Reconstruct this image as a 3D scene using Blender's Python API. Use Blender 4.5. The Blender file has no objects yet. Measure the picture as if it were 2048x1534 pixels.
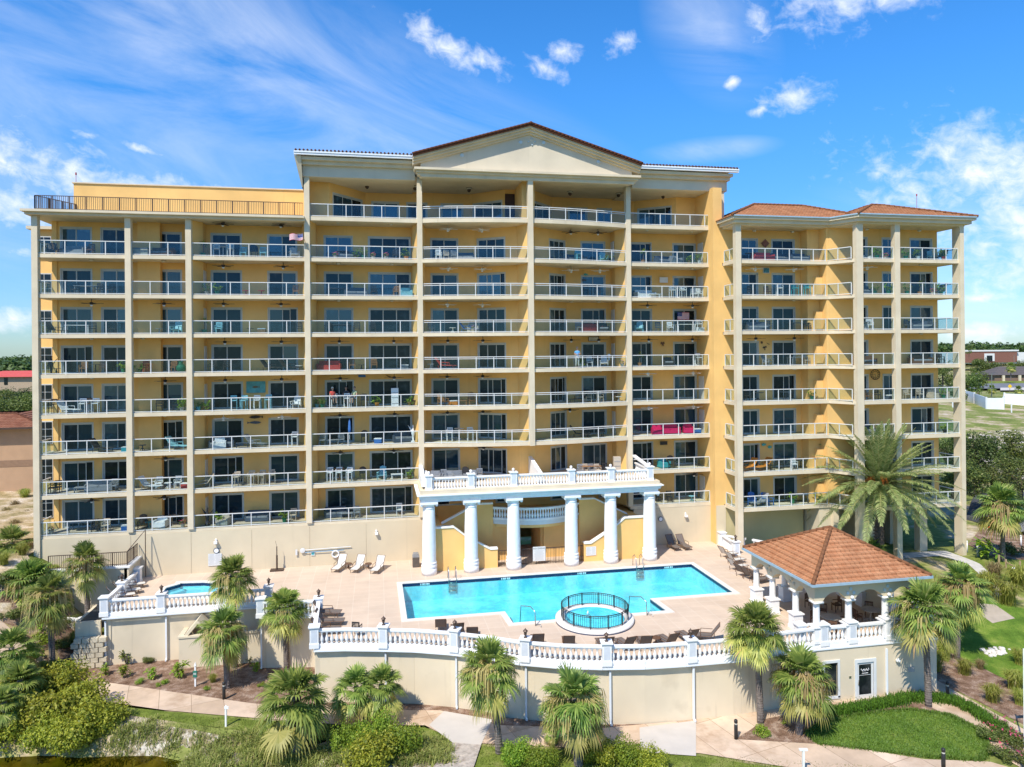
import bpy, math, random
from math import sin, cos, pi, radians, sqrt, atan2
from mathutils import Vector, Matrix
from mathutils.geometry import tessellate_polygon
random.seed(7)
C = bpy.context.scene.collection
SC = bpy.context.scene

# ------------------------------------------------------------------ camera
FPX, CX0, HY, ZC = 1419.0, 1024.0, 702.0, 20.7
YAW, ROLL = radians(10.7), 0.0085
CAMX, CAMY = -3.43, -59.19
cam = bpy.data.cameras.new('camera'); camo = bpy.data.objects.new('camera', cam); C.objects.link(camo)
cam.sensor_width = 36; cam.lens = 36*FPX/2048; cam.clip_end = 6000; cam.clip_start = 1
cam.shift_y = -(767-HY)/2048
camo.matrix_world = Matrix.Translation((CAMX, CAMY, ZC)) @ Matrix.Rotation(-YAW, 4, 'Z') @ Matrix.Rotation(pi/2, 4, 'X') @ Matrix.Rotation(-ROLL, 4, 'Z')
SC.camera = camo

def G(px, py, z=0.0):
    "ground position seen at a pixel of the photo, at height z"
    u = (px-CX0)/FPX; v = (HY-py)/FPX
    ut = u+ROLL*v; vt = v-ROLL*u
    D = (z-ZC)/vt
    X = ut*D
    return (CAMX+X*cos(YAW)+D*sin(YAW), CAMY-X*sin(YAW)+D*cos(YAW))
def depth(x, y): return (x-CAMX)*sin(YAW)+(y-CAMY)*cos(YAW)
def sx(px, Y, py=702):
    "x of the point seen at pixel column px on the plane y = Y"
    ut = (px-CX0)/FPX+ROLL*(HY-py)/FPX
    k = Y-CAMY
    D = k/(cos(YAW)-ut*sin(YAW))
    return CAMX+ut*D*cos(YAW)+D*sin(YAW)

# ------------------------------------------------------------------ light
SUN_AZ, SUN_EL = radians(30), radians(52)       # light travels towards az (from camera forward, to the right)
a = SUN_AZ+YAW
sd = Vector((sin(a)*cos(SUN_EL), cos(a)*cos(SUN_EL), -sin(SUN_EL)))
sun = bpy.data.lights.new('sun', 'SUN'); suno = bpy.data.objects.new('sun', sun); C.objects.link(suno)
sun.energy = 5.0; sun.angle = radians(0.5); sun.color = (1.0, 0.94, 0.84)
suno.rotation_euler = sd.to_track_quat('-Z', 'Y').to_euler()
SC.view_settings.view_transform = 'Standard'; SC.view_settings.look = 'None'
SC.view_settings.exposure = 0.20; SC.view_settings.gamma = 1

W = bpy.data.worlds.new('World'); SC.world = W; W.use_nodes = True
nt = W.node_tree; N = nt.nodes; L = nt.links; N.clear()
def mth(op, a=None, b=None, c=None, clamp=False):
    n = N.new('ShaderNodeMath'); n.operation = op; n.use_clamp = clamp
    for i, v in enumerate((a, b, c)):
        if v is None: continue
        if isinstance(v, (int, float)): n.inputs[i].default_value = v
        else: L.new(v, n.inputs[i])
    return n.outputs[0]
sky = N.new('ShaderNodeTexSky'); sky.sky_type = 'NISHITA'; sky.sun_disc = False
sky.sun_elevation = SUN_EL; sky.sun_rotation = pi+a; sky.air_density = 1.0; sky.dust_density = 0.25; sky.ozone_density = 3.0
hsv = N.new('ShaderNodeHueSaturation'); hsv.inputs["Saturation"].default_value = 1.3; hsv.inputs["Value"].default_value = 1.55
hsv.inputs['Hue'].default_value = 0.5
L.new(sky.outputs[0], hsv.inputs['Color'])
tc = N.new('ShaderNodeTexCoord'); sep = N.new('ShaderNodeSeparateXYZ'); L.new(tc.outputs['Generated'], sep.inputs[0])
# azimuth and elevation of the sky direction, in degrees
az = mth('MULTIPLY', mth('ARCTAN2', sep.outputs[0], sep.outputs[1]), 57.2958)
el = mth('MULTIPLY', mth('ARCSINE', sep.outputs[2]), 57.2958)
def azel(px, py):
    u = (px-CX0)/FPX; v = (HY-py)/FPX; ut = u+ROLL*v; vt = v-ROLL*u
    return math.degrees(YAW+math.atan(ut)), math.degrees(math.atan(vt*cos(math.atan(ut))))
def noise(scale, detail, rough, sxv, syv, rot=0.0, off=0.0, dist=0.0):
    cmb = N.new('ShaderNodeCombineXYZ'); L.new(az, cmb.inputs[0]); L.new(el, cmb.inputs[1]); cmb.inputs[2].default_value = off
    m = N.new('ShaderNodeMapping'); m.vector_type = 'TEXTURE'; m.inputs['Rotation'].default_value = (0, 0, rot); m.inputs['Scale'].default_value = (sxv, syv, 1)
    L.new(cmb.outputs[0], m.inputs[0])
    n = N.new('ShaderNodeTexNoise'); n.inputs['Scale'].default_value = scale; n.inputs['Detail'].default_value = detail
    n.inputs['Roughness'].default_value = rough; n.inputs['Distortion'].default_value = dist
    L.new(m.outputs[0], n.inputs['Vector']); return n.outputs['Fac']
def blob(px, py, rx, ry, rot, gain=1.0):
    "soft ellipse at a sky direction: radii in pixels of the photo"
    a0, e0 = azel(px, py); k = 1/24.8
    dx = mth('SUBTRACT', az, a0); dy = mth('SUBTRACT', el, e0); c, s = cos(rot), sin(rot)
    p = mth('DIVIDE', mth('ADD', mth('MULTIPLY', dx, c), mth('MULTIPLY', dy, s)), rx*k)
    q = mth('DIVIDE', mth('SUBTRACT', mth('MULTIPLY', dy, c), mth('MULTIPLY', dx, s)), ry*k)
    r = mth('SQRT', mth('ADD', mth('MULTIPLY', p, p), mth('MULTIPLY', q, q)))
    return mth('MULTIPLY', mth('SUBTRACT', 1.0, r), gain)
puff = noise(0.42, 9, 0.62, 1, 1, 0, 3.0, 0.4)
fine = noise(1.1, 6, 0.6, 1.6, 1, -0.3, 9.0, 0.6)
cum = None
for b in [(885, 92, 120, 34, -0.42), (950, 118, 60, 24, -0.1), (1093, 136, 52, 20, -0.55), (1125, 102, 40, 22, 0), (1240, 88, 36, 20, 0.4),
          (1590, 188, 62, 32, 0.1), (1512, 34, 40, 26, -0.6), (1745, -8, 210, 48, 0.02), (1465, 165, 20, 12, 0), (1515, 222, 24, 10, 0.2),
          (1980, 345, 230, 100, -0.1), (1900, 300, 130, 50, 0.1), (2060, 470, 190, 170, 0.2), (1965, 595, 60, 18, 0), (1985, 490, 70, 22, 0), (1935, 665, 120, 34, 0),
          (120, 355, 330, 75, -0.22), (20, 330, 210, 95, -0.2), (30, 410, 180, 70, 0.1), (300, 378, 260, 40, -0.1), (40, 505, 24, 12, 0), (20, 640, 50, 22, 0), (180, 270, 30, 8, -0.1), (290, 300, 60, 10, -0.2)]:
    m = blob(*b); cum = m if cum is None else mth('MAXIMUM', cum, m)
cum = mth('ADD', cum, mth('MULTIPLY', mth('SUBTRACT', puff, 0.56), 2.6))
cum = mth('ADD', cum, mth('MULTIPLY', mth('SUBTRACT', fine, 0.5), 1.9))
cum = mth('POWER', mth('MULTIPLY', mth('ADD', cum, 0.16), 0.72, clamp=True), 1.35)
cir = noise(0.15, 9, 0.62, 4.2, 1.1, -0.30, 1.0, 1.6)
cm = mth('MAXIMUM', mth('MAXIMUM', blob(560, 150, 900, 210, -0.36), blob(0, 250, 760, 300, 0)), mth('MAXIMUM', mth('MAXIMUM', blob(1420, 60, 110, 170, 0.7, 0.8), blob(1420, 300, 140, 26, 0.0, .9)), blob(1980, 560, 420, 260, 0, 0.9)))
cirm = mth('MULTIPLY', mth('MULTIPLY', mth('SUBTRACT', cir, 0.33), 2.0, clamp=True), mth('MULTIPLY', cm, 1.5, clamp=True))
cirm = mth('MULTIPLY', cirm, 0.50)
fac = mth('MAXIMUM', mth('MULTIPLY', cum, 0.93), cirm)
fac = mth('MULTIPLY', fac, mth('GREATER_THAN', el, -1.0))
# cloud brightness: thick parts a little greyer
thick = noise(0.25, 5, 0.5, 1, 1, 0.1, 17.0)
cc = N.new('ShaderNodeMixRGB'); cc.inputs[1].default_value = (9.6, 10.0, 10.6, 1); cc.inputs[2].default_value = (7.2, 8.3, 9.8, 1)
L.new(mth('MULTIPLY', mth('SUBTRACT', thick, 0.4), 2.0, clamp=True), cc.inputs[0])
# pale band low down is held back a little, as a clear washed sky shows it
hz = N.new('ShaderNodeMapRange'); hz.inputs['From Min'].default_value = 0; hz.inputs['From Max'].default_value = 22; hz.interpolation_type = 'SMOOTHSTEP'; L.new(el, hz.inputs[0])
tn = N.new('ShaderNodeMixRGB'); tn.inputs[1].default_value = (.46, .64, .90, 1); tn.inputs[2].default_value = (.78, 1.10, 1.30, 1); L.new(hz.outputs[0], tn.inputs[0])
mu = N.new('ShaderNodeMixRGB'); mu.blend_type = 'MULTIPLY'; mu.inputs[0].default_value = 1; L.new(hsv.outputs[0], mu.inputs[1]); L.new(tn.outputs[0], mu.inputs[2])
mx = N.new('ShaderNodeMixRGB'); L.new(fac, mx.inputs[0]); L.new(mu.outputs[0], mx.inputs[1]); L.new(cc.outputs[0], mx.inputs[2])
bg = N.new('ShaderNodeBackground'); bg.inputs[1].default_value = 0.10; L.new(mx.outputs[0], bg.inputs[0])
wo = N.new('ShaderNodeOutputWorld'); L.new(bg.outputs[0], wo.inputs[0])

# ------------------------------------------------------------------ materials
MATS = {}
def newmat(name):
    m = bpy.data.materials.new(name); m.use_nodes = True; m.node_tree.nodes.clear(); return m
def mat(name, col, rough=0.7, var=0.08, scale=3.0, bump=0.0, bscale=60.0, metal=0.0, spec=0.4, stain=None, streak=0.0, trans=0.0, coord='Object'):
    "plain procedural surface: base colour with noise variation, optional stains, bump"
    if name in MATS: return MATS[name]
    m = newmat(name); n = m.node_tree.nodes; l = m.node_tree.links
    p = n.new('ShaderNodeBsdfPrincipled'); o = n.new('ShaderNodeOutputMaterial')
    p.inputs['Roughness'].default_value = rough; p.inputs['Metallic'].default_value = metal; p.inputs['Specular IOR Level'].default_value = spec
    t = n.new('ShaderNodeTexCoord'); out = t.outputs[coord]
    def nz(sc, det=4, vec=None, mp=None):
        x = n.new('ShaderNodeTexNoise'); x.inputs['Scale'].default_value = sc; x.inputs['Detail'].default_value = det
        v = vec or out
        if mp:
            q = n.new('ShaderNodeMapping'); q.inputs['Scale'].default_value = mp; l.new(v, q.inputs[0]); v = q.outputs[0]
        l.new(v, x.inputs['Vector']); return x.outputs['Fac']
    def mix(a, b, f, lo=0.3, hi=0.7):
        r = n.new('ShaderNodeMapRange'); r.inputs['From Min'].default_value = lo; r.inputs['From Max'].default_value = hi; l.new(f, r.inputs[0])
        x = n.new('ShaderNodeMixRGB'); l.new(r.outputs[0], x.inputs[0])
        for i, v in ((1, a), (2, b)):
            if isinstance(v, tuple): x.inputs[i].default_value = (*v, 1)
            else: l.new(v, x.inputs[i])
        return x.outputs[0]
    lo = tuple(max(0, c*(1-var)) for c in col); hi = tuple(min(1, c*(1+var)) for c in col)
    c = mix(lo, hi, nz(scale))
    if stain: c = mix(c, stain[0], nz(stain[1], 6), stain[2], stain[2]+stain[3])
    if streak: c = mix(c, tuple(x*0.62 for x in col), nz(1.0, 5, None, (2.2, 2.2, 0.12)), 0.62, 0.62+0.5/streak)
    l.new(c, p.inputs['Base Color'])
    if bump:
        b = n.new('ShaderNodeBump'); b.inputs['Strength'].default_value = bump; b.inputs['Distance'].default_value = 0.02
        l.new(nz(bscale, 3), b.inputs['Height']); l.new(b.outputs[0], p.inputs['Normal'])
    if trans:
        tr = n.new('ShaderNodeBsdfTranslucent'); l.new(c, tr.inputs['Color'])
        ms = n.new('ShaderNodeMixShader'); ms.inputs[0].default_value = trans; l.new(p.outputs[0], ms.inputs[1]); l.new(tr.outputs[0], ms.inputs[2]); l.new(ms.outputs[0], o.inputs[0])
    else: l.new(p.outputs[0], o.inputs[0])
    MATS[name] = m; return m
def leafmat(name, c1, c2, trans=0.3, c3=None, rough=0.5):
    "foliage: colour varies leaf by leaf (random per island) and in clumps"
    if name in MATS: return MATS[name]
    m = newmat(name); n = m.node_tree.nodes; l = m.node_tree.links
    g = n.new('ShaderNodeNewGeometry'); cr = n.new('ShaderNodeValToRGB')
    cr.color_ramp.elements[0].color = (*c1, 1); cr.color_ramp.elements[1].color = (*c2, 1)
    if c3:
        e = cr.color_ramp.elements.new(0.93); e.color = (*c2, 1); cr.color_ramp.elements[-1].color = (*c3, 1)
    l.new(g.outputs['Random Per Island'], cr.inputs[0])
    oi = n.new('ShaderNodeObjectInfo'); hs = n.new('ShaderNodeHueSaturation')
    mr = n.new('ShaderNodeMapRange'); mr.inputs['To Min'].default_value = 0.8; mr.inputs['To Max'].default_value = 1.2; l.new(oi.outputs['Random'], mr.inputs[0]); l.new(mr.outputs[0], hs.inputs['Value'])
    mr2 = n.new('ShaderNodeMapRange'); mr2.inputs['To Min'].default_value = 0.485; mr2.inputs['To Max'].default_value = 0.515; l.new(oi.outputs['Random'], mr2.inputs[0]); l.new(mr2.outputs[0], hs.inputs['Hue'])
    l.new(cr.outputs[0], hs.inputs['Color'])
    p = n.new('ShaderNodeBsdfPrincipled'); p.inputs['Roughness'].default_value = rough; p.inputs['Specular IOR Level'].default_value = 0.35; l.new(hs.outputs[0], p.inputs['Base Color'])
    tr = n.new('ShaderNodeBsdfTranslucent'); l.new(hs.outputs[0], tr.inputs['Color'])
    ms = n.new('ShaderNodeMixShader'); ms.inputs[0].default_value = trans; l.new(p.outputs[0], ms.inputs[1]); l.new(tr.outputs[0], ms.inputs[2])
    o = n.new('ShaderNodeOutputMaterial'); l.new(ms.outputs[0], o.inputs[0]); MATS[name] = m; return m
def glassmat(name, tint, refl, rough=0.02, gcol=(1, 1, 1)):
    "thin clear sheet: light passes tinted, plus a mirror reflection stronger at grazing angles"
    m = newmat(name); n = m.node_tree.nodes; l = m.node_tree.links
    t = n.new('ShaderNodeBsdfTransparent'); t.inputs[0].default_value = (*tint, 1)
    g = n.new('ShaderNodeBsdfGlossy'); g.inputs['Roughness'].default_value = rough; g.inputs[0].default_value = (*gcol, 1)
    f = n.new('ShaderNodeLayerWeight'); f.inputs[0].default_value = 0.5; pw = n.new('ShaderNodeMath'); pw.operation = 'POWER'; pw.inputs[1].default_value = 3.5; l.new(f.outputs['Facing'], pw.inputs[0])
    ad = n.new('ShaderNodeMath'); ad.operation = 'MULTIPLY_ADD'; ad.inputs[1].default_value = 0.8; ad.inputs[2].default_value = refl; ad.use_clamp = True; l.new(pw.outputs[0], ad.inputs[0])
    ms = n.new('ShaderNodeMixShader'); l.new(ad.outputs[0], ms.inputs[0]); l.new(t.outputs[0], ms.inputs[1]); l.new(g.outputs[0], ms.inputs[2])
    o = n.new('ShaderNodeOutputMaterial'); l.new(ms.outputs[0], o.inputs[0]); MATS[name] = m; return m

YEL = mat('yellow_stucco', (0.80, 0.49, 0.17), 0.85, 0.09, 0.5, 0.25, 45, streak=0.9)
TAN = mat('cream_concrete', (0.66, 0.56, 0.395), 0.8, 0.09, 0.7, 0.2, 40, streak=1.3)
BASE = mat('beige_stucco', (0.62, 0.52, 0.355), 0.85, 0.05, 0.5, 0.3, 40, streak=0.7)
WALLB = mat('pale_beige_stucco', (0.68, 0.575, 0.41), 0.85, 0.08, 0.35, 0.3, 40, streak=1.8, stain=((.50, .41, .28), .45, .56, .22))
GREYB = mat('taupe_stucco', (0.64, 0.555, 0.41), 0.85, 0.06, 0.6, 0.25, 40, streak=0.6)
WHT = mat('white_paint', (0.80, 0.79, 0.765), 0.55, 0.05, 2.5, 0.1, 50, streak=0.8)
WMET = mat('white_metal', (0.66, 0.655, 0.625), 0.4, 0.03, 2)
DFRAME = mat('door_frame', (0.52, 0.53, 0.50), 0.45, 0.03, 2)
DOORW = mat('white_door', (0.62, 0.58, 0.52), 0.6, 0.04, 2)
GUT = mat('white_gutter', (0.75, 0.78, 0.80), 0.4, 0.03, 2)
TRIMB = mat('pale_trim', (0.66, 0.67, 0.65), 0.6, 0.04, 2)
BLK = mat('black_metal', (0.022, 0.022, 0.022), 0.45, 0.2, 5)
BRZ = mat('bronze_metal', (0.085, 0.055, 0.04), 0.5, 0.2, 8, metal=0.3)
STEEL = mat('steel', (0.45, 0.45, 0.43), 0.25, 0.05, 5, metal=0.9)
SLABF = mat('balcony_floor', (0.56, 0.46, 0.33), 0.7, 0.08, 1.5)
FLOORS = [SLABF]
# ------------------------------------------------------------------ special materials
def panemat(name, base, curtain=None, refl=0.30):  # opaque pane: dark base is painted for the unlit room behind
    m = newmat(name); n = m.node_tree.nodes; l = m.node_tree.links
    d = n.new('ShaderNodeBsdfDiffuse'); t = n.new('ShaderNodeTexCoord')
    if curtain:
        w = n.new('ShaderNodeTexWave'); w.wave_type = 'BANDS'; w.bands_direction = 'X'; w.inputs['Scale'].default_value = 3.2; w.inputs['Distortion'].default_value = 1.5; w.inputs['Detail'].default_value = 1
        l.new(t.outputs['Object'], w.inputs[0]); x = n.new('ShaderNodeMixRGB'); x.inputs[1].default_value = (*[c*0.55 for c in curtain], 1); x.inputs[2].default_value = (*curtain, 1)
        l.new(w.outputs[0], x.inputs[0]); l.new(x.outputs[0], d.inputs[0])
    else:
        z = n.new('ShaderNodeTexNoise'); z.inputs['Scale'].default_value = 1.1; z.inputs['Detail'].default_value = 5; l.new(t.outputs['Object'], z.inputs['Vector'])
        r = n.new('ShaderNodeMapRange'); r.inputs['From Min'].default_value = 0.52; r.inputs['From Max'].default_value = 0.75; l.new(z.outputs[0], r.inputs[0])
        x = n.new('ShaderNodeMixRGB'); x.inputs[1].default_value = (*base, 1); x.inputs[2].default_value = (base[0]*4+.01, base[1]*3.4+.01, base[2]*3+.01, 1)
        l.new(r.outputs[0], x.inputs[0]); l.new(x.outputs[0], d.inputs[0])
    g = n.new('ShaderNodeBsdfGlossy'); g.inputs[0].default_value = (0.62, 0.86, 1, 1); g.inputs['Roughness'].default_value = 0.02  # reflection tinted blue to strengthen the mirrored sky
    b = n.new('ShaderNodeBump'); b.inputs['Strength'].default_value = 0.05; nz = n.new('ShaderNodeTexNoise'); nz.inputs['Scale'].default_value = 0.9; l.new(t.outputs['Object'], nz.inputs['Vector']); l.new(nz.outputs[0], b.inputs['Height']); l.new(b.outputs[0], g.inputs['Normal'])
    f = n.new('ShaderNodeLayerWeight'); f.inputs[0].default_value = refl
    ms = n.new('ShaderNodeMixShader'); l.new(f.outputs['Fresnel'], ms.inputs[0]); l.new(d.outputs[0], ms.inputs[1]); l.new(g.outputs[0], ms.inputs[2])
    o = n.new('ShaderNodeOutputMaterial'); l.new(ms.outputs[0], o.inputs[0]); return m
PANES = [panemat('dark_door_glass', (0.010, 0.013, 0.015)), panemat('curtained_door_glass', (0, 0, 0), (0.025, 0.055, 0.07)),
         panemat('dim_door_glass', (0.012, 0.022, 0.03)), panemat('sky_tinted_door_glass', (0.010, 0.035, 0.06), None, 0.46), panemat('sheer_door_glass', (0, 0, 0), (0.05, 0.085, 0.09), 0.38)]  # bluish pane and curtain colours paint in sky reflection
RGLASS = glassmat('railing_glass', (0.80, 0.88, 0.905), 0.025, 0.02, (.75, .92, 1))

def tilemat(name, c1, c2, along, size=0.3):
    "clay roof tiles: barrel ridges running down the slope, colour changing tile by tile"
    m = newmat(name); n = m.node_tree.nodes; l = m.node_tree.links
    uv = n.new('ShaderNodeUVMap'); uv.uv_map = 'UVMap'
    p = n.new('ShaderNodeBsdfPrincipled'); p.inputs['Roughness'].default_value = 0.85; p.inputs['Specular IOR Level'].default_value = 0.2
    br = n.new('ShaderNodeTexBrick'); br.inputs['Scale'].default_value = 1; br.offset = 0.0; br.inputs['Brick Width'].default_value = size; br.inputs['Row Height'].default_value = 0.42
    br.inputs['Color1'].default_value = (*c1, 1); br.inputs['Color2'].default_value = (*c2, 1); br.inputs['Mortar'].default_value = (*[c*0.4 for c in c1], 1); br.inputs['Mortar Size'].default_value = 0.012; br.inputs['Bias'].default_value = -0.1
    l.new(uv.outputs[0], br.inputs['Vector'])
    z = n.new('ShaderNodeTexNoise'); z.inputs['Scale'].default_value = 0.8; z.inputs['Detail'].default_value = 6; l.new(uv.outputs[0], z.inputs['Vector'])
    mr = n.new('ShaderNodeMapRange'); mr.inputs['To Min'].default_value = 0.75; mr.inputs['To Max'].default_value = 1.25; l.new(z.outputs[0], mr.inputs[0])
    hs = n.new('ShaderNodeHueSaturation'); l.new(mr.outputs[0], hs.inputs['Value']); l.new(br.outputs[0], hs.inputs['Color']); l.new(hs.outputs[0], p.inputs['Base Color'])
    w = n.new('ShaderNodeTexWave'); w.bands_direction = 'X'; w.inputs['Scale'].default_value = pi/size/ (2*pi) * 2; l.new(uv.outputs[0], w.inputs[0])
    b = n.new('ShaderNodeBump'); b.inputs['Strength'].default_value = 0.7; b.inputs['Distance'].default_value = 0.05; l.new(w.outputs[0], b.inputs['Height']); l.new(b.outputs[0], p.inputs['Normal'])
    o = n.new('ShaderNodeOutputMaterial'); l.new(p.outputs[0], o.inputs[0]); return m
TILE = tilemat('clay_tiles', (0.49, 0.215, 0.10), (0.59, 0.29, 0.145), 'x')
TILED = tilemat('brown_clay_tiles', (0.26, 0.10, 0.055), (0.36, 0.16, 0.09), 'x')

def pavermat(name, c1, c2, mortar, w, h, ms, rot=0.0, offset=0.5, var=0.12, stain=None):
    m = newmat(name); n = m.node_tree.nodes; l = m.node_tree.links
    t = n.new('ShaderNodeTexCoord'); mp = n.new('ShaderNodeMapping'); mp.inputs['Rotation'].default_value = (0, 0, rot); l.new(t.outputs['Object'], mp.inputs[0])
    br = n.new('ShaderNodeTexBrick'); br.inputs['Scale'].default_value = 1; br.offset = offset; br.inputs['Brick Width'].default_value = w; br.inputs['Row Height'].default_value = h
    for k, v in (('Color1', c1), ('Color2', c2), ('Mortar', mortar)): br.inputs[k].default_value = (*v, 1)
    br.inputs['Mortar Size'].default_value = ms; br.inputs['Mortar Smooth'].default_value = 0.3; l.new(mp.outputs[0], br.inputs['Vector'])
    z = n.new('ShaderNodeTexNoise'); z.inputs['Scale'].default_value = 0.5; z.inputs['Detail'].default_value = 8; z.inputs['Roughness'].default_value = 0.65; l.new(t.outputs['Object'], z.inputs['Vector'])
    mr = n.new('ShaderNodeMapRange'); mr.inputs['From Min'].default_value = 0.3; mr.inputs['From Max'].default_value = 0.7; mr.inputs['To Min'].default_value = 1-var; mr.inputs['To Max'].default_value = 1+var; l.new(z.outputs[0], mr.inputs[0])
    hs = n.new('ShaderNodeHueSaturation'); l.new(mr.outputs[0], hs.inputs['Value']); l.new(br.outputs[0], hs.inputs['Color'])
    c = hs.outputs[0]
    if stain:
        z2 = n.new('ShaderNodeTexNoise'); z2.inputs['Scale'].default_value = 0.35; z2.inputs['Detail'].default_value = 9; z2.inputs['Roughness'].default_value = 0.7; l.new(t.outputs['Object'], z2.inputs['Vector'])
        r2 = n.new('ShaderNodeMapRange'); r2.inputs['From Min'].default_value = 0.5; r2.inputs['From Max'].default_value = 0.68; r2.inputs['To Max'].default_value = 0.7; l.new(z2.outputs[0], r2.inputs[0])
        x = n.new('ShaderNodeMixRGB'); x.inputs[2].default_value = (*stain, 1); l.new(r2.outputs[0], x.inputs[0]); l.new(c, x.inputs[1]); c = x.outputs[0]
    p = n.new('ShaderNodeBsdfPrincipled'); p.inputs['Roughness'].default_value = 0.8; l.new(c, p.inputs['Base Color'])
    b = n.new('ShaderNodeBump'); b.inputs['Strength'].default_value = 0.2; b.inputs['Distance'].default_value = 0.01; zz = n.new('ShaderNodeTexNoise'); zz.inputs['Scale'].default_value = 30; l.new(t.outputs['Object'], zz.inputs['Vector']); l.new(zz.outputs[0], b.inputs['Height']); l.new(b.outputs[0], p.inputs['Normal'])
    o = n.new('ShaderNodeOutputMaterial'); l.new(p.outputs[0], o.inputs[0]); return m

def groundmat(name, stops, scale=1.0, detail=10, bump=0.5, fine=25.0, finev=0.35):
    "natural ground: colour ramp over noise, with finer speckle"
    m = newmat(name); n = m.node_tree.nodes; l = m.node_tree.links
    t = n.new('ShaderNodeTexCoord'); z = n.new('ShaderNodeTexNoise'); z.inputs['Scale'].default_value = scale; z.inputs['Detail'].default_value = detail; z.inputs['Roughness'].default_value = 0.65
    l.new(t.outputs['Object'], z.inputs['Vector']); cr = n.new('ShaderNodeValToRGB'); e = cr.color_ramp.elements
    e[0].position, e[0].color = stops[0][0], (*stops[0][1], 1); e[1].position, e[1].color = stops[-1][0], (*stops[-1][1], 1)
    for s, c in stops[1:-1]: x = e.new(s); x.color = (*c, 1)
    l.new(z.outputs[0], cr.inputs[0])
    f = n.new('ShaderNodeTexNoise'); f.inputs['Scale'].default_value = fine; f.inputs['Detail'].default_value = 4; l.new(t.outputs['Object'], f.inputs['Vector'])
    mr = n.new('ShaderNodeMapRange'); mr.inputs['From Min'].default_value = 0.3; mr.inputs['From Max'].default_value = 0.7; mr.inputs['To Min'].default_value = 1-finev; mr.inputs['To Max'].default_value = 1+finev; l.new(f.outputs[0], mr.inputs[0])
    hs = n.new('ShaderNodeHueSaturation'); l.new(mr.outputs[0], hs.inputs['Value']); l.new(cr.outputs[0], hs.inputs['Color'])
    p = n.new('ShaderNodeBsdfPrincipled'); p.inputs['Roughness'].default_value = 0.95; p.inputs['Specular IOR Level'].default_value = 0.15; l.new(hs.outputs[0], p.inputs['Base Color'])
    b = n.new('ShaderNodeBump'); b.inputs['Strength'].default_value = bump; b.inputs['Distance'].default_value = 0.05; l.new(f.outputs[0], b.inputs['Height']); l.new(b.outputs[0], p.inputs['Normal'])
    o = n.new('ShaderNodeOutputMaterial'); l.new(p.outputs[0], o.inputs[0]); return m

def watermat(name, tint, ripple, strength, refl=0.12, rough=0.03):
    m = newmat(name); n = m.node_tree.nodes; l = m.node_tree.links
    t = n.new('ShaderNodeTexCoord'); z = n.new('ShaderNodeTexNoise'); z.inputs['Scale'].default_value = ripple; z.inputs['Detail'].default_value = 3; z.inputs['Distortion'].default_value = 1.2; l.new(t.outputs['Object'], z.inputs['Vector'])
    b = n.new('ShaderNodeBump'); b.inputs['Strength'].default_value = strength; b.inputs['Distance'].default_value = 0.06; l.new(z.outputs[0], b.inputs['Height'])
    tr = n.new('ShaderNodeBsdfTransparent'); tr.inputs[0].default_value = (*tint, 1)
    rf = n.new('ShaderNodeBsdfRefraction'); rf.inputs[0].default_value = (*tint, 1); rf.inputs['IOR'].default_value = 1.12; rf.inputs['Roughness'].default_value = 0.0; l.new(b.outputs[0], rf.inputs['Normal'])
    g = n.new('ShaderNodeBsdfGlossy'); g.inputs['Roughness'].default_value = rough; l.new(b.outputs[0], g.inputs['Normal'])
    f = n.new('ShaderNodeLayerWeight'); f.inputs[0].default_value = refl; l.new(b.outputs[0], f.inputs['Normal'])
    ms = n.new('ShaderNodeMixShader'); l.new(f.outputs['Fresnel'], ms.inputs[0]); l.new(tr.outputs[0], ms.inputs[1]); l.new(g.outputs[0], ms.inputs[2])
    o = n.new('ShaderNodeOutputMaterial'); l.new(ms.outputs[0], o.inputs[0]); n.remove(rf); return m

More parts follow.
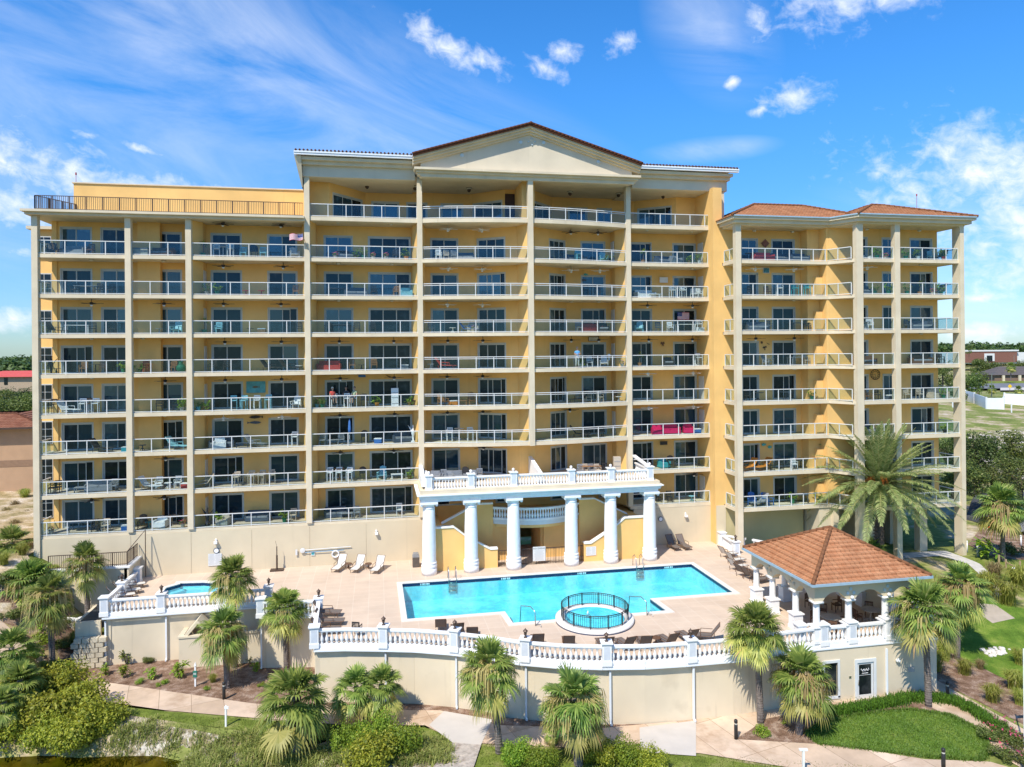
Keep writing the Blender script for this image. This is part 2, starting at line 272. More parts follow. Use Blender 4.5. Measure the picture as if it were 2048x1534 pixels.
# ------------------------------------------------------------------ mesh helpers
class MB:
    def __init__(s): s.v = []; s.f = []; s.uv = {}
    def add(s, vs, fs):
        o = len(s.v); s.v += [tuple(p) for p in vs]; s.f += [tuple(i+o for i in f) for f in fs]; return s
    def box(s, x0, x1, y0, y1, z0, z1):
        if x0 > x1: x0, x1 = x1, x0
        if y0 > y1: y0, y1 = y1, y0
        return s.add([(x0,y0,z0),(x1,y0,z0),(x1,y1,z0),(x0,y1,z0),(x0,y0,z1),(x1,y0,z1),(x1,y1,z1),(x0,y1,z1)],
                     [(0,3,2,1),(4,5,6,7),(0,1,5,4),(1,2,6,5),(2,3,7,6),(3,0,4,7)])
    def obox(s, p, q, w, z0, z1, side=0.0):
        "box along the ground line p-q, width w (side shifts it across), between z0 and z1"
        dx, dy = q[0]-p[0], q[1]-p[1]; L_ = sqrt(dx*dx+dy*dy) or 1e-6; nx, ny = -dy/L_, dx/L_
        a, b = side-w/2, side+w/2
        pts = [(p[0]+nx*a, p[1]+ny*a), (q[0]+nx*a, q[1]+ny*a), (q[0]+nx*b, q[1]+ny*b), (p[0]+nx*b, p[1]+ny*b)]
        return s.prism(pts, z0, z1)
    def prism(s, pts, z0, z1):
        n = len(pts); ar = sum(pts[i][0]*pts[(i+1) % n][1]-pts[(i+1) % n][0]*pts[i][1] for i in range(n))
        if ar < 0: pts = pts[::-1]
        o = len(s.v); s.v += [(p[0], p[1], z0) for p in pts]+[(p[0], p[1], z1) for p in pts]
        for i in range(n): j = (i+1) % n; s.f.append((o+i, o+j, o+n+j, o+n+i))
        if n <= 4: s.f += [tuple(o+i for i in range(n))[::-1], tuple(o+n+i for i in range(n))]
        else:
            for t in tessellate_polygon([[Vector((p[0], p[1], 0)) for p in pts]]):
                A, B, D_ = (pts[k] for k in t); cr = (B[0]-A[0])*(D_[1]-A[1])-(B[1]-A[1])*(D_[0]-A[0])
                if cr < 0: t = t[::-1]
                s.f.append(tuple(o+n+k for k in t)); s.f.append(tuple(o+k for k in t[::-1]))
        return s
    def vprism(s, pts, y0, y1):
        "polygon in x-z, extruded in y"
        m = MB().prism([(p[0], p[1]) for p in pts], -y1, -y0)
        return s.add([(v[0], -v[2], v[1]) for v in m.v], m.f)
    def tube(s, pts, r, n=6, r2=None):
        pts = [Vector(p) for p in pts]; m = len(pts); o = len(s.v)
        for i, p in enumerate(pts):
            t = (pts[min(i+1, m-1)]-pts[max(i-1, 0)]).normalized()
            a_ = t.cross(Vector((0, 0, 1))); a_ = a_.normalized() if a_.length > 1e-3 else Vector((1, 0, 0)); b_ = t.cross(a_)
            rr = r if r2 is None else r+(r2-r)*i/(m-1)
            for k in range(n): s.v.append(tuple(p+a_*(rr*cos(2*pi*k/n))+b_*(rr*sin(2*pi*k/n))))
        for i in range(m-1):
            for k in range(n): k2 = (k+1) % n; s.f.append((o+i*n+k, o+i*n+k2, o+(i+1)*n+k2, o+(i+1)*n+k))
        s.f.append(tuple(o+k for k in range(n))[::-1]); s.f.append(tuple(o+(m-1)*n+k for k in range(n))); return s
    def lathe(s, prof, n=10, c=(0, 0, 0), cap=True):
        o = len(s.v); m = len(prof)
        for r, z in prof:
            for k in range(n): s.v.append((c[0]+r*cos(2*pi*k/n), c[1]+r*sin(2*pi*k/n), c[2]+z))
        for i in range(m-1):
            for k in range(n): k2 = (k+1) % n; s.f.append((o+i*n+k, o+i*n+k2, o+(i+1)*n+k2, o+(i+1)*n+k))
        if cap: s.f.append(tuple(o+k for k in range(n))[::-1]); s.f.append(tuple(o+(m-1)*n+k for k in range(n)))
        return s
    def ball(s, c, r, n=8, m=5, sq=1.0):
        return s.lathe([(max(1e-3, r*sin(pi*i/m)), -r*sq*cos(pi*i/m)) for i in range(m+1)], n, c)
    def xf(s, M):
        s.v = [tuple(M @ Vector(p)) for p in s.v]; return s
    def mesh(s, name, material, smooth=False):
        me = bpy.data.meshes.new(name); me.from_pydata(s.v, [], s.f); 
        me.materials.append(material)
        if smooth: me.polygons.foreach_set('use_smooth', [True]*len(me.polygons))
        me.update(); return me
    def build(s, name, material, parent=None, smooth=False, label=None):
        o = bpy.data.objects.new(name, s.mesh(name, material, smooth)); C.objects.link(o)
        if parent: o.parent = parent
        if label: o['label'] = label
        return o
def tag(o, label=None, cat=None, group=None, kind=None):
    if label: o['label'] = label
    if cat: o['category'] = cat
    if group: o['group'] = group
    if kind: o['kind'] = kind
    return o
def thing(name, label, cat, loc=(0, 0, 0), rz=0.0, group=None):
    o = bpy.data.objects.new(name, None); o.empty_display_size = 0.3; C.objects.link(o); o.location = loc; o.rotation_euler = (0, 0, rz)
    return tag(o, label, cat, group)
def inst(name, me, parent=None, loc=(0, 0, 0), rz=0.0, sc=1.0):
    o = bpy.data.objects.new(name, me); C.objects.link(o); o.parent = parent; o.location = loc; o.rotation_euler = (0, 0, rz)
    if sc != 1.0: o.scale = (sc, sc, sc) if isinstance(sc, (int, float)) else sc
    return o
def place(tpl, label, cat, loc, rz=0.0, group=None, sc=1.0):
    "a new thing from a template: name, [(part, mesh, [(sub_part, mesh)])]"
    o = thing(tpl[0], label, cat, loc, rz, group)
    if sc != 1.0: o.scale = (sc, sc, sc)
    for part in tpl[1]:
        q = inst(part[0], part[1], o)
        for sub in (part[2] if len(part) > 2 else []): inst(sub[0], sub[1], q)
    return o
def lerp(a, b, t): return tuple(x+(y-x)*t for x, y in zip(a, b))
def ss(a, b, x):
    t = max(0.0, min(1.0, (x-a)/(b-a))); return t*t*(3-2*t)
# ================================================================== the condominium building
FL = [31.7]+[28.35-3.05*k for k in range(8)]         # floor heights, row 0 (penthouse) to row 8 (lowest)
CE = [35.0]+[28.35+3.1]+[FL[k-1]-0.28 for k in range(2, 9)]
CE[1] = 31.42
B = thing('condominium_building', 'yellow ten storey condominium building with cream columns and rows of balconies', 'building')
AX, BX, CXX, DX, EX, FX, GX = -28.75, -22.27, -17.91, -8.96, 0.05, 9.14, 18.19   # column lines
GR = 25.75
# ---- floor slabs and balcony slabs
def slab(name, pts, zt, th=0.28, m=None): return MB().prism(pts, zt-th, zt).build(name, m or TAN, B)
def arc(n=9):
    pts = []
    for i in range(n+1):
        t = i/n; pts.append((EX+(FX-EX)*t, -0.1-1.3*sin(t*pi/2)**0.9 if t < 1 else -1.4))
    for i in range(1, n+1):
        t = i/n; pts.append((FX+(GX-FX)*t, -1.4+1.3*(1-cos(t*pi/2))**0.95))
    return pts
ARC = arc()
def flr(name, pts, z):
    return MB().prism(pts, z+0.002, z+0.02).build(name, SLABF, B)
for k in range(1, 9):
    z = FL[k]
    if k < 8:
        slab('balcony_slab', [(AX-.2, 0), (EX-.01, 0), (EX-.01, 3.0), (AX-.2, 3.0)], z)
        if k != 7: slab('balcony_slab', ARC+[(GX, 3.0), (EX, 3.0)], z)
    else:
        slab('balcony_slab', [(AX-.2, .05), (EX-.01, .05), (EX-.01, 3.0), (AX-.2, 3.0)], z-.01, .2)
    slab('balcony_slab', [(GX+.01, 0), (GR+.1, 0), (GR+.1, 3.0), (GX+.01, 3.0)], z)
    slab('balcony_slab', [(26.68, -3.1), (35.5, -3.1), (36.7, -5.2), (47.1, -5.2), (47.1, -2.4), (26.68, -.8)], z)
    flr('floor_finish', [(AX+.3, .2), (EX-.3, .2), (EX-.3, 2.39), (AX+.3, 2.39)], z) if k < 8 else flr('floor_finish', [(AX+.3, .2), (EX-.3, .2), (EX-.3, 2.39), (AX+.3, 2.39)], z)
slab('balcony_slab', [(DX-.15, -.02), (EX-.01, -.02)]+ARC[1:-1]+[(GX, -.02), (27.3, -.02), (27.3, 7), (DX-.15, 7)], FL[0], .32)
# roof deck over the left wing and core
slab('roof_slab', [(AX-.7, -.75), (DX-.16, -.75), (DX-.16, 7), (AX-.7, 7)], 31.6, .18, TAN)
MB().prism([(AX-.5, -.5), (DX-.16, -.5), (DX-.16, 7), (AX-.5, 7)], 31.22, 31.42).build('cornice', TAN, B)
slab('roof_slab', [(AX-2.9, 5.2), (AX-.3, 5.2), (AX-.3, 12), (AX-2.9, 12)], 31.3, .25, TAN)
# core volume behind the balconies
MB().box(AX-2.6, DX, 7.0, 14, 2, 31.4).box(DX, 27.3, 7.0, 14, 3, 36).box(27.3, 47, 3.2, 12, 3, 31).build('core_wall', YEL, B)
MB().box(AX-2.6, AX-.62, 5.6, 6.99, 2, 31.2).build('side_wall', YEL, B)
for k in range(1, 9):            # small-paned windows on the set-back side bay
    w = inst('window', MB().box(-31.0, -29.9, 5.5, 5.6, FL[k]+.25, FL[k]+2.15).mesh('window', DFRAME), B)
    p_ = MB()
    for i in range(2):
        for j in range(3): p_.box(-30.95+i*.53, -30.95+i*.53+.46, 5.47, 5.5, FL[k]+.32+j*.6, FL[k]+.32+j*.6+.54)
    inst('pane', p_.mesh('pane', PANES[0]), w)
# ---- columns
def column(x, y, z0, z1, w=.42, d=.5, name='column'):
    return MB().box(x-w/2, x+w/2, y, y+d, z0, z1).build(name, TAN, B)
for x, z0, z1 in ((AX, 3.9, 31.21), (BX, 7.0, 31.21), (CXX, 7.0, 31.21), (DX, 7.0, 34.98), (EX, 7.0, 34.98), (GX, 7.0, 34.98)): column(x, -.14, z0, z1)
column(FX, -1.55, FL[6]-.3, 34.98, .44)
column(27.05, -.14, FL[0], 34.98, .35)
column(26.9, -3.25, 2.0, 31.3, .5); column(36.95, -5.35, 1.9, 31.3, .62); column(40.6, -5.35, 1.9, 31.3, .5); column(47.0, -5.38, 1.9, 31.3, .4, .9)
column(36.0, -3.25, 2.0, 7, .5, 2.2); column(44.6, -3.4, 1.9, 7, .75, .7); 
# ---- party walls: wedges that widen from the column back to the wall
def wedge(x, y0, y1, wl, wr, z0, z1, yb=2.41):
    return MB().prism([(x-.19, y0), (x+.19, y0), (x+wr, y0+1.0), (x+wr, yb), (x-wl, yb), (x-wl, y0+1.0)], z0, z1).build('party_wall', YEL, B)
for k in range(1, 9):
    z0, z1 = FL[k]-.001, CE[k]+.002
    wedge(CXX, .36, 0, .35, .75, z0, z1); wedge(DX, .36, 0, .5, .55, z0, z1)
    wedge(EX, .36, 0, .55, .5, z0, z1, 2.6); wedge(GX, .36, 0, .75, .35, z0, z1, 2.6)
    if k == 7: MB().box(8.4, 9.8, .44, 1.2, z0, z1).build('party_wall', YEL, B)
    if k < 7: MB().prism([(FX-.19, -1.04), (FX+.19, -1.04), (FX+.55, 0.3), (FX+.55, 1.2), (FX-.75, 1.2), (FX-.75, .3)], z0, z1).build('party_wall', YEL, B)
    MB().box(BX+.1, -20.5, 1.8, 2.41, z0, z1).build('party_wall', YEL, B)
    MB().box(AX+.2, AX+.55, 2.3, 5.6, z0-.2, z1).build('side_wall', YEL, B)
    # block between the middle and right wings, with the lit end wall
    MB().box(34.2, 35.35, -2.0, -.89, z0, z1).box(35.36, 35.6, -3.04, -.5, z0, z1).build('closet_wall', YEL, B)
    if k > 1: MB().box(34.75, 35.35, -2.45, -2.01, z0, z0+1.75).build('closet_wall', YEL, B)
MB().box(GR, 26.6, -.9, 7, 3.5, 35.0).build('end_wall', YEL, B)
# ---- back walls with door openings
def wallseg(p, q, z0, z1, ops, m=YEL, th=.25):
    "wall from p to q with openings (d0, d1, za, zb) measured along it; thickness goes behind"
    dx, dy = q[0]-p[0], q[1]-p[1]; L_ = sqrt(dx*dx+dy*dy); ux, uy = dx/L_, dy/L_
    P = lambda d: (p[0]+ux*d, p[1]+uy*d)
    mb = MB(); d = 0
    for a_, b_, za, zb in sorted(ops):
        if a_ > d: mb.obox(P(d), P(a_), th, z0, z1, th/2)
        if za > z0+.01: mb.obox(P(a_), P(b_), th, z0, za, th/2)
        if zb < z1-.01: mb.obox(P(a_), P(b_), th, zb, z1, th/2)
        d = b_
    if d < L_: mb.obox(P(d), P(L_), th, z0, z1, th/2)
    mb.build('back_wall', m, B)
DCOUNT = [0, 0]
PR = random.Random(5)
def door(p, q, d0, d1, z0, z1, n, row=3, nm_=None):
    "sliding glass door set in the wall p-q"
    dx, dy = q[0]-p[0], q[1]-p[1]; L_ = sqrt(dx*dx+dy*dy); rz = atan2(dy, dx); w = d1-d0; h = z1-z0
    loc = (p[0]+dx/L_*d0, p[1]+dy/L_*d0, z0)
    nm = nm_ or 'sliding_door' if n == 2 or nm_ else 'triple_sliding_door' if n == 3 else 'window'
    f = MB(); fw = .06
    f.box(0, w, .03, .15, h-fw, h).box(0, w, .03, .15, 0, .05).box(0, fw, .03, .15, .05, h-fw).box(w-fw, w, .03, .15, .05, h-fw)
    f.box(-.06, w+.06, -.02, .03, h, h+.07).box(-.06, 0, -.02, .03, 0, h).box(w, w+.06, -.02, .03, 0, h)
    o = inst(nm, f.mesh(nm, DFRAME), B, loc, rz)
    open_ = PR.random() < .18 and n >= 2
    pw = (w-2*fw)/n
    sh = PR.choice([0, 1, 1, 2, 2, 3, 4]) if row > 2 else PR.choice([1, 2, 3, 3, 4])  # upper rows favour panes with sky reflection painted in blue
    for i in range(n):
        yy = .06+.035*(i % 2); x0 = fw+i*pw-(.03 if i else 0); x1 = fw+(i+1)*pw
        if open_ and i == n-1: x0 -= pw*.45; x1 -= pw*.45
        s = MB().box(x0, x0+.055, yy, yy+.03, .05, h-fw).box(x1-.055, x1, yy, yy+.03, .05, h-fw).box(x0+.055, x1-.055, yy, yy+.03, h-fw-.06, h-fw).box(x0+.055, x1-.055, yy, yy+.03, .05, .13)
        s = inst('sash', s.mesh('sash', DFRAME), o)
        c_ = sh if PR.random() < .7 else PR.randrange(5)
        # pane quad carries the glass; a sheet painted dark stands for the unlit room
        inst('pane', MB().box(x0+.055, x1-.055, yy+.008, yy+.022, .13, h-fw-.06).mesh('pane', PANES[c_]), o)
    inst('dark_room_sheet', MB().box(fw, w-fw, .17, .2, .05, h-fw).mesh('dark_room_sheet', PANES[0]), o) if open_ else None
DPX = {  # bay: list of (px0, px1, panels); walls at given y
 'A': [(123.5, 184.5, 2), (204.5, 264, 2)], 'B': [(305, 364, 2)], 'C': [(424.5, 484, 2), (537.5, 595, 2)], 'D': [(650.5, 706, 2), (739, 822, 3)],
 'E': [(863.5, 917, 2)], 'F': [(1164, 1211, 2)], 'G': [(1263, 1303.5, 2), (1347.5, 1392.5, 2)], 'H': [(1484, 1516.5, 2), (1545.5, 1590, 2)]}
WY = {'A': 2.4, 'B': 2.4, 'C': 2.4, 'D': 2.4, 'E': 2.6, 'F': 2.6, 'G': 2.6, 'H': -.9}
SPAN = {'A': (AX+.2, BX+.1), 'B': (BX+.1, CXX), 'C': (CXX, DX), 'D': (DX, EX), 'E': (EX, 5.0), 'F': (13.3, GX), 'G': (GX, GR), 'H': (26.6, 35.4)}
for k in range(1, 9):
    z0, z1 = FL[k], CE[k]
    for b in 'ABCDEFGH':
        y = WY[b]; p, q = (SPAN[b][0], y), (SPAN[b][1], y); ops = []
        h = 2.16 if b != 'A' or k > 1 else 2.4
        for a_, c_, n in DPX[b]:
            d0, d1 = sx(a_, y)-p[0], min(sx(c_, y)-p[0], q[0]-p[0]-.05)
            if b in 'EF' and k == 8: continue
            ops.append((d0, d1, z0, z0+h)); door(p, q, d0, d1, z0, z0+h, n, k)
        wallseg(p, q, z0 if k < 8 or b not in 'EF' else 3.5, z1, ops)
    if k < 8:
        for p, q, a_, b_ in (((5.0, 2.6), (8.45, .45), sx(946, 2.2), sx(1012, .9)), ((9.75, .45), (13.3, 2.6), sx(1101, 1.4), sx(1139, 2.2))):
            L_ = sqrt((q[0]-p[0])**2+(q[1]-p[1])**2)
            d0 = (a_-p[0])/(q[0]-p[0])*L_; d1 = (b_-p[0])/(q[0]-p[0])*L_; d0 = max(d0, .25); d1 = min(d1, L_-.2)
            wallseg(p, q, z0, z1, [(d0, d1, z0, z0+2.16)]); door(p, q, d0, d1, z0, z0+2.16, 3, k)
    else:
        wallseg((5.0, 2.6), (13.3, 2.6), 3.5, z1, [(sx(1037, 2.6)-5.0, sx(1081, 2.6)-5.0, 3.5, 6.2)], YEL)
        for a_, c_ in ((868, 925), (990, 1030), (1100, 1135), (1196, 1252)):
            x0, x1 = sx(a_, 2.5), sx(c_, 2.5)
            door((x0, 2.5), (x1+1, 2.5), 0, x1-x0, 7.3, 9.2, 1 if c_-a_ < 50 else 2, k, 'window')
    # right wing: two bays behind the outer columns
    p, q = (35.61, -3.05), (46.55, -3.05)
    ops = []
    for a_, c_, n in ((1714, 1735.5, 2), (1766, 1793, 2), (1822, 1865, 2)):
        if k in (4, 5, 6, 7, 8) and a_ == 1766 and k != 5: continue
        d0, d1 = sx(a_, -3.05)-p[0], sx(c_, -3.05)-p[0]; ops.append((d0, d1, z0, z0+2.16)); door(p, q, d0, d1, z0, z0+2.16, n, k, None if a_ == 1822 else 'window')  # the two narrower ones are full sliding doors, though their parts say window
    wallseg(p, q, z0 if k < 8 else 7.0, z1, ops)
    MB().box(46.3, 46.55, -2.79, 3.2, z0, z1).build('end_wall', YEL, B)
# storage doors on the side walls of some bays
def storedoor(x, y0, y1, z, nx):
    o = inst('storage_door', MB().box(x, x+.05*nx, y0, y1, z+.03, z+2.1).mesh('storage_door', DOORW), B)
    inst('handle', MB().box(x+.05*nx, x+.1*nx, y0+.08, y0+.14, z+1, z+1.06).mesh('handle', STEEL), o)
for k in (2, 3, 4, 5, 7, 8): storedoor(CXX+.75, 1.45, 2.25, FL[k], 1)
for k in (1, 2, 5, 6, 8): storedoor(GR-.001, 1.1, 2.1, FL[k], -1)
for k in (1, 2, 4, 5, 6, 7, 8): inst('storage_door', MB().box(sx(1611, -.9), sx(1624, -.9), -.96, -.9, FL[k]+.03, FL[k]+2.1).mesh('storage_door', DOORW), B)
for k in (1, 3, 4, 6): storedoor(17.4, 1.5, 2.3, FL[k], -1)
# ---- penthouse row
PH = FL[0]
def ph(p, q, ops=()):
    L_ = sqrt((q[0]-p[0])**2+(q[1]-p[1])**2)
    wallseg(p, q, PH, 35.0, [(a_*L_, b_*L_, PH, PH+2.35) for a_, b_, n in ops])
    for a_, b_, n in ops: door(p, q, a_*L_, b_*L_, PH, PH+2.35, n, 1, 'penthouse_door')
ph((DX-.1, 1.6), (-7.3, 1.6)); ph((-7.3, 1.6), (-4.4, 5.0), ((.1, .9, 3),)); ph((-4.4, 5.0), (4.9, 5.0), ((.06, .31, 2), (.39, .58, 2), (.72, .93, 2)))
ph((4.9, 5.0), (7.7, 2.6), ((.1, .92, 3),)); ph((7.7, 2.6), (8.6, 2.6)); ph((9.7, 2.0), (12.6, 5.0), ((.1, .9, 3),)); ph((12.6, 5.0), (20.6, 5.0), ((.2, .42, 2), (.55, .72, 2)))
ph((20.6, 5.0), (23.9, 2.7), ((.1, .88, 3),)); ph((23.9, 2.7), (27.2, 2.7))
MB().box(8.6, 9.7, -.6, 3.4, PH, 35.0).build('party_wall', YEL, B)
MB().box(DX-.25, DX+.02, .4, 7, PH-.3, 35.0).box(27.1, 27.3, .4, 7, PH, 35.0).build('end_wall', YEL, B)
MB().box(7.72, 8.58, 2.5, 2.58, PH+.3, PH+2.9).build('shutter', mat('dark_shutter', (.05, .025, .02), .6), B)
MB().prism([(DX-.25, -.02), (EX, -.02), (EX, -1.4), (18.2, -1.4), (18.2, -.02), (27.3, -.02), (27.3, 7), (DX-.25, 7)], 35.0, 35.2).build('penthouse_ceiling', TAN, B)
# stacked cornices under the penthouse roof
def band(x0, x1, y0, y1, z0, z1, name='cornice', m=None): return MB().box(x0, x1, y0, y1, z0, z1).build(name, m or TAN, B)
for x0, x1 in ((DX-.3, -.3), (18.5, 27.45)):
    band(x0, x1, -.25, 7, 34.85, 35.75, 'fascia', GREYB); band(x0-.15, x1+.15, -.55, 7, 35.75, 36.05); band(x0-.3, x1+.3, -.85, 7, 36.05, 36.3)
    l_ = x0-.55 if x0 < 0 else x0; r_ = x1+.7 if x0 > 0 else x1
    g_ = MB().box(l_, r_, -1.15, -.9, 36.36, 36.6).box(l_, r_, -1.2, -1.12, 36.52, 36.66); g_.build('gutter', GUT, B)
    MB().add([(l_, -1.1, 36.62), (r_, -1.1, 36.62), (r_, 8, 37.3), (l_, 8, 37.3), (l_, -1.1, 36.72), (r_, -1.1, 36.72), (r_, 8, 37.4), (l_, 8, 37.4)], [(0, 3, 2, 1), (4, 5, 6, 7), (0, 1, 5, 4), (1, 2, 6, 5), (2, 3, 7, 6), (3, 0, 4, 7)]).build('roof', TILED, B)
    t_ = MB(); x = l_+.15
    while x < r_-.1: t_.tube([(x, -1.22, 36.72), (x, -.6, 36.78)], .085, 6); x += .3
    t_.build('eave_tiles', TILED, B, True)
MB().add([(DX-.85, -1.0, 36.3), (DX-.32, -1.0, 36.3), (DX-.28, -.1, 34.0), (DX-.36, -.1, 34.0)]+[(a_, 6, c_) for a_, b_, c_ in ((DX-.85, 0, 36.3), (DX-.32, 0, 36.3), (DX-.28, 0, 34.0), (DX-.36, 0, 34.0))], [(0, 1, 2, 3)[::-1], (4, 5, 6, 7), (0, 3, 7, 4), (0, 4, 5, 1)]).build('eave_bracket', TAN, B)
# pediment
PX0, PX1, PXC = -.3, 18.5, 9.1; ZE, ZA = 36.5, 39.35
MB().vprism([(PX0+.4, 35.5), (PX1-.4, 35.5), (PX1-.4, ZE-.25), (PXC, ZA-.25), (PX0+.4, ZE-.25)], -1.3, 6).build('pediment_wall', GREYB, B)
for y0, z0, z1, e in ((-1.6, 35.0, 35.16, .1), (-1.8, 35.16, 35.34, .2), (-2.05, 35.34, 35.52, .35)): band(PX0-e+.2, PX1+e-.2, y0, -.9, z0, z1)
MB().box(EX, 18.2, -1.6, -1.39, 34.85, 35.0).build('cornice', TAN, B)
def rake(y0, y1, lo, hi, m, name):
    mb = MB()
    for s in (-1, 1):
        xe = PX0-.25 if s < 0 else PX1+.25
        mb.vprism([(PXC, ZA+lo), (PXC, ZA+hi), (xe, ZE-.08+hi), (xe, ZE-.08+lo)], y0, y1)
    return mb.build(name, m, B)
rake(-1.72, 4, -.42, -.22, TAN, 'raking_cornice'); rake(-1.92, 4.01, -.22, -.06, TAN, 'raking_cornice'); rake(-1.5, 3.9, -.6, -.42, TAN, 'raking_cornice')
rake(-2.1, 9, -.06, .10, TILED, 'roof')
t_ = MB()
for s in (-1, 1):
    for i in range(30):
        f = (i+.5)/30; x = PXC+s*f*(PX1+.3-PXC); z = ZA+.1+(ZE-.08-ZA)*f
        t_.tube([(x-s*.17, -2.08, z+.08), (x+s*.17, -2.08, z-.02)], .12, 6, .10)
t_.tube([(PXC, -2.2, ZA+.12), (PXC, 9, ZA+.12)], .13)
t_.build('ridge_tiles', TILED, B, True)
MED = mat('pale_medallion', (.50, .58, .60), .7)
for px, py, r in ((1041, 285, .16), (1087, 286, .16), (1197, 324, .16), (924, 311, .16), (1057, 284, .07), (1070, 284, .07), (1063.5, 278, .07), (1064, 290, .07)):
    x = sx(px, -1.3, py); z = ZC+((HY-py)/FPX-ROLL*(px-CX0)/FPX)*depth(x, -1.3)
    MB().lathe([(r*.4, .0), (r, .0), (r, .05), (r*.6, .08)], 12).xf(Matrix.Translation((x, -1.3, z)) @ Matrix.Rotation(pi/2, 4, 'X')).build('medallion', MED, B)
# terrace block on the roof of the left wing
MB().box(sx(150, 3), DX-.3, 3, 10, 31.6, 34.4).build('penthouse_wall', YEL, B)
MB().box(sx(150, 3)-.1, DX-.3, 2.9, 10, 34.4, 34.5).build('parapet_cap', TAN, B)
# ---- lower base walls
MB().box(AX-.2, EX+.3, -.0, .3, 2.5, 6.78).build('base_wall', BASE, B)
for x in (BX, CXX, -13.4, DX, -4.5): MB().box(x-.015, x+.015, -.012, .0, 3.5, 6.7).build('wall_joint', mat('joint', (.45, .37, .25), .9), B)
MB().box(GX+.3, GR+.05, -.0, .3, 2.5, 6.70).build('base_wall', BASE, B)
MB().box(25.81, 34.3, -.93, -.5, 2.0, 6.70).build('base_wall', mat('shade_toned_stucco', (.50, .42, .22), .85, .06, .6, .2), B)  # beige wall coloured olive to paint in the shade under the balconies
MB().box(25.81, 26.7, -.99, -.94, 3.5, 6.9).build('base_wall', BASE, B)
MB().box(34.5, 36.4, -3.0, 1, 1.9, 6.71).box(37.5, 41.2, -.4, .2, 1.9, 6.71).box(43.6, 44.2, -.4, 3, 1.9, 6.71).box(38.8, 41.2, -2.0, -.41, 1.9, 6.71).build('base_wall', TAN, B)
MB().box(36.4, 46.5, 2.8, 3.1, 1.9, 6.7).build('entrance_dark_sheet', mat('dark_interior', (.025, .024, .022), .8), B)  # near-black sheet painted for the unlit recess behind the entrance
# ---- right wing roofs
def hip(x0, x1, y0, y1, z, h, d, m, parent, ov=0, nc=12, name='roof', lip=.12, ridge=True):
    "hipped roof of overlapping tile courses with ridge tiles"
    ax, bx_ = (x0+d, x1-d); ay, by = (y0+d, y1-d)
    if ax > bx_: ax = bx_ = (x0+x1)/2
    if ay > by: ay = by = (y0+y1)/2
    fv = [((x0, y0), (x1, y0), (bx_, ay), (ax, ay)), ((x1, y0), (x1, y1), (bx_, by), (bx_, ay)), ((x1, y1), (x0, y1), (ax, by), (bx_, by)), ((x0, y1), (x0, y0), (ax, ay), (ax, by))]
    mb = MB(); uvs = []
    for p, q, r, s in fv:
        for i in range(nc):
            t0, t1 = i/nc, (i+1)/nc
            A, B_, C_, D_ = lerp(p, s, t0), lerp(q, r, t0), lerp(q, r, t1), lerp(p, s, t1)
            za, zb = z+h*t0+lip*.55, z+h*t1
            dx, dy = q[0]-p[0], q[1]-p[1]; L_ = sqrt(dx*dx+dy*dy); ux, uy = dx/L_, dy/L_
            U = lambda P: ((P[0]-p[0])*ux+(P[1]-p[1])*uy)
            base = hash((round(p[0], 1), round(p[1], 1))) % 17
            mb.add([(A[0], A[1], za), (B_[0], B_[1], za), (C_[0], C_[1], zb), (D_[0], D_[1], zb), (A[0], A[1], za-lip*.55), (B_[0], B_[1], za-lip*.55)], [(0, 1, 2, 3), (4, 5, 1, 0)])
            v0, v1 = i*.42+base, (i+1)*.42+base
            uvs += [(U(A), v0+.01), (U(B_), v0+.01), (U(C_), v1-.01), (U(D_), v1-.01), (U(A), v0+.02), (U(B_), v0+.02), (U(B_), v0+.02), (U(A), v0+.02)]
    mb.add([(x0, y0, z), (x1, y0, z), (x1, y1, z), (x0, y1, z)], [(3, 2, 1, 0)]); uvs += [(0, 0)]*4
    o = mb.build(name, m, parent)
    ul = o.data.uv_layers.new(name='UVMap')
    for i, c in enumerate(uvs): ul.data[i].uv = c
    if ridge:
        rt = MB()
        def line(P, Q):
            n = max(2, int((Vector(Q)-Vector(P)).length/.4))
            for i in range(n): rt.tube([lerp(P, Q, i/n), lerp(P, Q, (i+1.15)/n)], .13, 7, .10)
        for (cx, cy), (rx, ry) in (((x0, y0), (ax, ay)), ((x1, y0), (bx_, ay)), ((x0, y1), (ax, by)), ((x1, y1), (bx_, by))): line((cx, cy, z+.08), (rx, ry, z+h+.05))
        if bx_ > ax: line((ax, ay, z+h+.05), (bx_, ay, z+h+.05))
        rt.build('ridge_tiles', m, o, True)
    return o
for x0, x1, y0, y1 in ((26.0, 40.0, -3.95, 5.2), (36.3, 48.0, -6.1, 5.2)):
    hip(x0, x1, y0, y1, 32.0, 1.95, 4.6 if x0 < 30 else 5.4, TILE, B, nc=12)
EP = [(26.1, -3.85), (35.15, -3.85), (36.35, -6.0), (47.9, -6.0), (47.9, 5), (26.1, 5)]
MB().prism(EP, 31.75, 31.99).build('eave_fascia', TAN, B)
MB().prism([(26.35, -3.6), (35.3, -3.6), (36.5, -5.75), (47.65, -5.75), (47.65, 5), (26.35, 5)], 31.45, 31.75).build('eave_soffit', TAN, B)
MB().prism([(26.6, -3.28), (35.5, -3.28), (36.7, -5.4), (47.25, -5.4), (47.25, 4.5), (26.6, 4.5)], 31.3, 31.45).build('eave_beam', TAN, B)
g_ = MB()
for i in range(4): g_.obox(EP[i], EP[i+1], .1, 31.95, 32.06, -.06)
g_.build('gutter', mat('blue_gutter', (.30, .42, .50), .4), B)
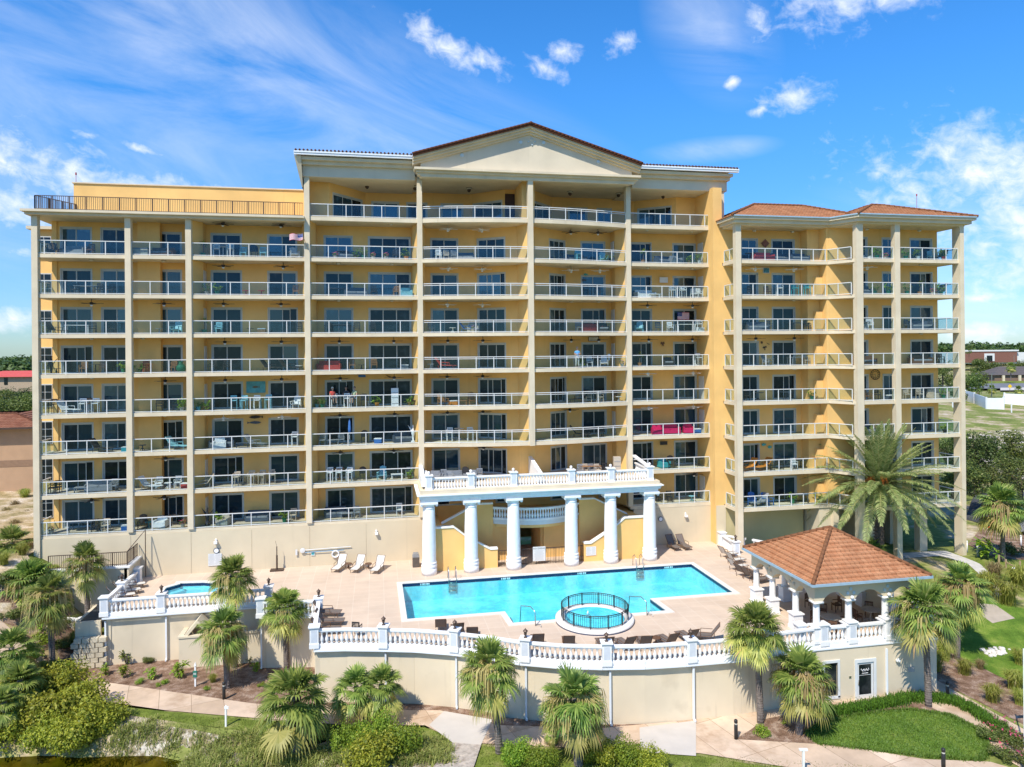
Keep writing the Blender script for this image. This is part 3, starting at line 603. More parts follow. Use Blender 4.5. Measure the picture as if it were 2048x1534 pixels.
# ---- railings
def railing(pts, z, n=None, double=False, h=1.06, p0=True, p1=True, every=1.5, name='railing'):
    "metal railing with clear glass along a ground line"
    D_ = [0]
    for i in range(1, len(pts)): D_.append(D_[-1]+sqrt((pts[i][0]-pts[i-1][0])**2+(pts[i][1]-pts[i-1][1])**2))
    T = D_[-1]
    def P(d):
        for i in range(1, len(pts)):
            if d <= D_[i]+1e-6: return lerp(pts[i-1], pts[i], (d-D_[i-1])/(D_[i]-D_[i-1]+1e-9))
        return pts[-1]
    n = n or max(1, round(T/every)); mb = MB(); gl = MB()
    for i in range(len(pts)-1):
        a_, b_ = pts[i], pts[i+1]
        mb.obox(a_, b_, .075, z+h-.06, z+h); mb.obox(a_, b_, .05, z+.05, z+.10)
        if double: mb.obox(a_, b_, .045, z+h-.2, z+h-.155)
    for i in range(n+1):
        if (i == 0 and not p0) or (i == n and not p1): continue
        q = P(T*i/n); mb.box(q[0]-.03, q[0]+.03, q[1]-.03, q[1]+.03, z, z+h-.06)
    o = mb.build(name, WMET, B)
    for i in range(len(pts)-1):
        gl.obox(pts[i], pts[i+1], .012, z+.10, z+h-(.2 if double else .06))
    gl.build('glass_panel', RGLASS, o)
    return o
for k in range(1, 9):
    z = FL[k]
    railing([(AX, 2.3), (AX, .08), (BX-.22, .08)], z, None, p0=False, every=1.35)
    railing([(BX+.22, .08), (CXX-.22, .08)], z, 3); railing([(CXX+.22, .08), (DX-.22, .08)], z, 6); railing([(DX+.22, .08), (EX-.22, .08)], z, 6)
    if k < 7:
        arcE = [(x, y+.12) for x, y in ARC if x < FX-.1]; arcE[0] = (EX+.22, arcE[0][1]); arcE.append((FX-.22, -1.28))
        arcF = [(x, y+.12) for x, y in ARC if x > FX+.1]; arcF[-1] = (GX-.22, arcF[-1][1]); arcF.insert(0, (FX+.22, -1.28))
        railing(arcE, z, 6, True); railing(arcF, z, 6, True)
    railing([(GX+.22, .08), (GR-.05, .08)], z, 5)
    railing([(26.78, -.95), (26.78, -2.9)], z, 2); railing([(27.2, -3.0), (35.45, -3.0), (36.45, -4.9)], z, 9, every=1.1)
    railing([(37.3, -5.1), (40.35, -5.1)], z, 3); railing([(40.85, -5.1), (46.8, -5.1)], z, 5); railing([(46.98, -4.45), (46.98, -2.6)], z, 1)
z = PH
railing([(DX+.22, .08), (EX-.22, .08)], z, 6)
railing([(EX+.22, ARC[0][1]+.12)]+[(x, y+.12) for x, y in ARC if EX+.3 < x < FX-.1]+[(FX-.22, -1.28)], z, 6, True)
railing([(FX+.22, -1.28)]+[(x, y+.12) for x, y in ARC if FX+.1 < x < GX-.3]+[(GX-.22, ARC[-1][1]+.12)], z, 6, True)
railing([(GX+.22, .08), (26.85, .08)], z, 6)
# black roof terrace railing
mb = MB(); R_ = [(-26.5, 4.0), (AX+.1, -.2), (DX-.3, -.2)]
for p, q in zip(R_, R_[1:]):
    mb.obox(p, q, .05, 32.68, 32.73); mb.obox(p, q, .04, 31.7, 31.74)
    L_ = sqrt((p[0]-q[0])**2+(p[1]-q[1])**2); n = int(L_/.13)
    for i in range(n+1):
        c_ = lerp(p, q, i/n); r = .04 if i % 9 == 0 else .014; mb.box(c_[0]-r, c_[0]+r, c_[1]-r, c_[1]+r, 31.6, 32.7)
mb.build('roof_railing', BRZ, B)
for px, py0, y, z0 in ((155, 345, 3.5, 34.5), (1836, 388, 2, 33.9)):
    x = sx(px, y); z1 = ZC+((HY-py0)/FPX-ROLL*(px-CX0)/FPX)*depth(x, y)
    MB().tube([(x, y, z0), (x, y, z1)], .02, 5).lathe([(.06, 0), (.06, .2)], 6, (x, y, z1-.2)).build('lightning_rod', mat('rust_red', (.35, .05, .04)), B)
# ================================================================== the ground
def H(x, y):
    h = 5.9*ss(-21.5, -30, x)*ss(-15, -1, y) + 2.3*ss(27, 34, x)*ss(-22, -6, y)
    if x < -30: h += 1.6*ss(-30, -60, x)*ss(0, 40, y)
    D = depth(x, y)
    h -= 1.45*ss(39.1, 37.6, D)*ss(-11.5, -16, x) + .35*ss(39.1, 37.6, D)*ss(-5, -8, x)
    h += 0.15*sin(x*.35+1)*sin(y*.4)*ss(8, 12, abs(x-3))*ss(-23, -10, y)*(1 if abs(x) > 29 else .3)
    if y > 45: h += 1.5*sin(x*.021)*sin(y*.017)*ss(45, 90, y) + 2.5*ss(45, 120, y)*ss(30, 60, x)*ss(200, 130, y)
    if y > 2 and -30 < x < 45: h = min(h, 3)
    return h
def hit(px, py):
    "where the sight line of a photo pixel meets the ground"
    u = (px-CX0)/FPX; v = (HY-py)/FPX; ut = u+ROLL*v; vt = v-ROLL*u; D = 25.0
    while D < 400:
        X = ut*D; x = CAMX+X*cos(YAW)+D*sin(YAW); y = CAMY-X*sin(YAW)+D*cos(YAW)
        if ZC+vt*D <= H(x, y): break
        D += .05
    return x, y
def grid(lo, hi, st): return [lo+st*i for i in range(int(round((hi-lo)/st))+1)]
XS = [-1500, -900, -500, -300, -200, -140, -100, -80]+grid(-70, 70, 1.0)+[80, 95, 110, 130, 160, 200, 300, 500, 900, 1500]
YS = [-90, -60]+grid(-45, 20, 1.0)+grid(24, 60, 4)+[70, 80, 95, 110, 130, 160, 200, 250, 300, 400, 600, 900, 1400, 2500]
INS = lambda x, y: (-21 < x < 28.3 and -15 < y < -1) or (-6.5 < x < 28.3 and -20 < y < -1)
mb = MB()
for y in YS:
    for x in XS: mb.v.append((x, y, H(x, y)-(1.5 if INS(x, y) else 0)))
nx_ = len(XS)
for j in range(len(YS)-1):
    for i in range(nx_-1): a_ = j*nx_+i; mb.f.append((a_, a_+1, a_+nx_+1, a_+nx_))
DUNE = groundmat('dune_sand_and_scrub', [(0.3, (.09, .13, .02)), (0.5, (.20, .22, .055)), (0.57, (.36, .29, .16)), (0.68, (.55, .46, .36))], .16, 12, .5, 2.2, .3)
tag(mb.build('ground', DUNE, smooth=True), kind='structure')
def drape(name, pts, m, off=.02, cell=1.0, kind='structure', label=None, cat=None, thick=0):
    "sheet that follows the ground inside an outline"
    import bmesh
    bm = bmesh.new(); vs = [bm.verts.new((p[0], p[1], 0)) for p in pts]
    for t in tessellate_polygon([[Vector((p[0], p[1], 0)) for p in pts]]):
        try: bm.faces.new([vs[i] for i in t])
        except ValueError: pass
    x0, x1 = min(p[0] for p in pts), max(p[0] for p in pts); y0, y1 = min(p[1] for p in pts), max(p[1] for p in pts)
    x = math.floor(x0)+cell
    while x < x1: bmesh.ops.bisect_plane(bm, geom=bm.verts[:]+bm.edges[:]+bm.faces[:], plane_co=(x, 0, 0), plane_no=(1, 0, 0)); x += cell
    y = math.floor(y0)+cell
    while y < y1: bmesh.ops.bisect_plane(bm, geom=bm.verts[:]+bm.edges[:]+bm.faces[:], plane_co=(0, y, 0), plane_no=(0, 1, 0)); y += cell
    bmesh.ops.recalc_face_normals(bm, faces=bm.faces[:])
    if sum(f.normal.z for f in bm.faces) < 0: bmesh.ops.reverse_faces(bm, faces=bm.faces[:])
    for v in bm.verts: v.co.z = H(v.co.x, v.co.y)+off
    me = bpy.data.meshes.new(name); bm.to_mesh(me); bm.free(); me.materials.append(m); me.polygons.foreach_set('use_smooth', [True]*len(me.polygons))
    o = bpy.data.objects.new(name, me); C.objects.link(o); return tag(o, label, cat, kind=kind)
PX = lambda *l: [G(a_, b_, z_) for a_, b_, z_ in [(t+(0,))[:3] for t in l]]
MULCH = groundmat('pine_bark_mulch', [(0.3, (.11, .06, .035)), (0.5, (.24, .15, .10)), (0.72, (.46, .35, .27))], 1.6, 12, 1.0, 22, .5)
SAND = groundmat('pale_sand', [(0.3, (.34, .27, .17)), (0.5, (.52, .45, .34)), (0.7, (.66, .60, .50))], .9, 10, .5, 14, .3)
LAWN = groundmat('mown_lawn', [(0.28, (.055, .105, .012)), (0.45, (.10, .175, .02)), (0.6, (.17, .235, .035)), (0.72, (.28, .29, .08))], .7, 12, .7, 26, .45)
LAWN2 = groundmat('rough_lawn', [(0.28, (.07, .10, .015)), (0.5, (.15, .19, .03)), (0.72, (.30, .28, .10))], .7, 12, .7, 22, .45)
PATH = pavermat('walk_concrete', (.50, .36, .24), (.62, .47, .34), (.28, .19, .12), 1.75, 3.6, .018, radians(-14), 0, .2, (.33, .20, .11))
NEWC = mat('new_concrete', (.52, .47, .41), .85, .05, 1.2, .1, 40)
DECKM = pavermat('pool_deck_pavers', (.57, .435, .32), (.60, .465, .345), (.65, .54, .43), 1.05, .78, .016, 0, .0, .09)
# beds, walks and lawns on the seaward side
PATHOUT = PX((-60, 1330), (120, 1352), (330, 1384), (505, 1408), (690, 1422), (880, 1422), (1000, 1452), (1200, 1458), (1392, 1440), (1540, 1412), (1590, 1385), (1720, 1392), (1870, 1360), (1900, 1378), (2048, 1460), (2200, 1530),
             (2200, 1600), (2048, 1540), (1970, 1498), (1870, 1466), (1850, 1420), (1760, 1405), (1620, 1425), (1550, 1445), (1500, 1462), (1500, 1476), (1640, 1486), (1850, 1520), (1980, 1525), (2100, 1560), (2100, 1620), (1400, 1508), (1200, 1500), (960, 1488), (905, 1480), (850, 1452), (700, 1452), (505, 1437), (330, 1422), (170, 1400), (-60, 1372))
bed = PX((-60, 1290, 1.0), (60, 1270, 1.2), (120, 1230, 1.6), (190, 1270, .8), (205, 1312, .3), (520, 1318), (650, 1300), (640, 1330), (900, 1400), (1010, 1436), (1200, 1444), (1392, 1427), (1560, 1390), (1610, 1372), (1600, 1400), (1500, 1425), (1392, 1455), (1200, 1472), (1000, 1466), (880, 1440), (700, 1430), (500, 1418), (320, 1395), (120, 1362), (-60, 1340))
tag(drape('mulch_bed', [(p[0], p[1]) for p in bed], MULCH, .012), kind='structure')
drape('lawn', PX((150, 1405), (505, 1440), (850, 1455), (960, 1492), (1400, 1512), (2100, 1625), (2100, 1720), (900, 1720), (855, 1500), (700, 1480), (520, 1466), (250, 1430)), LAWN2, .008)
drape('walkway', PATHOUT, PATH, .045)
drape('walkway', PX((858, 1452), (888, 1424), (985, 1441), (962, 1492), (905, 1487)), NEWC, .06)
drape('walkway', PX((1279, 1457), (1392, 1443), (1392, 1514), (1281, 1506)), NEWC, .06)
drape('mulch_bed', PX((1470, 1480), (1500, 1462), (1530, 1440), (1600, 1425), (1660, 1440), (1840, 1405), (1880, 1425), (1960, 1470), (1985, 1500), (1960, 1520), (1850, 1512), (1640, 1490)), MULCH, .055)
LAWNP = PX((1640, 1490), (1617, 1470), (1640, 1450), (1720, 1430), (1820, 1421), (1900, 1432), (1955, 1460), (1978, 1500), (1960, 1522), (1850, 1514))
drape('lawn', LAWNP, LAWN, .075)
drape('mulch_bed', PX((1860, 1370), (1870, 1300), (1960, 1330), (2060, 1380), (2200, 1440), (2200, 1520), (2048, 1450), (1920, 1385)), MULCH, .03)
drape('lawn', PX((1880, 1290, .6), (1900, 1200, 1.2), (2048, 1215, 1.2), (2250, 1260, 1), (2250, 1420, .3), (2060, 1372, .3), (1960, 1325, .4)), LAWN, .045)
drape('lawn', PX((1900, 1160, 1.8), (1960, 1115, 2), (2250, 1115, 2.2), (2250, 1180, 1.5), (2048, 1170, 1.5)), LAWN2, .03)
drape('paved_path', PX((1925, 1215, 1.1), (1985, 1243, 1), (2030, 1235, 1), (1990, 1215, 1.1)), mat('stepping_slab', (.40, .33, .25), .9, .1, 2, .2), .06)
drape('walkway', PX((1800, 1110, 2.2), (1890, 1108, 2.2), (1960, 1140, 1.8), (1990, 1165, 1.6), (1975, 1170, 1.6), (1935, 1140, 1.8), (1880, 1120, 2.1), (1800, 1122, 2.1)), mat('grey_walk', (.5, .47, .42), .9, .1, 2, .1), .05)
drape('mulch_bed', PX((1935, 1090, 2.3), (1960, 1060, 2.3), (2250, 1075, 2.3), (2250, 1130, 2.2), (1990, 1120, 2.2)), MULCH, .04)
drape('bank', PX((205, 1446), (260, 1444), (400, 1462), (520, 1478), (700, 1490), (850, 1506), (870, 1555), (600, 1535), (350, 1498), (240, 1475)), groundmat('limestone_rubble', [(0.35, (.14, .12, .05)), (0.52, (.26, .21, .13)), (0.62, (.50, .45, .36))], 2.5, 10, 1, 9, .4), .03, .5)
drape('sand_dune', [(-24, -8), (-29.2, -.5), (-29.4, 26), (-62, 40), (-62, -15), (-34, -14), (-28, -13)], groundmat('straw_and_sand', [(0.32, (.17, .15, .05)), (0.48, (.36, .27, .14)), (0.58, (.50, .40, .27)), (0.7, (.68, .60, .50))], .5, 12, .6, 9, .3), .02)
drape('sand_patch', PX((1935, 868, 3), (2048, 860, 3), (2200, 850, 3), (2200, 960, 3), (2048, 955, 3), (1990, 935, 3), (1950, 905, 3)), groundmat('sand_with_weeds', [(0.36, (.13, .16, .04)), (0.47, (.30, .26, .13)), (0.55, (.58, .50, .42)), (0.7, (.66, .60, .52))], .45, 12, .5, 5, .3), .05, 4.0)
drape('dark_court', PX((1930, 1040, 2.3), (1950, 985, 2.3), (2300, 985, 2.3), (2300, 1075, 2.3), (2000, 1062, 2.3)), groundmat('asphalt', [(0.3, (.05, .05, .055)), (0.7, (.09, .09, .09))], 1, 8, .3, 20, .2), .05)
POND = watermat('pond_water', (.40, .39, .14), 2.2, .25, .1, .05)
tag(MB().add([(-70, -70, -.98), (-5, -70, -.98), (-5, -10, -.98), (-70, -10, -.98)], [(0, 1, 2, 3)]).build('pond_water', POND), kind='structure')

# ================================================================== pool deck
DK = 3.5
OUT = [(-21.4, .0), (-21.4, -7.8), (-11.15, -7.8), (-11.15, -10.3), (-7.4, -10.9), (-7.25, -15.9)]
CURVE = [(-7.25, -15.9), (-5.4, -16.15), (-3.55, -16.6), (-1.5, -17.15), (.52, -17.95), (2.5, -18.95), (4.3, -20.1), (6.4, -21.0), (8.6, -21.6), (10.9, -22.0), (13.2, -22.15), (16.1, -22.2), (19.8, -21.9)]
OUT += CURVE[1:]+[(21.5, -21.75), (29.3, -21.75), (29.3, -5.0), (26.9, -1.0), (25.75, -.94), (25.75, .1), (18.5, .1), (18.5, 2.6), (0.1, 2.6), (0.1, .1), (-21.4, .1)]
POOL = [(-2.2, -5.6), (21.45, -5.6), (21.45, -13.2), (15.3, -13.2), (15.5, -15.55), (4.45, -15.55), (4.3, -13.5), (-2.1, -13.5)]
def inset(poly, d):
    n = len(poly); ar = sum(poly[i][0]*poly[(i+1) % n][1]-poly[(i+1) % n][0]*poly[i][1] for i in range(n)); s = 1 if ar > 0 else -1; out = []
    for i in range(n):
        a_, b_, c_ = Vector(poly[i-1]), Vector(poly[i]), Vector(poly[(i+1) % n]); u = (b_-a_).normalized(); v = (c_-b_).normalized()
        n1 = Vector((-u.y, u.x))*s; n2 = Vector((-v.y, v.x))*s; k = n1+n2; k = k/(k.dot(n1)) if k.dot(n1) > .2 else k
        out.append(tuple(b_+k*d))
    return out
HX, HY2 = sx(366, -3.2), -3.3
HOT = PX((312, 1189, DK), (322, 1176, DK), (350, 1168, DK), (352, 1164, DK), (412, 1162, DK), (440, 1164, DK), (470, 1170, DK), (480, 1180, DK), (470, 1192, DK), (430, 1197, DK), (340, 1198, DK))
def ringmesh(outer, inner, z, name, m, parent=None, th=0):
    mb = MB(); n = len(outer)
    for a_, b_ in zip(outer, inner): mb.v += [(a_[0], a_[1], z), (b_[0], b_[1], z), (a_[0], a_[1], z-th), (b_[0], b_[1], z-th)]
    for i in range(n):
        j = (i+1) % n; mb.f.append((4*i, 4*j, 4*j+1, 4*i+1))
        if th: mb.f += [(4*i, 4*i+2, 4*j+2, 4*j), (4*i+1, 4*j+1, 4*j+3, 4*i+3)]
    return mb.build(name, m, parent)
def holed(outer, holes, z, name, m, kind=None, parent=None):
    polys = [[Vector((p[0], p[1], 0)) for p in q] for q in [outer]+holes]; flat = [p for q in polys for p in q]
    fs = []
    for t in tessellate_polygon(polys):
        A, B_, D_ = (flat[k] for k in t); cr = (B_-A).cross(D_-A).z; fs.append(tuple(t) if cr > 0 else tuple(t[::-1]))
    mb = MB().add([(p.x, p.y, z) for p in flat], fs); o = mb.build(name, m, parent)
    if kind: o['kind'] = kind
    return o
POOLB = watermat('pool_water', (.56, .95, .99), 2.8, .5, .27, .03)
SHELL = groundmat('pool_plaster', [(0.35, (.17, .55, .66)), (0.5, (.27, .68, .77)), (0.68, (.42, .80, .85))], .5, 5, 0, 3.5, .10)  # turquoise mottling paints mild caustic light into the plaster
NAVY = mat('navy_tile', (.012, .03, .09), .3, .3, 20)
COP = mat('pool_coping', (.72, .66, .58), .7, .05, 3)
def pool(name, poly, label, depth_=1.35, steps=None):
    P = thing(name, label, 'pool', (0, 0, 0))
    inn = inset(poly, .38); n = len(poly)
    ringmesh(poly, inn, DK+.05, 'coping', COP, P, .08)
    w = MB(); t = MB()
    for i in range(n):
        a_, b_ = inn[i], inn[(i+1) % n]
        w.add([(*a_, DK-depth_), (*b_, DK-depth_), (*b_, DK-.24), (*a_, DK-.24)], [(0, 1, 2, 3)]); t.add([(*a_, DK-.24), (*b_, DK-.24), (*b_, DK+.0), (*a_, DK+.0)], [(0, 1, 2, 3)])
    w.build('pool_wall', SHELL, P); t.build('tile_band', NAVY, P)
    holed(inn, [], DK-depth_, 'pool_floor', SHELL, None, P); holed(inn, [], DK-.1, 'water', POOLB, None, P)
    return P
MPOOL = pool('swimming_pool', POOL, 'large turquoise swimming pool with white coping in front of the portico')
holed(OUT, [POOL, HOT], DK, 'pool_deck', DECKM, 'structure')
HP = pool('hot_tub', HOT, 'small stepped blue spa pool on the left terrace', .9)
hi_ = inset(HOT, .38)
st_ = MB()
for k, d in ((0, .35), (1, .75)): pass
ringmesh(inset(HOT, .381), inset(HOT, .85), DK-.38, 'step', mat('pool_step', (.35, .66, .76), .6), HP, .5)
# steps, ladders and hand rails of the pool
st = MB()
for i in range(3): st.box(4.95+i*.32, 5.27+i*.32, -15.15, -13.3, DK-1.3, DK-.32-i*.28); st.box(14.8-i*.32-.0, 15.1-i*.32, -15.15, -13.3, DK-1.3, DK-.32-i*.28)
st.build('step', SHELL, MPOOL)
st = MB().box(15.12, 15.14, -15.1, -13.4, DK-.12, DK-.1); st = MB()
for i in range(3): st.box(15.02-.33*i, 15.0-.33*i+.06, -15.1, -13.3, DK-.315-i*.28, DK-.3-i*.28); st.box(4.95+.33*i, 5.01+.33*i, -15.1, -13.3, DK-.315-i*.28, DK-.3-i*.28)
st.build('step_edge', NAVY, MPOOL)
for x in (sx(905, -6.0, 1150), sx(1279, -6.0, 1120)):
    l_ = MB()
    for dx in (-.28, .28): l_.tube([(x+dx, -5.25, DK), (x+dx, -5.3, DK+.75), (x+dx, -5.6, DK+.95), (x+dx, -5.95, DK+.75), (x+dx, -6.05, DK+.1), (x+dx, -6.1, DK-.9)], .03, 6)
    for z in (.0, -.3, -.6): l_.box(x-.28, x+.28, -6.15, -6.0, DK-.15+z, DK-.11+z)
    l_.build('ladder', STEEL, MPOOL, True)
for px in (1062, 1285):
    x, y = G(px+9, 1252 if px < 1100 else 1231, DK)
    MB().tube([(x, y, DK), (x, y+.1, DK+.85), (x-.2, y+.5, DK+1.05), (x-.6, y+1.6, DK+.75), (x-.65, y+1.7, DK-.4)], .03, 6).tube([(x, y, DK+.1), (x+.3, y-.15, DK+.12), (x+.3, y-.3, DK)], .025, 6).build('hand_rail', STEEL, MPOOL, True)
TXT = mat('grey_lettering', (.45, .45, .45), .7)
def text(s, size, M, m, parent, name='lettering', ext=.003):
    cu = bpy.data.curves.new(name, 'FONT'); cu.body = s; cu.size = size; cu.extrude = ext; cu.align_x = 'CENTER'; cu.align_y = 'CENTER'
    cu.resolution_u = 2
    t = bpy.data.objects.new('tmp', cu); C.objects.link(t); dg = bpy.context.evaluated_depsgraph_get(); me = bpy.data.meshes.new_from_object(t.evaluated_get(dg)); bpy.data.objects.remove(t)
    me.materials.clear(); me.materials.append(m); o = bpy.data.objects.new(name, me); C.objects.link(o); o.parent = parent; o.matrix_local = M; return o
# spa ring with fence
SX, SY = 10.0, -15.7
S = thing('wading_pool', 'round raised wading pool at the edge of the large pool', 'pool', (SX, SY, 0))
MB().lathe([(2.42, DK-1.2), (2.42, DK-.02), (2.5, DK+.0), (2.5, DK+.2), (2.36, DK+.22), (1.92, DK+.22), (1.9, DK+.18), (1.9, DK+.04), (.01, DK+.04)], 48).build('basin', mat('white_coping', (.76, .73, .67), .6, .05, 3), S, True)
MB().lathe([(2.52, DK-.02), (2.52, DK+.06)], 48, cap=False).build('tile_band', NAVY, S)
MB().lathe([(1.885, DK+.06), (1.885, DK+.17)], 48, cap=False).build('inner_tile', mat('blue_plaster', (.2, .55, .68), .5), S)
MB().add([(1.89*cos(2*pi*i/40), 1.89*sin(2*pi*i/40), DK+.14) for i in range(40)], [tuple(range(40))]).build('water', POOLB, S)
MB().add([(1.88*cos(2*pi*i/40), 1.88*sin(2*pi*i/40), DK+.06) for i in range(40)], [tuple(range(40))]).build('pool_floor', SHELL, S)
MB().lathe([(.03, 0), (.10, .1), (.05, .28), (.14, .12), (.02, .4), (.01, .42)], 7, (-.35, .3, DK+.12)).build('fountain_jet', mat('foam', (.85, .9, .92), .3), S, True)
F = thing('ring_fence', 'black metal ring fence around the wading pool', 'fence', (SX, SY, DK+.22))
r = 2.12
def circ(r, z, n=48): return [(r*cos(2*pi*i/n), r*sin(2*pi*i/n), z) for i in range(n+1)]
MB().tube(circ(r, .80), .028, 4).tube(circ(r, .70), .018, 4).tube(circ(r, .10), .02, 4).build('rail', BLK, F)
m_ = MB()
for i in range(96):
    t = 2*pi*i/96; c_ = (r*cos(t), r*sin(t)); w = .009; m_.box(c_[0]-w, c_[0]+w, c_[1]-w, c_[1]+w, .10, .80)
m_.build('bars', BLK, F)
for i in range(12):
    t = 2*pi*i/12+.1; inst('post', MB().box(-.025, .025, -.025, .025, 0, .84).mesh('post', BLK), F, (r*cos(t), r*sin(t), 0), t)

# ================================================================== balustrades
BAL = MB().lathe([(.075, 0), (.075, .05), (.045, .07), (.055, .10), (.088, .20), (.078, .30), (.040, .42), (.036, .50), (.055, .54), (.07, .57), (.07, .62)], 8).mesh('baluster', WHT, True)
PILLAR = MB().box(-.25, .25, -.25, .25, -.12, 1.06).box(-.33, .33, -.33, .33, 1.06, 1.13).box(-.29, .29, -.29, .29, 1.0, 1.06).box(-.28, .28, -.28, .28, -.15, .12).mesh('pillar', WHT)
PANEL = MB().box(-.17, .17, -.256, -.25, .2, .92).mesh('panel', mat('pale_blue_white', (.60, .63, .66), .6))
LANT = (MB().box(-.09, .09, -.09, .09, 0, .03).lathe([(.07, .03), (.04, .08), (.03, .12)], 8).lathe([(.07, .12), (.10, .34), (.10, .36)], 6).mesh('lantern_body', BRZ), MB().lathe([(.15, .36), (.10, .42), (.03, .48), (.015, .53)], 8).mesh('lantern_roof', BRZ))
LL = []
def balustrade(label, runs, z, pillars=(), sp=.27, curb=.32, lantern=(), name='balustrade', height=.9, ball=False, cat='balustrade', curbdrop=.0, fascia=True, scale=1.0):
    T = thing(name, label, cat)
    for pts in runs:
        mb = MB(); cb = MB(); cum = [0]
        for p, q in zip(pts, pts[1:]):
            mb.obox(p, q, .26, z+height-.11, z+height); mb.obox(p, q, .2, z+height-.16, z+height-.11); mb.obox(p, q, .26, z-.04, z+.03)
            cb.obox(p, q, curb-.05, z-.14-curbdrop, z-.04)
            if fascia: cb.obox(p, q, curb+.06, z-.2-curbdrop, z-.14-curbdrop)
            cum.append(cum[-1]+sqrt((p[0]-q[0])**2+(p[1]-q[1])**2))
        mb.build('rail', WHT, T); cb.build('curb', WHT, T)
        n = int(cum[-1]/sp)
        for i in range(n):
            d = (i+.5)*cum[-1]/n
            for j in range(1, len(cum)):
                if d <= cum[j]: c_ = lerp(pts[j-1], pts[j], (d-cum[j-1])/(cum[j]-cum[j-1])); break
            if any(abs(c_[0]-p[0]) < .3 and abs(c_[1]-p[1]) < .3 for p in pillars): continue
            inst('baluster', BAL, T, (c_[0], c_[1], z+.03), 0, (1.15, 1.15, (height-.19)/.62))
    for p in pillars:
        rz = p[2] if len(p) > 2 else 0
        q = inst('pillar', PILLAR, T, (p[0], p[1], z), rz, (scale, scale, height/.9)); inst('panel', PANEL, q)
        if ball: inst('ball', MB().ball((0, 0, 1.3), .12).lathe([(.05, 1.13), (.05, 1.2)], 8).mesh('ball', WHT, True), q)
    for p, lb in lantern:
        l_ = thing('pillar_lantern', lb, 'lantern', (p[0], p[1], z+1.13*height/.9), 0, 'bronze lanterns on the balustrade pillars'); inst('lantern_body', LANT[0], l_); inst('lantern_roof', LANT[1], l_)
    return T
def along(curve, px):
    for p, q in zip(curve, curve[1:]):
        fx = lambda P: 0
        for i in range(40):
            c_ = lerp(p, q, i/40); u = ((c_[0]-CAMX)*cos(YAW)-(c_[1]-CAMY)*sin(YAW))/depth(*c_); 
            if abs(u*FPX+CX0-px+ROLL*-560) < 6: return (c_[0], c_[1], atan2(q[1]-p[1], q[0]-p[0]))
    return (*curve[-1], 0)
cp = [along(CURVE, px) for px in (763, 905, 1047, 1208, 1376, 1527)]
cp[0:0] = [(-7.25, -15.9, 0)]
nm = ['second', 'third', 'fourth', 'fifth', 'sixth', 'seventh']
balustrade('long curved white balustrade along the front edge of the pool deck', [CURVE+[(21.5, -21.75)]], DK, cp, .29,
           lantern=[(p, f'bronze lantern on the {nm[i]} pillar from the left along the curved balustrade') for i, p in enumerate(cp[1:-1])], curbdrop=.05)
balustrade('short white balustrade running back from the left end of the curved balustrade', [[(-7.4, -10.9), (-7.25, -15.6)]], DK, [(-7.4, -10.9)], .27, lantern=[((-7.4, -10.9), 'bronze lantern on the pillar left of the deck recliners')])
balustrade('white balustrade on the jog between the spa terrace and main deck', [[(-11.15, -10.3), (-7.4, -10.9)]], DK, [(-11.15, -10.2)], .27)
balustrade('white balustrade in front of the small spa pool', [[(-21.4, -7.8), (-11.15, -7.8)]], DK, [(-21.4, -7.8), (-17.9, -7.8), (-14.0, -7.8), (-11.0, -7.75)], .27, lantern=[((-17.9, -7.8), 'bronze lantern on pillar in front of the small spa pool'), ((-11.0, -7.75), 'bronze lantern on pillar right of the small spa pool')])
balustrade('white balustrade on the left side of the spa terrace', [[(-21.4, -7.8), (-21.4, -1.6)]], DK, [(-21.4, -4.6), (-21.4, -1.3)], .27, lantern=[((-21.4, -4.6), 'bronze lantern on pillar left of the spa terrace')])
balustrade('white balustrade around the gazebo corner facing the lawn', [[(21.5, -21.75), (29.2, -21.75)], [(29.2, -21.5), (29.2, -15.0)]], DK, [(20.7, -21.5), (22.0, -21.7), (23.85, -21.7), (26.3, -21.7), (29.0, -21.7)], .27, curbdrop=.05)
balustrade('white balustrade between the right wing and the gazebo', [[(26.2, -1.2), (27.6, -2.8)], [(28.0, -3.2), (29.4, -5.2)], [(29.2, -5.2), (29.2, -14.8)], [(26.2, -1.2), (25.9, -4.2)]], DK, [(26.2, -1.2), (25.9, -4.2), (29.3, -5.2)], .27, lantern=[((25.9, -4.2), 'bronze lantern on pillar beside the right wing column')])
# retaining walls
def rwall(label, pts, z0, z1, m=WALLB, th=.3, name='retaining_wall', pipes=(), off=.35, pz=3.0):
    T = thing(name, label, 'wall'); mb = MB()
    for p, q in zip(pts, pts[1:]): mb.obox(p, q, th, z0, z1+.22, th/2+.05)
    mb.build('wall', m, T)
    for p in pipes:
        o = inst('downpipe', MB().box(-.05, .05, -.05, .05, .15, pz-.0).box(-.05, .05, -.2, -.04, .08, .18).mesh('downpipe', GUT), T, (p[0], p[1], 0))
    return T
SH = lambda pts, d: [(p[0], p[1]+d) for p in pts]
cpx = [((px), along(CURVE, px)) for px in (763, 903, 1043, 1210, 1376)]
rwall('tall curved beige retaining wall below the curved balustrade', SH(CURVE, .0)+[(21.5, -21.75)], -.8, DK-.45, pipes=[(p[0]+.1, p[1]-.1) for _, p in cpx]+[(20.2, -21.97)])
rwall('straight beige retaining wall below the spa terrace balustrade', [(-21.4, -7.8), (-11.15, -7.8)], -.8, DK-.45, pipes=[(-21.35, -7.88), (-17.6, -7.88)])
rwall('beige retaining wall below the jog beside the spa terrace', [(-11.15, -7.8), (-11.15, -10.3), (-7.4, -10.9), (-7.25, -15.9)], -.8, DK-.45, pipes=[(-11.1, -10.4)])
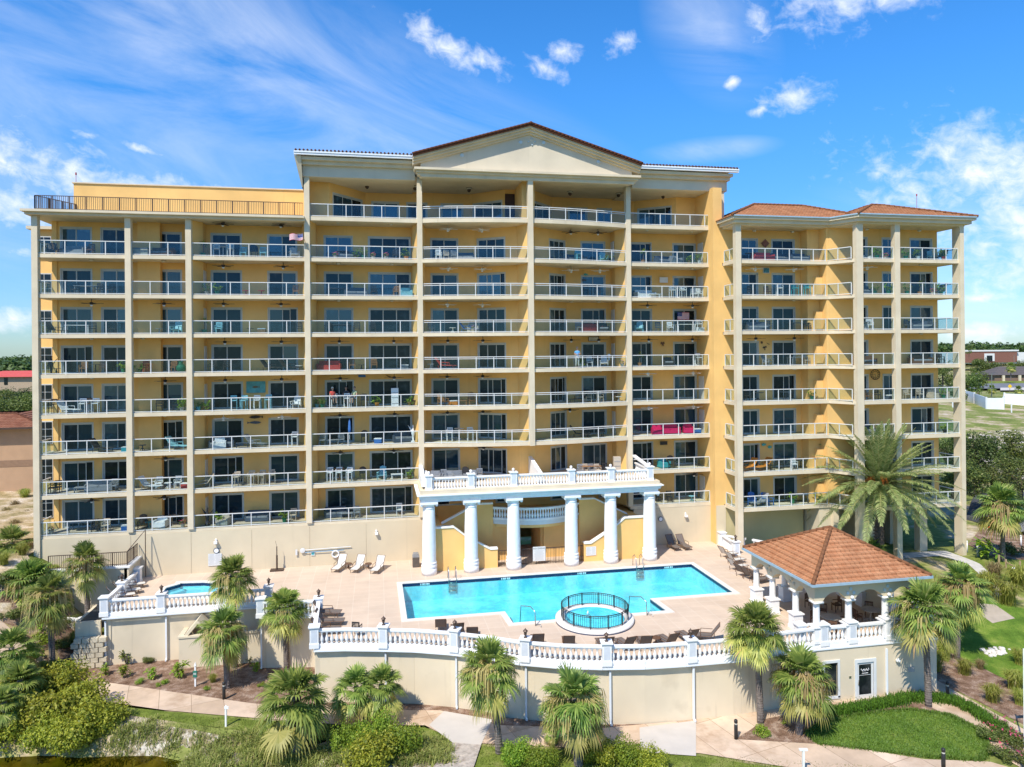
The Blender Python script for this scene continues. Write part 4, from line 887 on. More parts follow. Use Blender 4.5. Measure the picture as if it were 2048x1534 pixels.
rwall('beige retaining wall on the left side of the spa terrace', [(-21.4, 0), (-21.4, -7.8)], -.8, DK-.4)
gt = MB()
for c_ in (CURVE+[(21.5, -21.75), (29.5, -21.75)],): 
    for p, q in zip(c_, c_[1:]): gt.obox(p, q, .12, DK-.35, DK-.27, -.20)
GTR = gt.build('rain_gutter', GUT); tag(GTR, 'pale gutter running under the curved and gazebo balustrades', 'gutter')
tag(MB().obox((-21.5, -8.05), (-11.2, -8.05), .12, DK-.32, DK-.22).build('rain_gutter', GUT), 'pale gutter running under the spa terrace balustrade', 'gutter')
# small gabled vent house in front of the spa wall
x0, y0 = G(358, 1338, 0); x1 = -12.1
T = thing('garden_wall', 'low beige wall enclosure with a small triangular gable against the retaining wall', 'wall')
MB().box(x0, x1+.8, y0, y0+.2, -.2, 2.0).box(x0, x0+.2, y0+.2, -7.6, -.2, 2.0).box(x1+.6, x1+.8, y0+.2, -9, -.2, 2.0).build('wall', WALLB, T)
MB().box(x0-.06, x1+.86, y0-.06, y0+.26, 2.0, 2.12).box(x0-.06, x0+.26, y0+.26, -7.7, 2.0, 2.12).build('cap', TAN, T)
MB().vprism([(x0+.3, 2.12), (x0+.55, 2.12), (x0+1.15, 2.85), (x0+1.75, 2.12), (x0+2.0, 2.12), (x0+1.15, 3.1)], y0+.02, y0+1.4).build('gable', TAN, T)

# building lower left stair wall, planter and dark rail
T = thing('stair_wall', 'beige stair and landing wall at the left end of the deck', 'wall')
MB().box(-27.2, -21.7, -2.6, -2.3, 0, 5.0).box(-21.9, -21.6, -2.6, 0, 0, 5.0).build('wall', WALLB, T); MB().box(-27.3, -21.5, -2.7, -2.2, 5.0, 5.12).box(-21.95, -21.5, -2.2, 0, 5.0, 5.12).build('cap', WHT, T)
mb = MB(); R_ = [(-27.0, -2.45), (-21.75, -2.45), (-21.75, -.1)]
for p, q in zip(R_, R_[1:]):
    mb.obox(p, q, .05, 6.1, 6.15); mb.obox(p, q, .04, 5.22, 5.26); n = int(sqrt((p[0]-q[0])**2+(p[1]-q[1])**2)/.14)
    for i in range(n+1): c_ = lerp(p, q, i/n); r = .03 if i % 10 == 0 else .012; mb.box(c_[0]-r, c_[0]+r, c_[1]-r, c_[1]+r, 5.12, 6.12)
mb.tube([(-21.75, -2.45, 6.12), (-21.1, -.4, 7.2), (-21.1, -.4, 3.6)], .035, 5)
tag(mb.build('stair_railing', BRZ), 'dark bronze railing on the landing beside the beige building wall', 'railing')
T = thing('utility_enclosure', 'low beige enclosure left of the spa terrace with dark equipment inside', 'enclosure')
MB().box(-23.3, -21.75, -7.6, -7.4, 1, 2.95).box(-23.3, -23.1, -7.4, -2.7, 1, 2.95).build('wall', WALLB, T)
MB().box(-23.05, -21.6, -7.3, -5.3, 2.4, 2.95).box(-22.9, -21.7, -5.0, -3.9, 2.4, 3.2).lathe([(.5, 3.2), (.48, 3.4), (.2, 3.45)], 12, (-22.3, -4.4, 0)).build('equipment', mat('dark_equipment', (.05, .055, .06), .5, .3, 4), T)
T = thing('stone_wall', 'rough cream block wall at the left corner of the terrace wall', 'wall'); mb = MB()
rr = random.Random(3)
for j in range(8):
    for i in range(4):
        x = -23.4+i*.5+(j % 2)*.2; mb.box(x+.02, x+.46, -8.1-rr.random()*.08, -7.7, -.6+j*.33+.02, -.6+j*.33+.31)
mb.build('blocks', mat('limestone_block', (.58, .50, .36), .95, .15, 3, .8, 14), T)
T = thing('garden_wall', 'curved white capped beige wall among the palms at far left', 'wall')
pts = [(*G(a_, b_, z_), z_) for a_, b_, z_ in ((-30, 1262, 1.3), (0, 1256, 1.2), (25, 1250, 1.2), (45, 1252, 1.1), (70, 1262, 1.0), (110, 1272, .9), (150, 1275, .9), (188, 1262, 1.0))]
w_, c_ = MB(), MB()
for i, (p, q) in enumerate(zip(pts, pts[1:])): w_.obox(p, q, .25, -.3, 2.2-i*.02); c_.obox(p, q, .4, 2.2-i*.02, 2.32-i*.02)
w_.build('wall', WALLB, T); c_.build('cap', WHT, T)

# ================================================================== portico
P = thing('portico', 'white portico of six tall round columns carrying a balustraded terrace', 'portico')
CXS = (.34, 3.62, 7.0, 11.72, 15.03, 18.37); PY = -4.0
for x in CXS:
    c_ = inst('column', MB().lathe([(.53, .9), (.53, 1.0), (.53, 2.0), (.51, 3.5), (.455, 5.05), (.44, 5.1), (.48, 5.14), (.48, 5.2), (.44, 5.22), (.44, 5.34)], 24).mesh('column', WHT, True), P, (x, PY, DK), 0, (1, 1, .995))
    inst('base', MB().lathe([(.60, 0), (.60, .5), (.56, .52), (.61, .60), (.62, .70), (.57, .78), (.55, .80), (.59, .86), (.59, .95), (.53, .99)], 24).mesh('base', WHT, True), c_)
    inst('capital', MB().lathe([(.44, 5.30), (.47, 5.36), (.54, 5.46), (.55, 5.5), (.5, 5.51)], 24).box(-.66, .66, -.6, .6, 5.5, 5.68).tube([(-.57, -.5, 5.42), (-.57, .5, 5.42)], .10, 8).tube([(.57, -.5, 5.42), (.57, .5, 5.42)], .10, 8).mesh('capital', WHT), c_)
FT = FL[7]
MB().box(-.25, 18.95, -4.5, -3.5, 9.15, 9.4).box(-.4, 19.1, -4.65, -3.4, 9.4, 9.52).build('entablature', WHT, P)
MB().box(-.45, 19.15, -4.7, 2.55, 9.54, 9.66).box(-.6, 19.3, -4.85, 2.55, 9.66, 9.74).build('cornice', WHT, P)
MB().box(-.25, .3, -3.5, 2.5, 9.15, 9.52).box(18.4, 18.95, -3.5, 2.5, 9.15, 9.52).build('side_beam', WHT, P)
MB().box(-.35, 19.05, -4.6, 2.58, 9.74, FT-.01).build('terrace_slab', TAN, P)
MB().box(0, 18.7, -4.3, 2.57, FT-.01, FT+.01).build('terrace_floor', SLABF, P)
balustrade('white balustrade with ball finials along the portico terrace', [[(.34, -4.1), (18.37, -4.1)], [(.34, -4.1), (.3, -.6)], [(18.4, -4.1), (18.5, -.6)]], FT, [(x, -4.1) for x in CXS], .235, .3, ball=True, fascia=False)
MB().add([(a_, y, z) for a_ in (18.3, 18.6) for y, z in ((-4.0, FT+.9), (-.3, FT+1.35), (-.3, FT+1.5), (-4.0, FT+1.05))], [(0, 1, 2, 3), (7, 6, 5, 4), (0, 4, 5, 1), (3, 2, 6, 7), (0, 3, 7, 4), (1, 5, 6, 2)]).build('side_parapet', WHT, P)
MB().add([(a_, y, z) for a_ in (9.2, 9.5) for y, z in ((-3.6, FT), (1.2, FT), (1.2, FT+1.75), (-3.6, FT+.85))], [(0, 1, 2, 3), (7, 6, 5, 4), (0, 4, 5, 1), (3, 2, 6, 7), (0, 3, 7, 4), (1, 5, 6, 2)]).build('divider_wall', WHT, P)
MB().add([(a_, y, z) for a_ in (-.2, .1) for y, z in ((-4.0, FT+.2), (0, FT+.2), (0, FT+1.3), (-1.4, FT+1.25), (-2.6, FT+.9), (-4.0, FT+.85))], [(0, 1, 2, 3, 4, 5), (11, 10, 9, 8, 7, 6), (0, 6, 7, 1), (1, 7, 8, 2), (2, 8, 9, 3), (3, 9, 10, 4), (4, 10, 11, 5), (5, 11, 6, 0)]).build('side_parapet', WHT, P)
# double stair under the portico
ST = thing('double_staircase', 'yellow double staircase with white capped sloping walls behind the portico columns', 'staircase')
MID = 9.36
for s in (-1, 1):
    X = lambda x: MID+s*(x-MID)
    lo = [(.35, 3.4), (5.8, 3.4), (5.8, 4.95), (5.2, 4.95), (3.3, 6.05), (2.3, 6.85), (.35, 6.85)]
    MB().vprism([(X(x), z) for x, z in lo], -3.5, -3.2).build('stair_wall', YEL, ST)
    cap = MB()
    for (xa, za), (xb, zb) in zip(lo[2:], lo[3:]): cap.vprism([(X(xa), za), (X(xb), zb), (X(xb), zb+.12), (X(xa), za+.12)], -3.58, -3.12)
    cap.build('cap', WHT, ST)
    MB().vprism([(X(x), z) for x, z in ((.6, 3.5), (3.5, 3.5), (2.9, 5.2), (.6, 6.7))], -3.2, -1.9).build('stair_flight', YEL, ST)
    hi = [(1.5, 3.4), (5.7, 3.4), (5.7, 8.2), (4.4, 8.2), (1.5, 6.75)]
    MB().vprism([(X(x), z) for x, z in hi], -1.85, -1.6).build('stair_wall', YEL, ST)
    cap = MB()
    for (xa, za), (xb, zb) in zip(hi[2:], hi[3:]): cap.vprism([(X(xa), za), (X(xb), zb), (X(xb), zb+.12), (X(xa), za+.12)], -1.93, -1.52)
    cap.build('cap', WHT, ST)
    MB().box(X(.4), X(1.5), -3.2, 2.5, 6.3, 6.55).build('landing', YEL, ST)
MB().box(5.7, 13.0, -1.6, 2.5, 6.75, 7.0).build('landing', YEL, ST)
MB().box(5.7, 7.4, -1.6, -1.3, 3.4, 6.74).box(7.4, 7.6, -1.31, 2.4, 3.4, 6.74).build('stair_wall', YEL, ST); MB().box(10.0, 13.0, -1.6, -1.3, 3.4, 6.74).box(9.8, 10.0, -1.31, 2.4, 3.4, 6.74).build('stair_wall', YEL, ST)
MB().box(7.9, 8.7, 2.5, 2.56, 3.5, 5.8).build('door', DFRAME, ST)
bc = [(5.75+7.2*i/12, -1.7-1.15*sin(pi*i/12)) for i in range(13)]
MB().prism(bc, 6.55, 7.0).build('balcony_floor', TRIMB, ST); MB().prism([lerp(p, (9.36, -1.7), .06) for p in bc], 6.3, 6.55).build('balcony_soffit', YEL, ST)
balustrade('curved white balustrade of the bowed balcony behind the portico columns', [bc], 7.05, (), .22, .2, fascia=False)
fe = MB(); 
for x0, x1 in ((5.85, 12.9),):
    fe.box(x0, x1, -3.37, -3.33, DK+1.25, DK+1.3).box(x0, x1, -3.37, -3.33, DK+.1, DK+.14); i = 0; x = x0
    while x < x1: r = .03 if i % 12 == 0 else .012; fe.box(x-r, x+r, -3.36, -3.34, DK, DK+1.28); x += .13; i += 1
tag(fe.build('gate_fence', BRZ), 'dark metal picket fence and gate between the stair walls', 'fence')
sg = thing('pool_rules_sign', 'white NO DIVING rules sign hanging on the gate fence', 'sign', (sx(1075, -3.45), -3.42, DK+.28))
MB().box(-.52, .52, -.02, 0, 0, 1.15).build('board', WMET, sg)
SM = lambda x, z: Matrix.Translation((x, -.024, z)) @ Matrix.Rotation(pi/2, 4, 'X')
BLKT = mat('black_lettering', (.03, .03, .03), .7)
text('NO DIVING', .185, SM(0, 1.0), BLKT, sg)
ln = MB(); rr = random.Random(2)
for i in range(15): w = .3+.12*rr.random(); ln.box(-w, w, -.023, -.021, .84-i*.055, .84-i*.055+.018)
ln.build('small_print', TXT, sg)
def notice(px, py, Y, w, h, label):
    x = sx(px, Y, py); z = ZC+((HY-py)/FPX-ROLL*(px-CX0)/FPX)*depth(x, Y)
    s = thing('notice_board', label, 'sign', (x, Y, z)); MB().box(-w/2, w/2, -.03, 0, -h/2, h/2).build('board', WMET, s); l_ = MB(); r_ = random.Random(px)
    n = int(h/.07)
    for i in range(1, n): 
        for q in (-1, 1): ww = w*.2*(.7+.5*r_.random()); l_.box(q*w*.24-ww, q*w*.24+ww, -.034, -.031, h/2-i*.07, h/2-i*.07+.022)
    l_.build('small_print', TXT, s)
notice(1182, 1102, -3.52, .85, .72, 'white notice board on the yellow stair wall right of the gate')
notice(430, 1119, -.03, 1.0, .95, 'pale notice board on the beige wall behind the spa palms')
# small writing: depth numbers on the pool edge
for px, py in ((850, 1166), (1012, 1155), (1163, 1143), (1335, 1130)):
    x, y = G(px, py, DK)
    w_ = MB()
    for i in range(5): w_.box(x-.34+i*.15, x-.26+i*.15+(.03 if i % 2 else 0), -5.995, -5.985, DK-.2, DK-.06)
    w_.build('depth_marking', mat('white_lettering', (.8, .8, .8), .6), MPOOL)

# ================================================================== gazebo
GZ = thing('gazebo', 'open gazebo with terracotta hip roof, arches and white columns at the deck corner', 'gazebo')
gx0, gx1, gy0, gy1 = 21.7, 28.3, -21.6, -14.9
zc0, zsp, ztop = DK+.98, DK+2.42, DK+3.42
gcols = [(x, gy0) for x in (gx0, 23.8, 26.25, gx1)]+[(gx0, y) for y in (-19.5, -16.9, gy1)]+[(gx1, y) for y in (-19.5, -16.9, gy1)]+[(23.8, gy1), (26.25, gy1)]
GC = MB().lathe([(.26, 0), (.26, .06), (.2, .1), (.2, .14), (.185, 1.2), (.185, 1.28), (.24, 1.32)], 16).box(-.3, .3, -.3, .3, 1.32, 1.44).mesh('column', WHT, True)
GP = MB().box(-.3, .3, -.3, .3, -.98, -.07).box(-.37, .37, -.37, .37, -.07, 0).box(-.34, .34, -.34, .34, -.98, -.8).mesh('pedestal', WHT)
for x, y in gcols:
    c_ = inst('column', GC, GZ, (x, y, zc0)); inst('pedestal', GP, c_)
def archwall(p, q, xs, name='arch_wall'):
    "beam with segmental arches between column positions xs (distances along p-q)"
    dx, dy = q[0]-p[0], q[1]-p[1]; L_ = sqrt(dx*dx+dy*dy); ux, uy = dx/L_, dy/L_
    top = [(-.25, ztop), (L_+.25, ztop)]; low = [(L_+.25, zsp)]
    for a_, b_ in reversed(list(zip(xs, xs[1:]))):
        a2, b2 = a_+.27, b_-.27; low.append((b2, zsp)) if low[-1] != (b2, zsp) else None
        for i in range(1, 10): t = i/10; low.append((b2+(a2-b2)*t, zsp+.5*sin(pi*t)**.75))
        low.append((a2, zsp))
    low.append((-.25, zsp))
    pts = low+top[:1]+[top[1]]
    m = MB().prism(pts, -.22, .22); vs = [(p[0]+ux*v[0]-uy*v[2], p[1]+uy*v[0]+ux*v[2], v[1]) for v in m.v]
    return MB().add(vs, m.f).build(name, TAN if 0 else BASE, GZ)
archwall((gx0, gy0), (gx1, gy0), [0, 2.1, 4.55, 6.6]); archwall((gx1, gy0+.23), (gx1, gy1), [-.1, 2.0, 4.6, 6.6]); archwall((gx0, gy1), (gx0, gy0+.23), [0, 2.1, 4.7, 6.6])
archwall((gx0+.3, gy1), (gx1-.3, gy1), [-.2, 1.8, 4.2, 6.2])
MB().box(gx0+.2, gx1-.2, gy0+.2, gy1-.2, ztop-.1, ztop-.02).build('ceiling', mat('gazebo_ceiling', (.42, .32, .22), .8), GZ)
MB().box(gx0-.45, gx1+.45, gy0-.45, gy1+.45, ztop, ztop+.1).build('eave_board', TAN, GZ)
hip(gx0-.62, gx1+.62, gy0-.62, gy1+.62, ztop+.1, 2.15, 3.9, TILE, GZ, nc=13, lip=.2)
g_ = MB(); e = .66
for p, q in (((gx0-e, gy0-e), (gx1+e, gy0-e)), ((gx0-e, gy1+e), (gx0-e, gy0-e)), ((gx1+e, gy0-e), (gx1+e, gy1+e))): g_.obox(p, q, .1, ztop+.02, ztop+.16)
g_.build('gutter', mat('blue_gutter', (.30, .42, .50), .4), GZ)
for x in (23.8, 26.25, 28.3):
    for dx, dz, r in ((0, .62, .1), (-.2, .38, .1), (.2, .38, .1)): MB().lathe([(r*.3, .02), (r, .03), (r, 0), (r*.5, .0)], 10).xf(Matrix.Translation((x+dx, gy0-.225, zsp+dz)) @ Matrix.Rotation(pi/2, 4, 'X')).build('medallion', MED, GZ)
    MB().ball((x, gy0-.36, zsp+.15), .11).build('wall_lamp', WHT, GZ, True)
for y in (-19.5, -16.9):
    for dy, dz, r in ((0, .62, .1), (-.2, .38, .1), (.2, .38, .1)): MB().ball((gx0-.24, y+dy, zsp+dz), r, 8, 4).build('medallion', TAN, GZ, True)
MB().box(28.3, 28.35, -19.2, -15, DK, DK+2.5).build('screen_wall', BASE, GZ)
# gym room below the gazebo
GY = thing('lower_level_wall', 'beige lower wall under the gazebo with white door, window and lamp', 'wall')
rm = [(20.9, -21.9), (29.45, -21.9), (29.45, -14)]
xd0, xd1 = sx(1713, -21.9, 1350), sx(1746, -21.9, 1350); xw0, xw1 = sx(1648, -21.9, 1350), sx(1674, -21.9, 1350)
def wallseg2(p, q, z0, z1, ops, par):
    mb = MB(); d = 0; L_ = q[0]-p[0]
    for a_, b_, za, zb in ops:
        mb.box(p[0]+d, p[0]+a_, p[1], p[1]+.3, z0, z1)
        if za > z0: mb.box(p[0]+a_, p[0]+b_, p[1], p[1]+.3, z0, za)
        mb.box(p[0]+a_, p[0]+b_, p[1], p[1]+.3, zb, z1); d = b_
    mb.box(p[0]+d, q[0], p[1], p[1]+.3, z0, z1); mb.box(29.15, 29.45, -21.6, -12, z0, z1); mb.build('wall', WALLB, par)
wallseg2((20.9, -21.95), (29.45, -21.95), -.3, DK-.26, [(xw0-20.9, xw1-20.9, .4, 2.35), (xd0-20.9, xd1-20.9, -.05, 2.2)], GY)
fr = MB().box(xd0-.16, xd0, -22.0, -21.9, 0, 2.2).box(xd1, xd1+.16, -22.0, -21.9, 0, 2.2).box(xd0-.16, xd1+.16, -22.0, -21.9, 2.2, 2.4).box(xw0-.14, xw0, -22.0, -21.9, .3, 2.35).box(xw1, xw1+.14, -22.0, -21.9, .3, 2.35).box(xw0-.14, xw1+.14, -22.0, -21.9, 2.35, 2.5).box(xw0-.14, xw1+.14, -22.0, -21.9, .25, .4); fr.build('frame', TRIMB, GY)
d_ = MB().box(xd0, xd0+.14, -21.93, -21.87, 0, 2.2).box(xd1-.14, xd1, -21.93, -21.87, 0, 2.2).box(xd0+.14, xd1-.14, -21.93, -21.87, 2.06, 2.2).box(xd0+.14, xd1-.14, -21.93, -21.87, 0, .28).build('door', WMET, GY)
MB().box(xd0+.14, xd1-.14, -21.91, -21.89, .28, 2.06).build('glass', PANES[0], d_); MB().tube([(xd0+.07, -21.98, .9), (xd0+.07, -22.02, 1.2)], .02).build('handle', STEEL, d_)
xm = (xd0+xd1)/2
MB().tube([(xm-.27+.54*i/26, -21.93, 1.72+.055*sin(i*1.9)+.05*sin(i*.8+.5)+.02*i/26) for i in range(27)], .011, 4).build('script_lettering', mat('white_lettering', (.8, .8, .8), .6), d_)
MB().tube([(xm-.2+.4*i/24, -21.93, 1.54+.028*sin(i*2.2)) for i in range(25)], .009, 4).build('script_lettering', mat('white_lettering', (.8, .8, .8), .6), d_)
MB().box(xd0+.16, xd1-.16, -21.925, -21.92, 1.42, 1.44).build('line', WMET, d_)
MB().box(xw0, xw1, -21.86, -21.84, .4, 2.35).build('window_glass', PANES[0], GY)
MB().lathe([(.05, 0), (.14, .1), (.14, .16), (.02, .3)], 8, (sx(1796, -22.05, 1305), -22.05, 2.0)).build('wall_lamp', TRIMB, GY)
MB().box(sx(1823, -22, 1325)-.22, sx(1823, -22, 1325)+.22, -21.99, -21.95, 1.35, 1.65).build('number_plaque', mat('plaque', (.45, .42, .38), .7, .3, 20), GY)
MB().box(sx(1701, -22, 1340)-.07, sx(1701, -22, 1340)+.07, -21.98, -21.95, 1.35, 1.47).build('switch_plate', STEEL, GY)
dp = sx(1774, -22.05, 1330); MB().box(dp-.05, dp+.05, -22.08, -21.97, .25, DK-.6).box(dp-.05, dp+.05, -22.3, -22.08, .12, .25).build('downpipe', GUT, GY)

mb = MB(); rr = random.Random(31)
for i in range(9000):
    t = rr.random(); k = rr.randrange(len(LAWNP)); p, q = LAWNP[k], LAWNP[(k+1) % len(LAWNP)]; c_ = lerp(p, q, t); x, y = c_[0]+rr.gauss(0, .1), c_[1]+rr.gauss(0, .1)
    a_ = rr.uniform(0, 6.28); h = rr.uniform(.06, .14); z = H(x, y)+.06; dx, dy = cos(a_), sin(a_)
    mb.add([(x-dy*.02, y+dx*.02, z), (x+dy*.02, y-dx*.02, z), (x+dx*h*.6, y+dy*h*.6, z+h)], [(0, 1, 2)])
tag(mb.build('lawn_edge_grass', leafmat('lawn_edge', (.07, .14, .015), (.17, .26, .03), .35)), 'ragged grass blades along the edge of the small lawn', 'grass', kind='stuff')

mb = MB(); xs_ = [p[0] for p in LAWNP]; ys_ = [p[1] for p in LAWNP]
def inside(x, y, P):
    c = False
    for i in range(len(P)):
        (x1, y1), (x2, y2) = P[i], P[i-1]
        if (y1 > y) != (y2 > y) and x < (x2-x1)*(y-y1)/(y2-y1)+x1: c = not c
    return c
for i in range(26000):
    x, y = rr.uniform(min(xs_), max(xs_)), rr.uniform(min(ys_), max(ys_))
    if not inside(x, y, LAWNP): continue
    a_ = rr.uniform(0, 6.28); h = rr.uniform(.03, .08); z = H(x, y)+.07; dx, dy = cos(a_), sin(a_)
    mb.add([(x-dy*.022, y+dx*.022, z), (x+dy*.022, y-dx*.022, z), (x+dx*h, y+dy*h, z+h)], [(0, 1, 2)])
tag(mb.build('lawn_grass', MATS['lawn_edge']), 'short mown grass on the small lawn', 'grass', kind='stuff')
# ================================================================== plants
PALMG = leafmat('palm_frond', (.08, .15, .025), (.38, .45, .10), .42, (.62, .56, .22))
PALMY = leafmat('palm_frond_yellowing', (.28, .30, .06), (.60, .55, .16), .4, (.58, .38, .15))
PALMF = leafmat('palm_flower_stalk', (.32, .23, .08), (.58, .47, .20), .3)
DATEG = leafmat('date_palm_leaflet', (.15, .23, .06), (.46, .54, .20), .4, (.64, .58, .25))
BARK = mat('palm_bark', (.17, .14, .12), .95, .35, 9, .9, 16)
BARKD = mat('palm_boots', (.10, .075, .06), .95, .5, 12, .9, 20)
WOOD = mat('tree_bark', (.12, .09, .06), .95, .3, 8, .8, 20)
GREENS = [leafmat('leaf_bright', (.12, .22, .02), (.36, .48, .05), .45, (.52, .50, .08)), leafmat('leaf_olive', (.05, .08, .015), (.19, .23, .045), .35, (.30, .30, .09)),
          leafmat('leaf_dark', (.03, .055, .012), (.12, .17, .035), .35), leafmat('leaf_seagrape', (.13, .18, .015), (.50, .50, .05), .45, (.62, .56, .10))]
GRASSM = leafmat('ornamental_grass', (.20, .25, .03), (.46, .46, .10), .4, (.58, .50, .22))
GRASSD = leafmat('dry_grass', (.22, .16, .06), (.40, .33, .15), .3)
PINK = leafmat('pink_blossom', (.55, .03, .12), (.75, .12, .28), .3)
def strip(mb, pts, ws, side):
    o = len(mb.v); side = Vector(side)
    for p, w in zip(pts, ws):
        if w <= 0: mb.v.append(tuple(p))
        else: mb.v += [tuple(p-side*w), tuple(p+side*w)]
    k = o
    for i in range(len(ws)-1):
        if ws[i+1] > 0: mb.f.append((k, k+1, k+3, k+2)); k += 2
        else: mb.f.append((k, k+1, k+2))
UP = Vector((0, 0, 1))
def fan(mb, P, az_, el_, L_, rnd, droop=.35, nb=21, pet=.8, spread=2.05):
    d = Vector((cos(az_)*cos(el_), sin(az_)*cos(el_), sin(el_)))
    s = d.cross(UP).normalized() if abs(d.z) < .98 else Vector((1, 0, 0)); n = s.cross(d)
    hub = P+d*pet-UP*pet*.12
    strip(mb, [P, hub], [.022, .014], s)
    d2 = (d-UP*.25).normalized(); n2 = s.cross(d2)
    for i in range(nb):
        th = -spread+2*spread*i/(nb-1)+rnd.uniform(-.05, .05); l = L_*(.72+.28*cos(th*.7))*rnd.uniform(.88, 1.08)
        b = (d2*cos(th)+s*sin(th)+n2*(.20*abs(sin(th)))).normalized(); q = b.cross(n2).normalized()
        m1 = hub+b*l*.5-UP*l*droop*.06; m2 = hub+b*l*.82-UP*l*droop*.28; tip = hub+b*l*1.02-UP*l*droop*.75
        strip(mb, [hub, m1, m2, tip], [.008, .042, .026, 0], q)
def palm_variant(seed, nleaf=34, flowers=7, sag=1.0, thin=1.0):
    nleaf = int(nleaf*1.4); r = random.Random(seed); g, y, f = MB(), MB(), MB()
    for i in range(nleaf):
        t = (i+.5)/nleaf; el_ = radians(84-135*sag*t**1.0+r.uniform(-13, 13)); az_ = i*2.39996+r.uniform(-.4, .4)
        pet = .50+.50*t+r.uniform(-.22, .2)
        fan(g if t < .8 else y, Vector((0, 0, -.3*t)), az_, el_, .70+r.uniform(-.14, .12), r, .12+.7*t, 22, pet)
    for i in range(flowers*5):
        az_ = r.uniform(0, 6.28); R1 = r.uniform(.5, 1.25); z1 = r.uniform(-.2, .25)
        c_, s_ = cos(az_), sin(az_)
        for k in range(9):
            a2 = az_+r.uniform(-.35, .35); R2 = R1+r.uniform(-.2, .25); dz = r.uniform(.3, 1.0)
            strip(f, [Vector((c_*R1*.5, s_*R1*.5, z1)), Vector((cos(a2)*R2*.9, sin(a2)*R2*.9, z1-.12)), Vector((cos(a2)*R2, sin(a2)*R2, z1-.2-dz))], [.008, .02, .012], (-s_, c_, 0))
    return g.mesh('fronds', PALMG), y.mesh('lower_fronds', PALMY), (f.mesh('flower_stalks', PALMF) if flowers else None)
PV = [palm_variant(11, 36, 3), palm_variant(12, 34, 8), palm_variant(13, 38, 5), palm_variant(14, 32, 0), palm_variant(15, 27, 10, 1.15), palm_variant(16, 42, 1, .9), palm_variant(17, 24, 4, 1.1)]
PGRP = 'sabal palms around the pool deck'
def palm(px, py, cx_, cy_, rp, label, var=0, z=None, boots=False, group=PGRP, tw=.15, cat='palm tree', name='sabal_palm'):
    "palm with its foot at one photo pixel and its crown centre above it, crown radius in photo pixels"
    x, y = G(px, py, 0 if z is None else z)
    if z is None: x, y = hit(px, py); z = H(x, y)
    D = depth(x, y); h = (py-cy_)/FPX*D; R = rp/FPX*D
    dx = (cx_-px)/FPX*D
    T = thing(name, label, cat, (x, y, z), 0, group); r = random.Random(px*7+py)
    tp = (dx*cos(YAW), -dx*sin(YAW), h)
    n = 10; pts = [(tp[0]*(i/n)**1.4, tp[1]*(i/n)**1.4, h*i/n-.15*(i == 0)) for i in range(n+1)]
    tr = MB(); tr.tube(pts, tw*1.25, 9, tw)
    for i in range(int(h/.13)):
        f = i*.13/h; p = lerp(pts[min(int(f*n), n-1)], pts[min(int(f*n)+1, n)], f*n-int(f*n)); rr_ = tw*(1.25-.25*f)
        tr.lathe([(rr_*1.0, 0), (rr_*1.07, .03), (rr_, .06)], 9, p)
    tr.build('trunk', BARK, T, True)
    if boots:
        b = MB()
        for i in range(int(h*22)):
            f = .15+.85*i/(h*22); p = lerp((0, 0, 0), tp, f); a_ = i*2.4; c_, s_ = cos(a_), sin(a_); w = .09
            b.obox((p[0]+c_*tw, p[1]+s_*tw), (p[0]+c_*(tw+.16), p[1]+s_*(tw+.16)), w, p[2]-.03, p[2]+.16)
        b.build('boots', BARKD, T)
    v = PV[var]; k = R/1.5; rz = r.uniform(0, 6.28)
    for nm_, me in zip(('fronds', 'lower_fronds', 'flower_stalks'), v):
        if me: inst(nm_, me, T, (tp[0], tp[1], tp[2]+.1), rz, k)
    return T
palm(176, 1252, 172, 1118, 46, 'slim palm standing in front of the dark landing railing at left', 6, 1.5)
palm(68, 1262, 62, 1158, 60, 'bushy palm at far left behind the curved capped wall', 2, 1.3)
palm(105, 1330, 98, 1188, 56, 'palm with drooping yellow crown on the mulch slope, far left of the path', 4)
palm(470, 1336, 466, 1150, 52, 'palm with crown overlapping the small blue spa pool', 0)
palm(455, 1376, 447, 1258, 57, 'palm beside the small triangular gable at the spa wall', 4)
palm(573, 1338, 570, 1216, 52, 'palm in front of the jog balustrade left of the curved deck edge', 5)
palm(594, 1498, 588, 1390, 84, 'largest bushy palm with thick booted trunk, lower left of centre', 3, 0.0, True, tw=.2)
palm(733, 1446, 712, 1372, 54, 'short palm leaning left of its twin below the curved balustrade', 3, 0.0)
palm(758, 1445, 764, 1368, 52, 'short palm on the right of the twin pair below the curved balustrade', 3, 0.0)
palm(998, 1506, 980, 1330, 72, 'tall leaning palm in front of the curved wall, just right of the boardwalk', 4)
palm(1157, 1530, 1152, 1395, 76, 'palm with shaggy tan flower stalks in front of the curved wall centre', 1, 0, True, tw=.19)
palm(1521, 1448, 1513, 1254, 64, 'tall palm in front of the deck left of the lower window', 5)
palm(1598, 1470, 1606, 1350, 68, 'palm covering the left window below the gazebo', 1)
palm(1857, 1414, 1850, 1212, 70, 'tall palm at the right corner of the wall below the gazebo', 0)
palm(1914, 1318, 1924, 1168, 58, 'palm on the slope right of the gazebo roof', 4)
palm(2006, 1122, 2004, 1006, 54, 'palm beside the parking court at the right edge', 0, 2.3)
palm(22, 1135, 25, 1085, 48, 'low palm on the dune against the left edge', 3, 4.5)
palm(20, 1385, 24, 1295, 58, 'wide low palm at the left edge above the big shrub', 3, 0.3)
palm(50, 1425, 40, 1360, 50, 'small dark palm half hidden behind the big shrub at left', 3, 0)
palm(1748, 1130, 1745, 1100, 34, 'small palm behind the gazebo roof below the date palm', 3, 2.2)
palm(1110, 1490, 1108, 1462, 22, 'tiny palmetto beside the booted trunk on the front lawn', 3, 0)
palm(20, 1475, 8, 1405, 40, 'palm cluster low at the left border by the pond', 3, -.3)
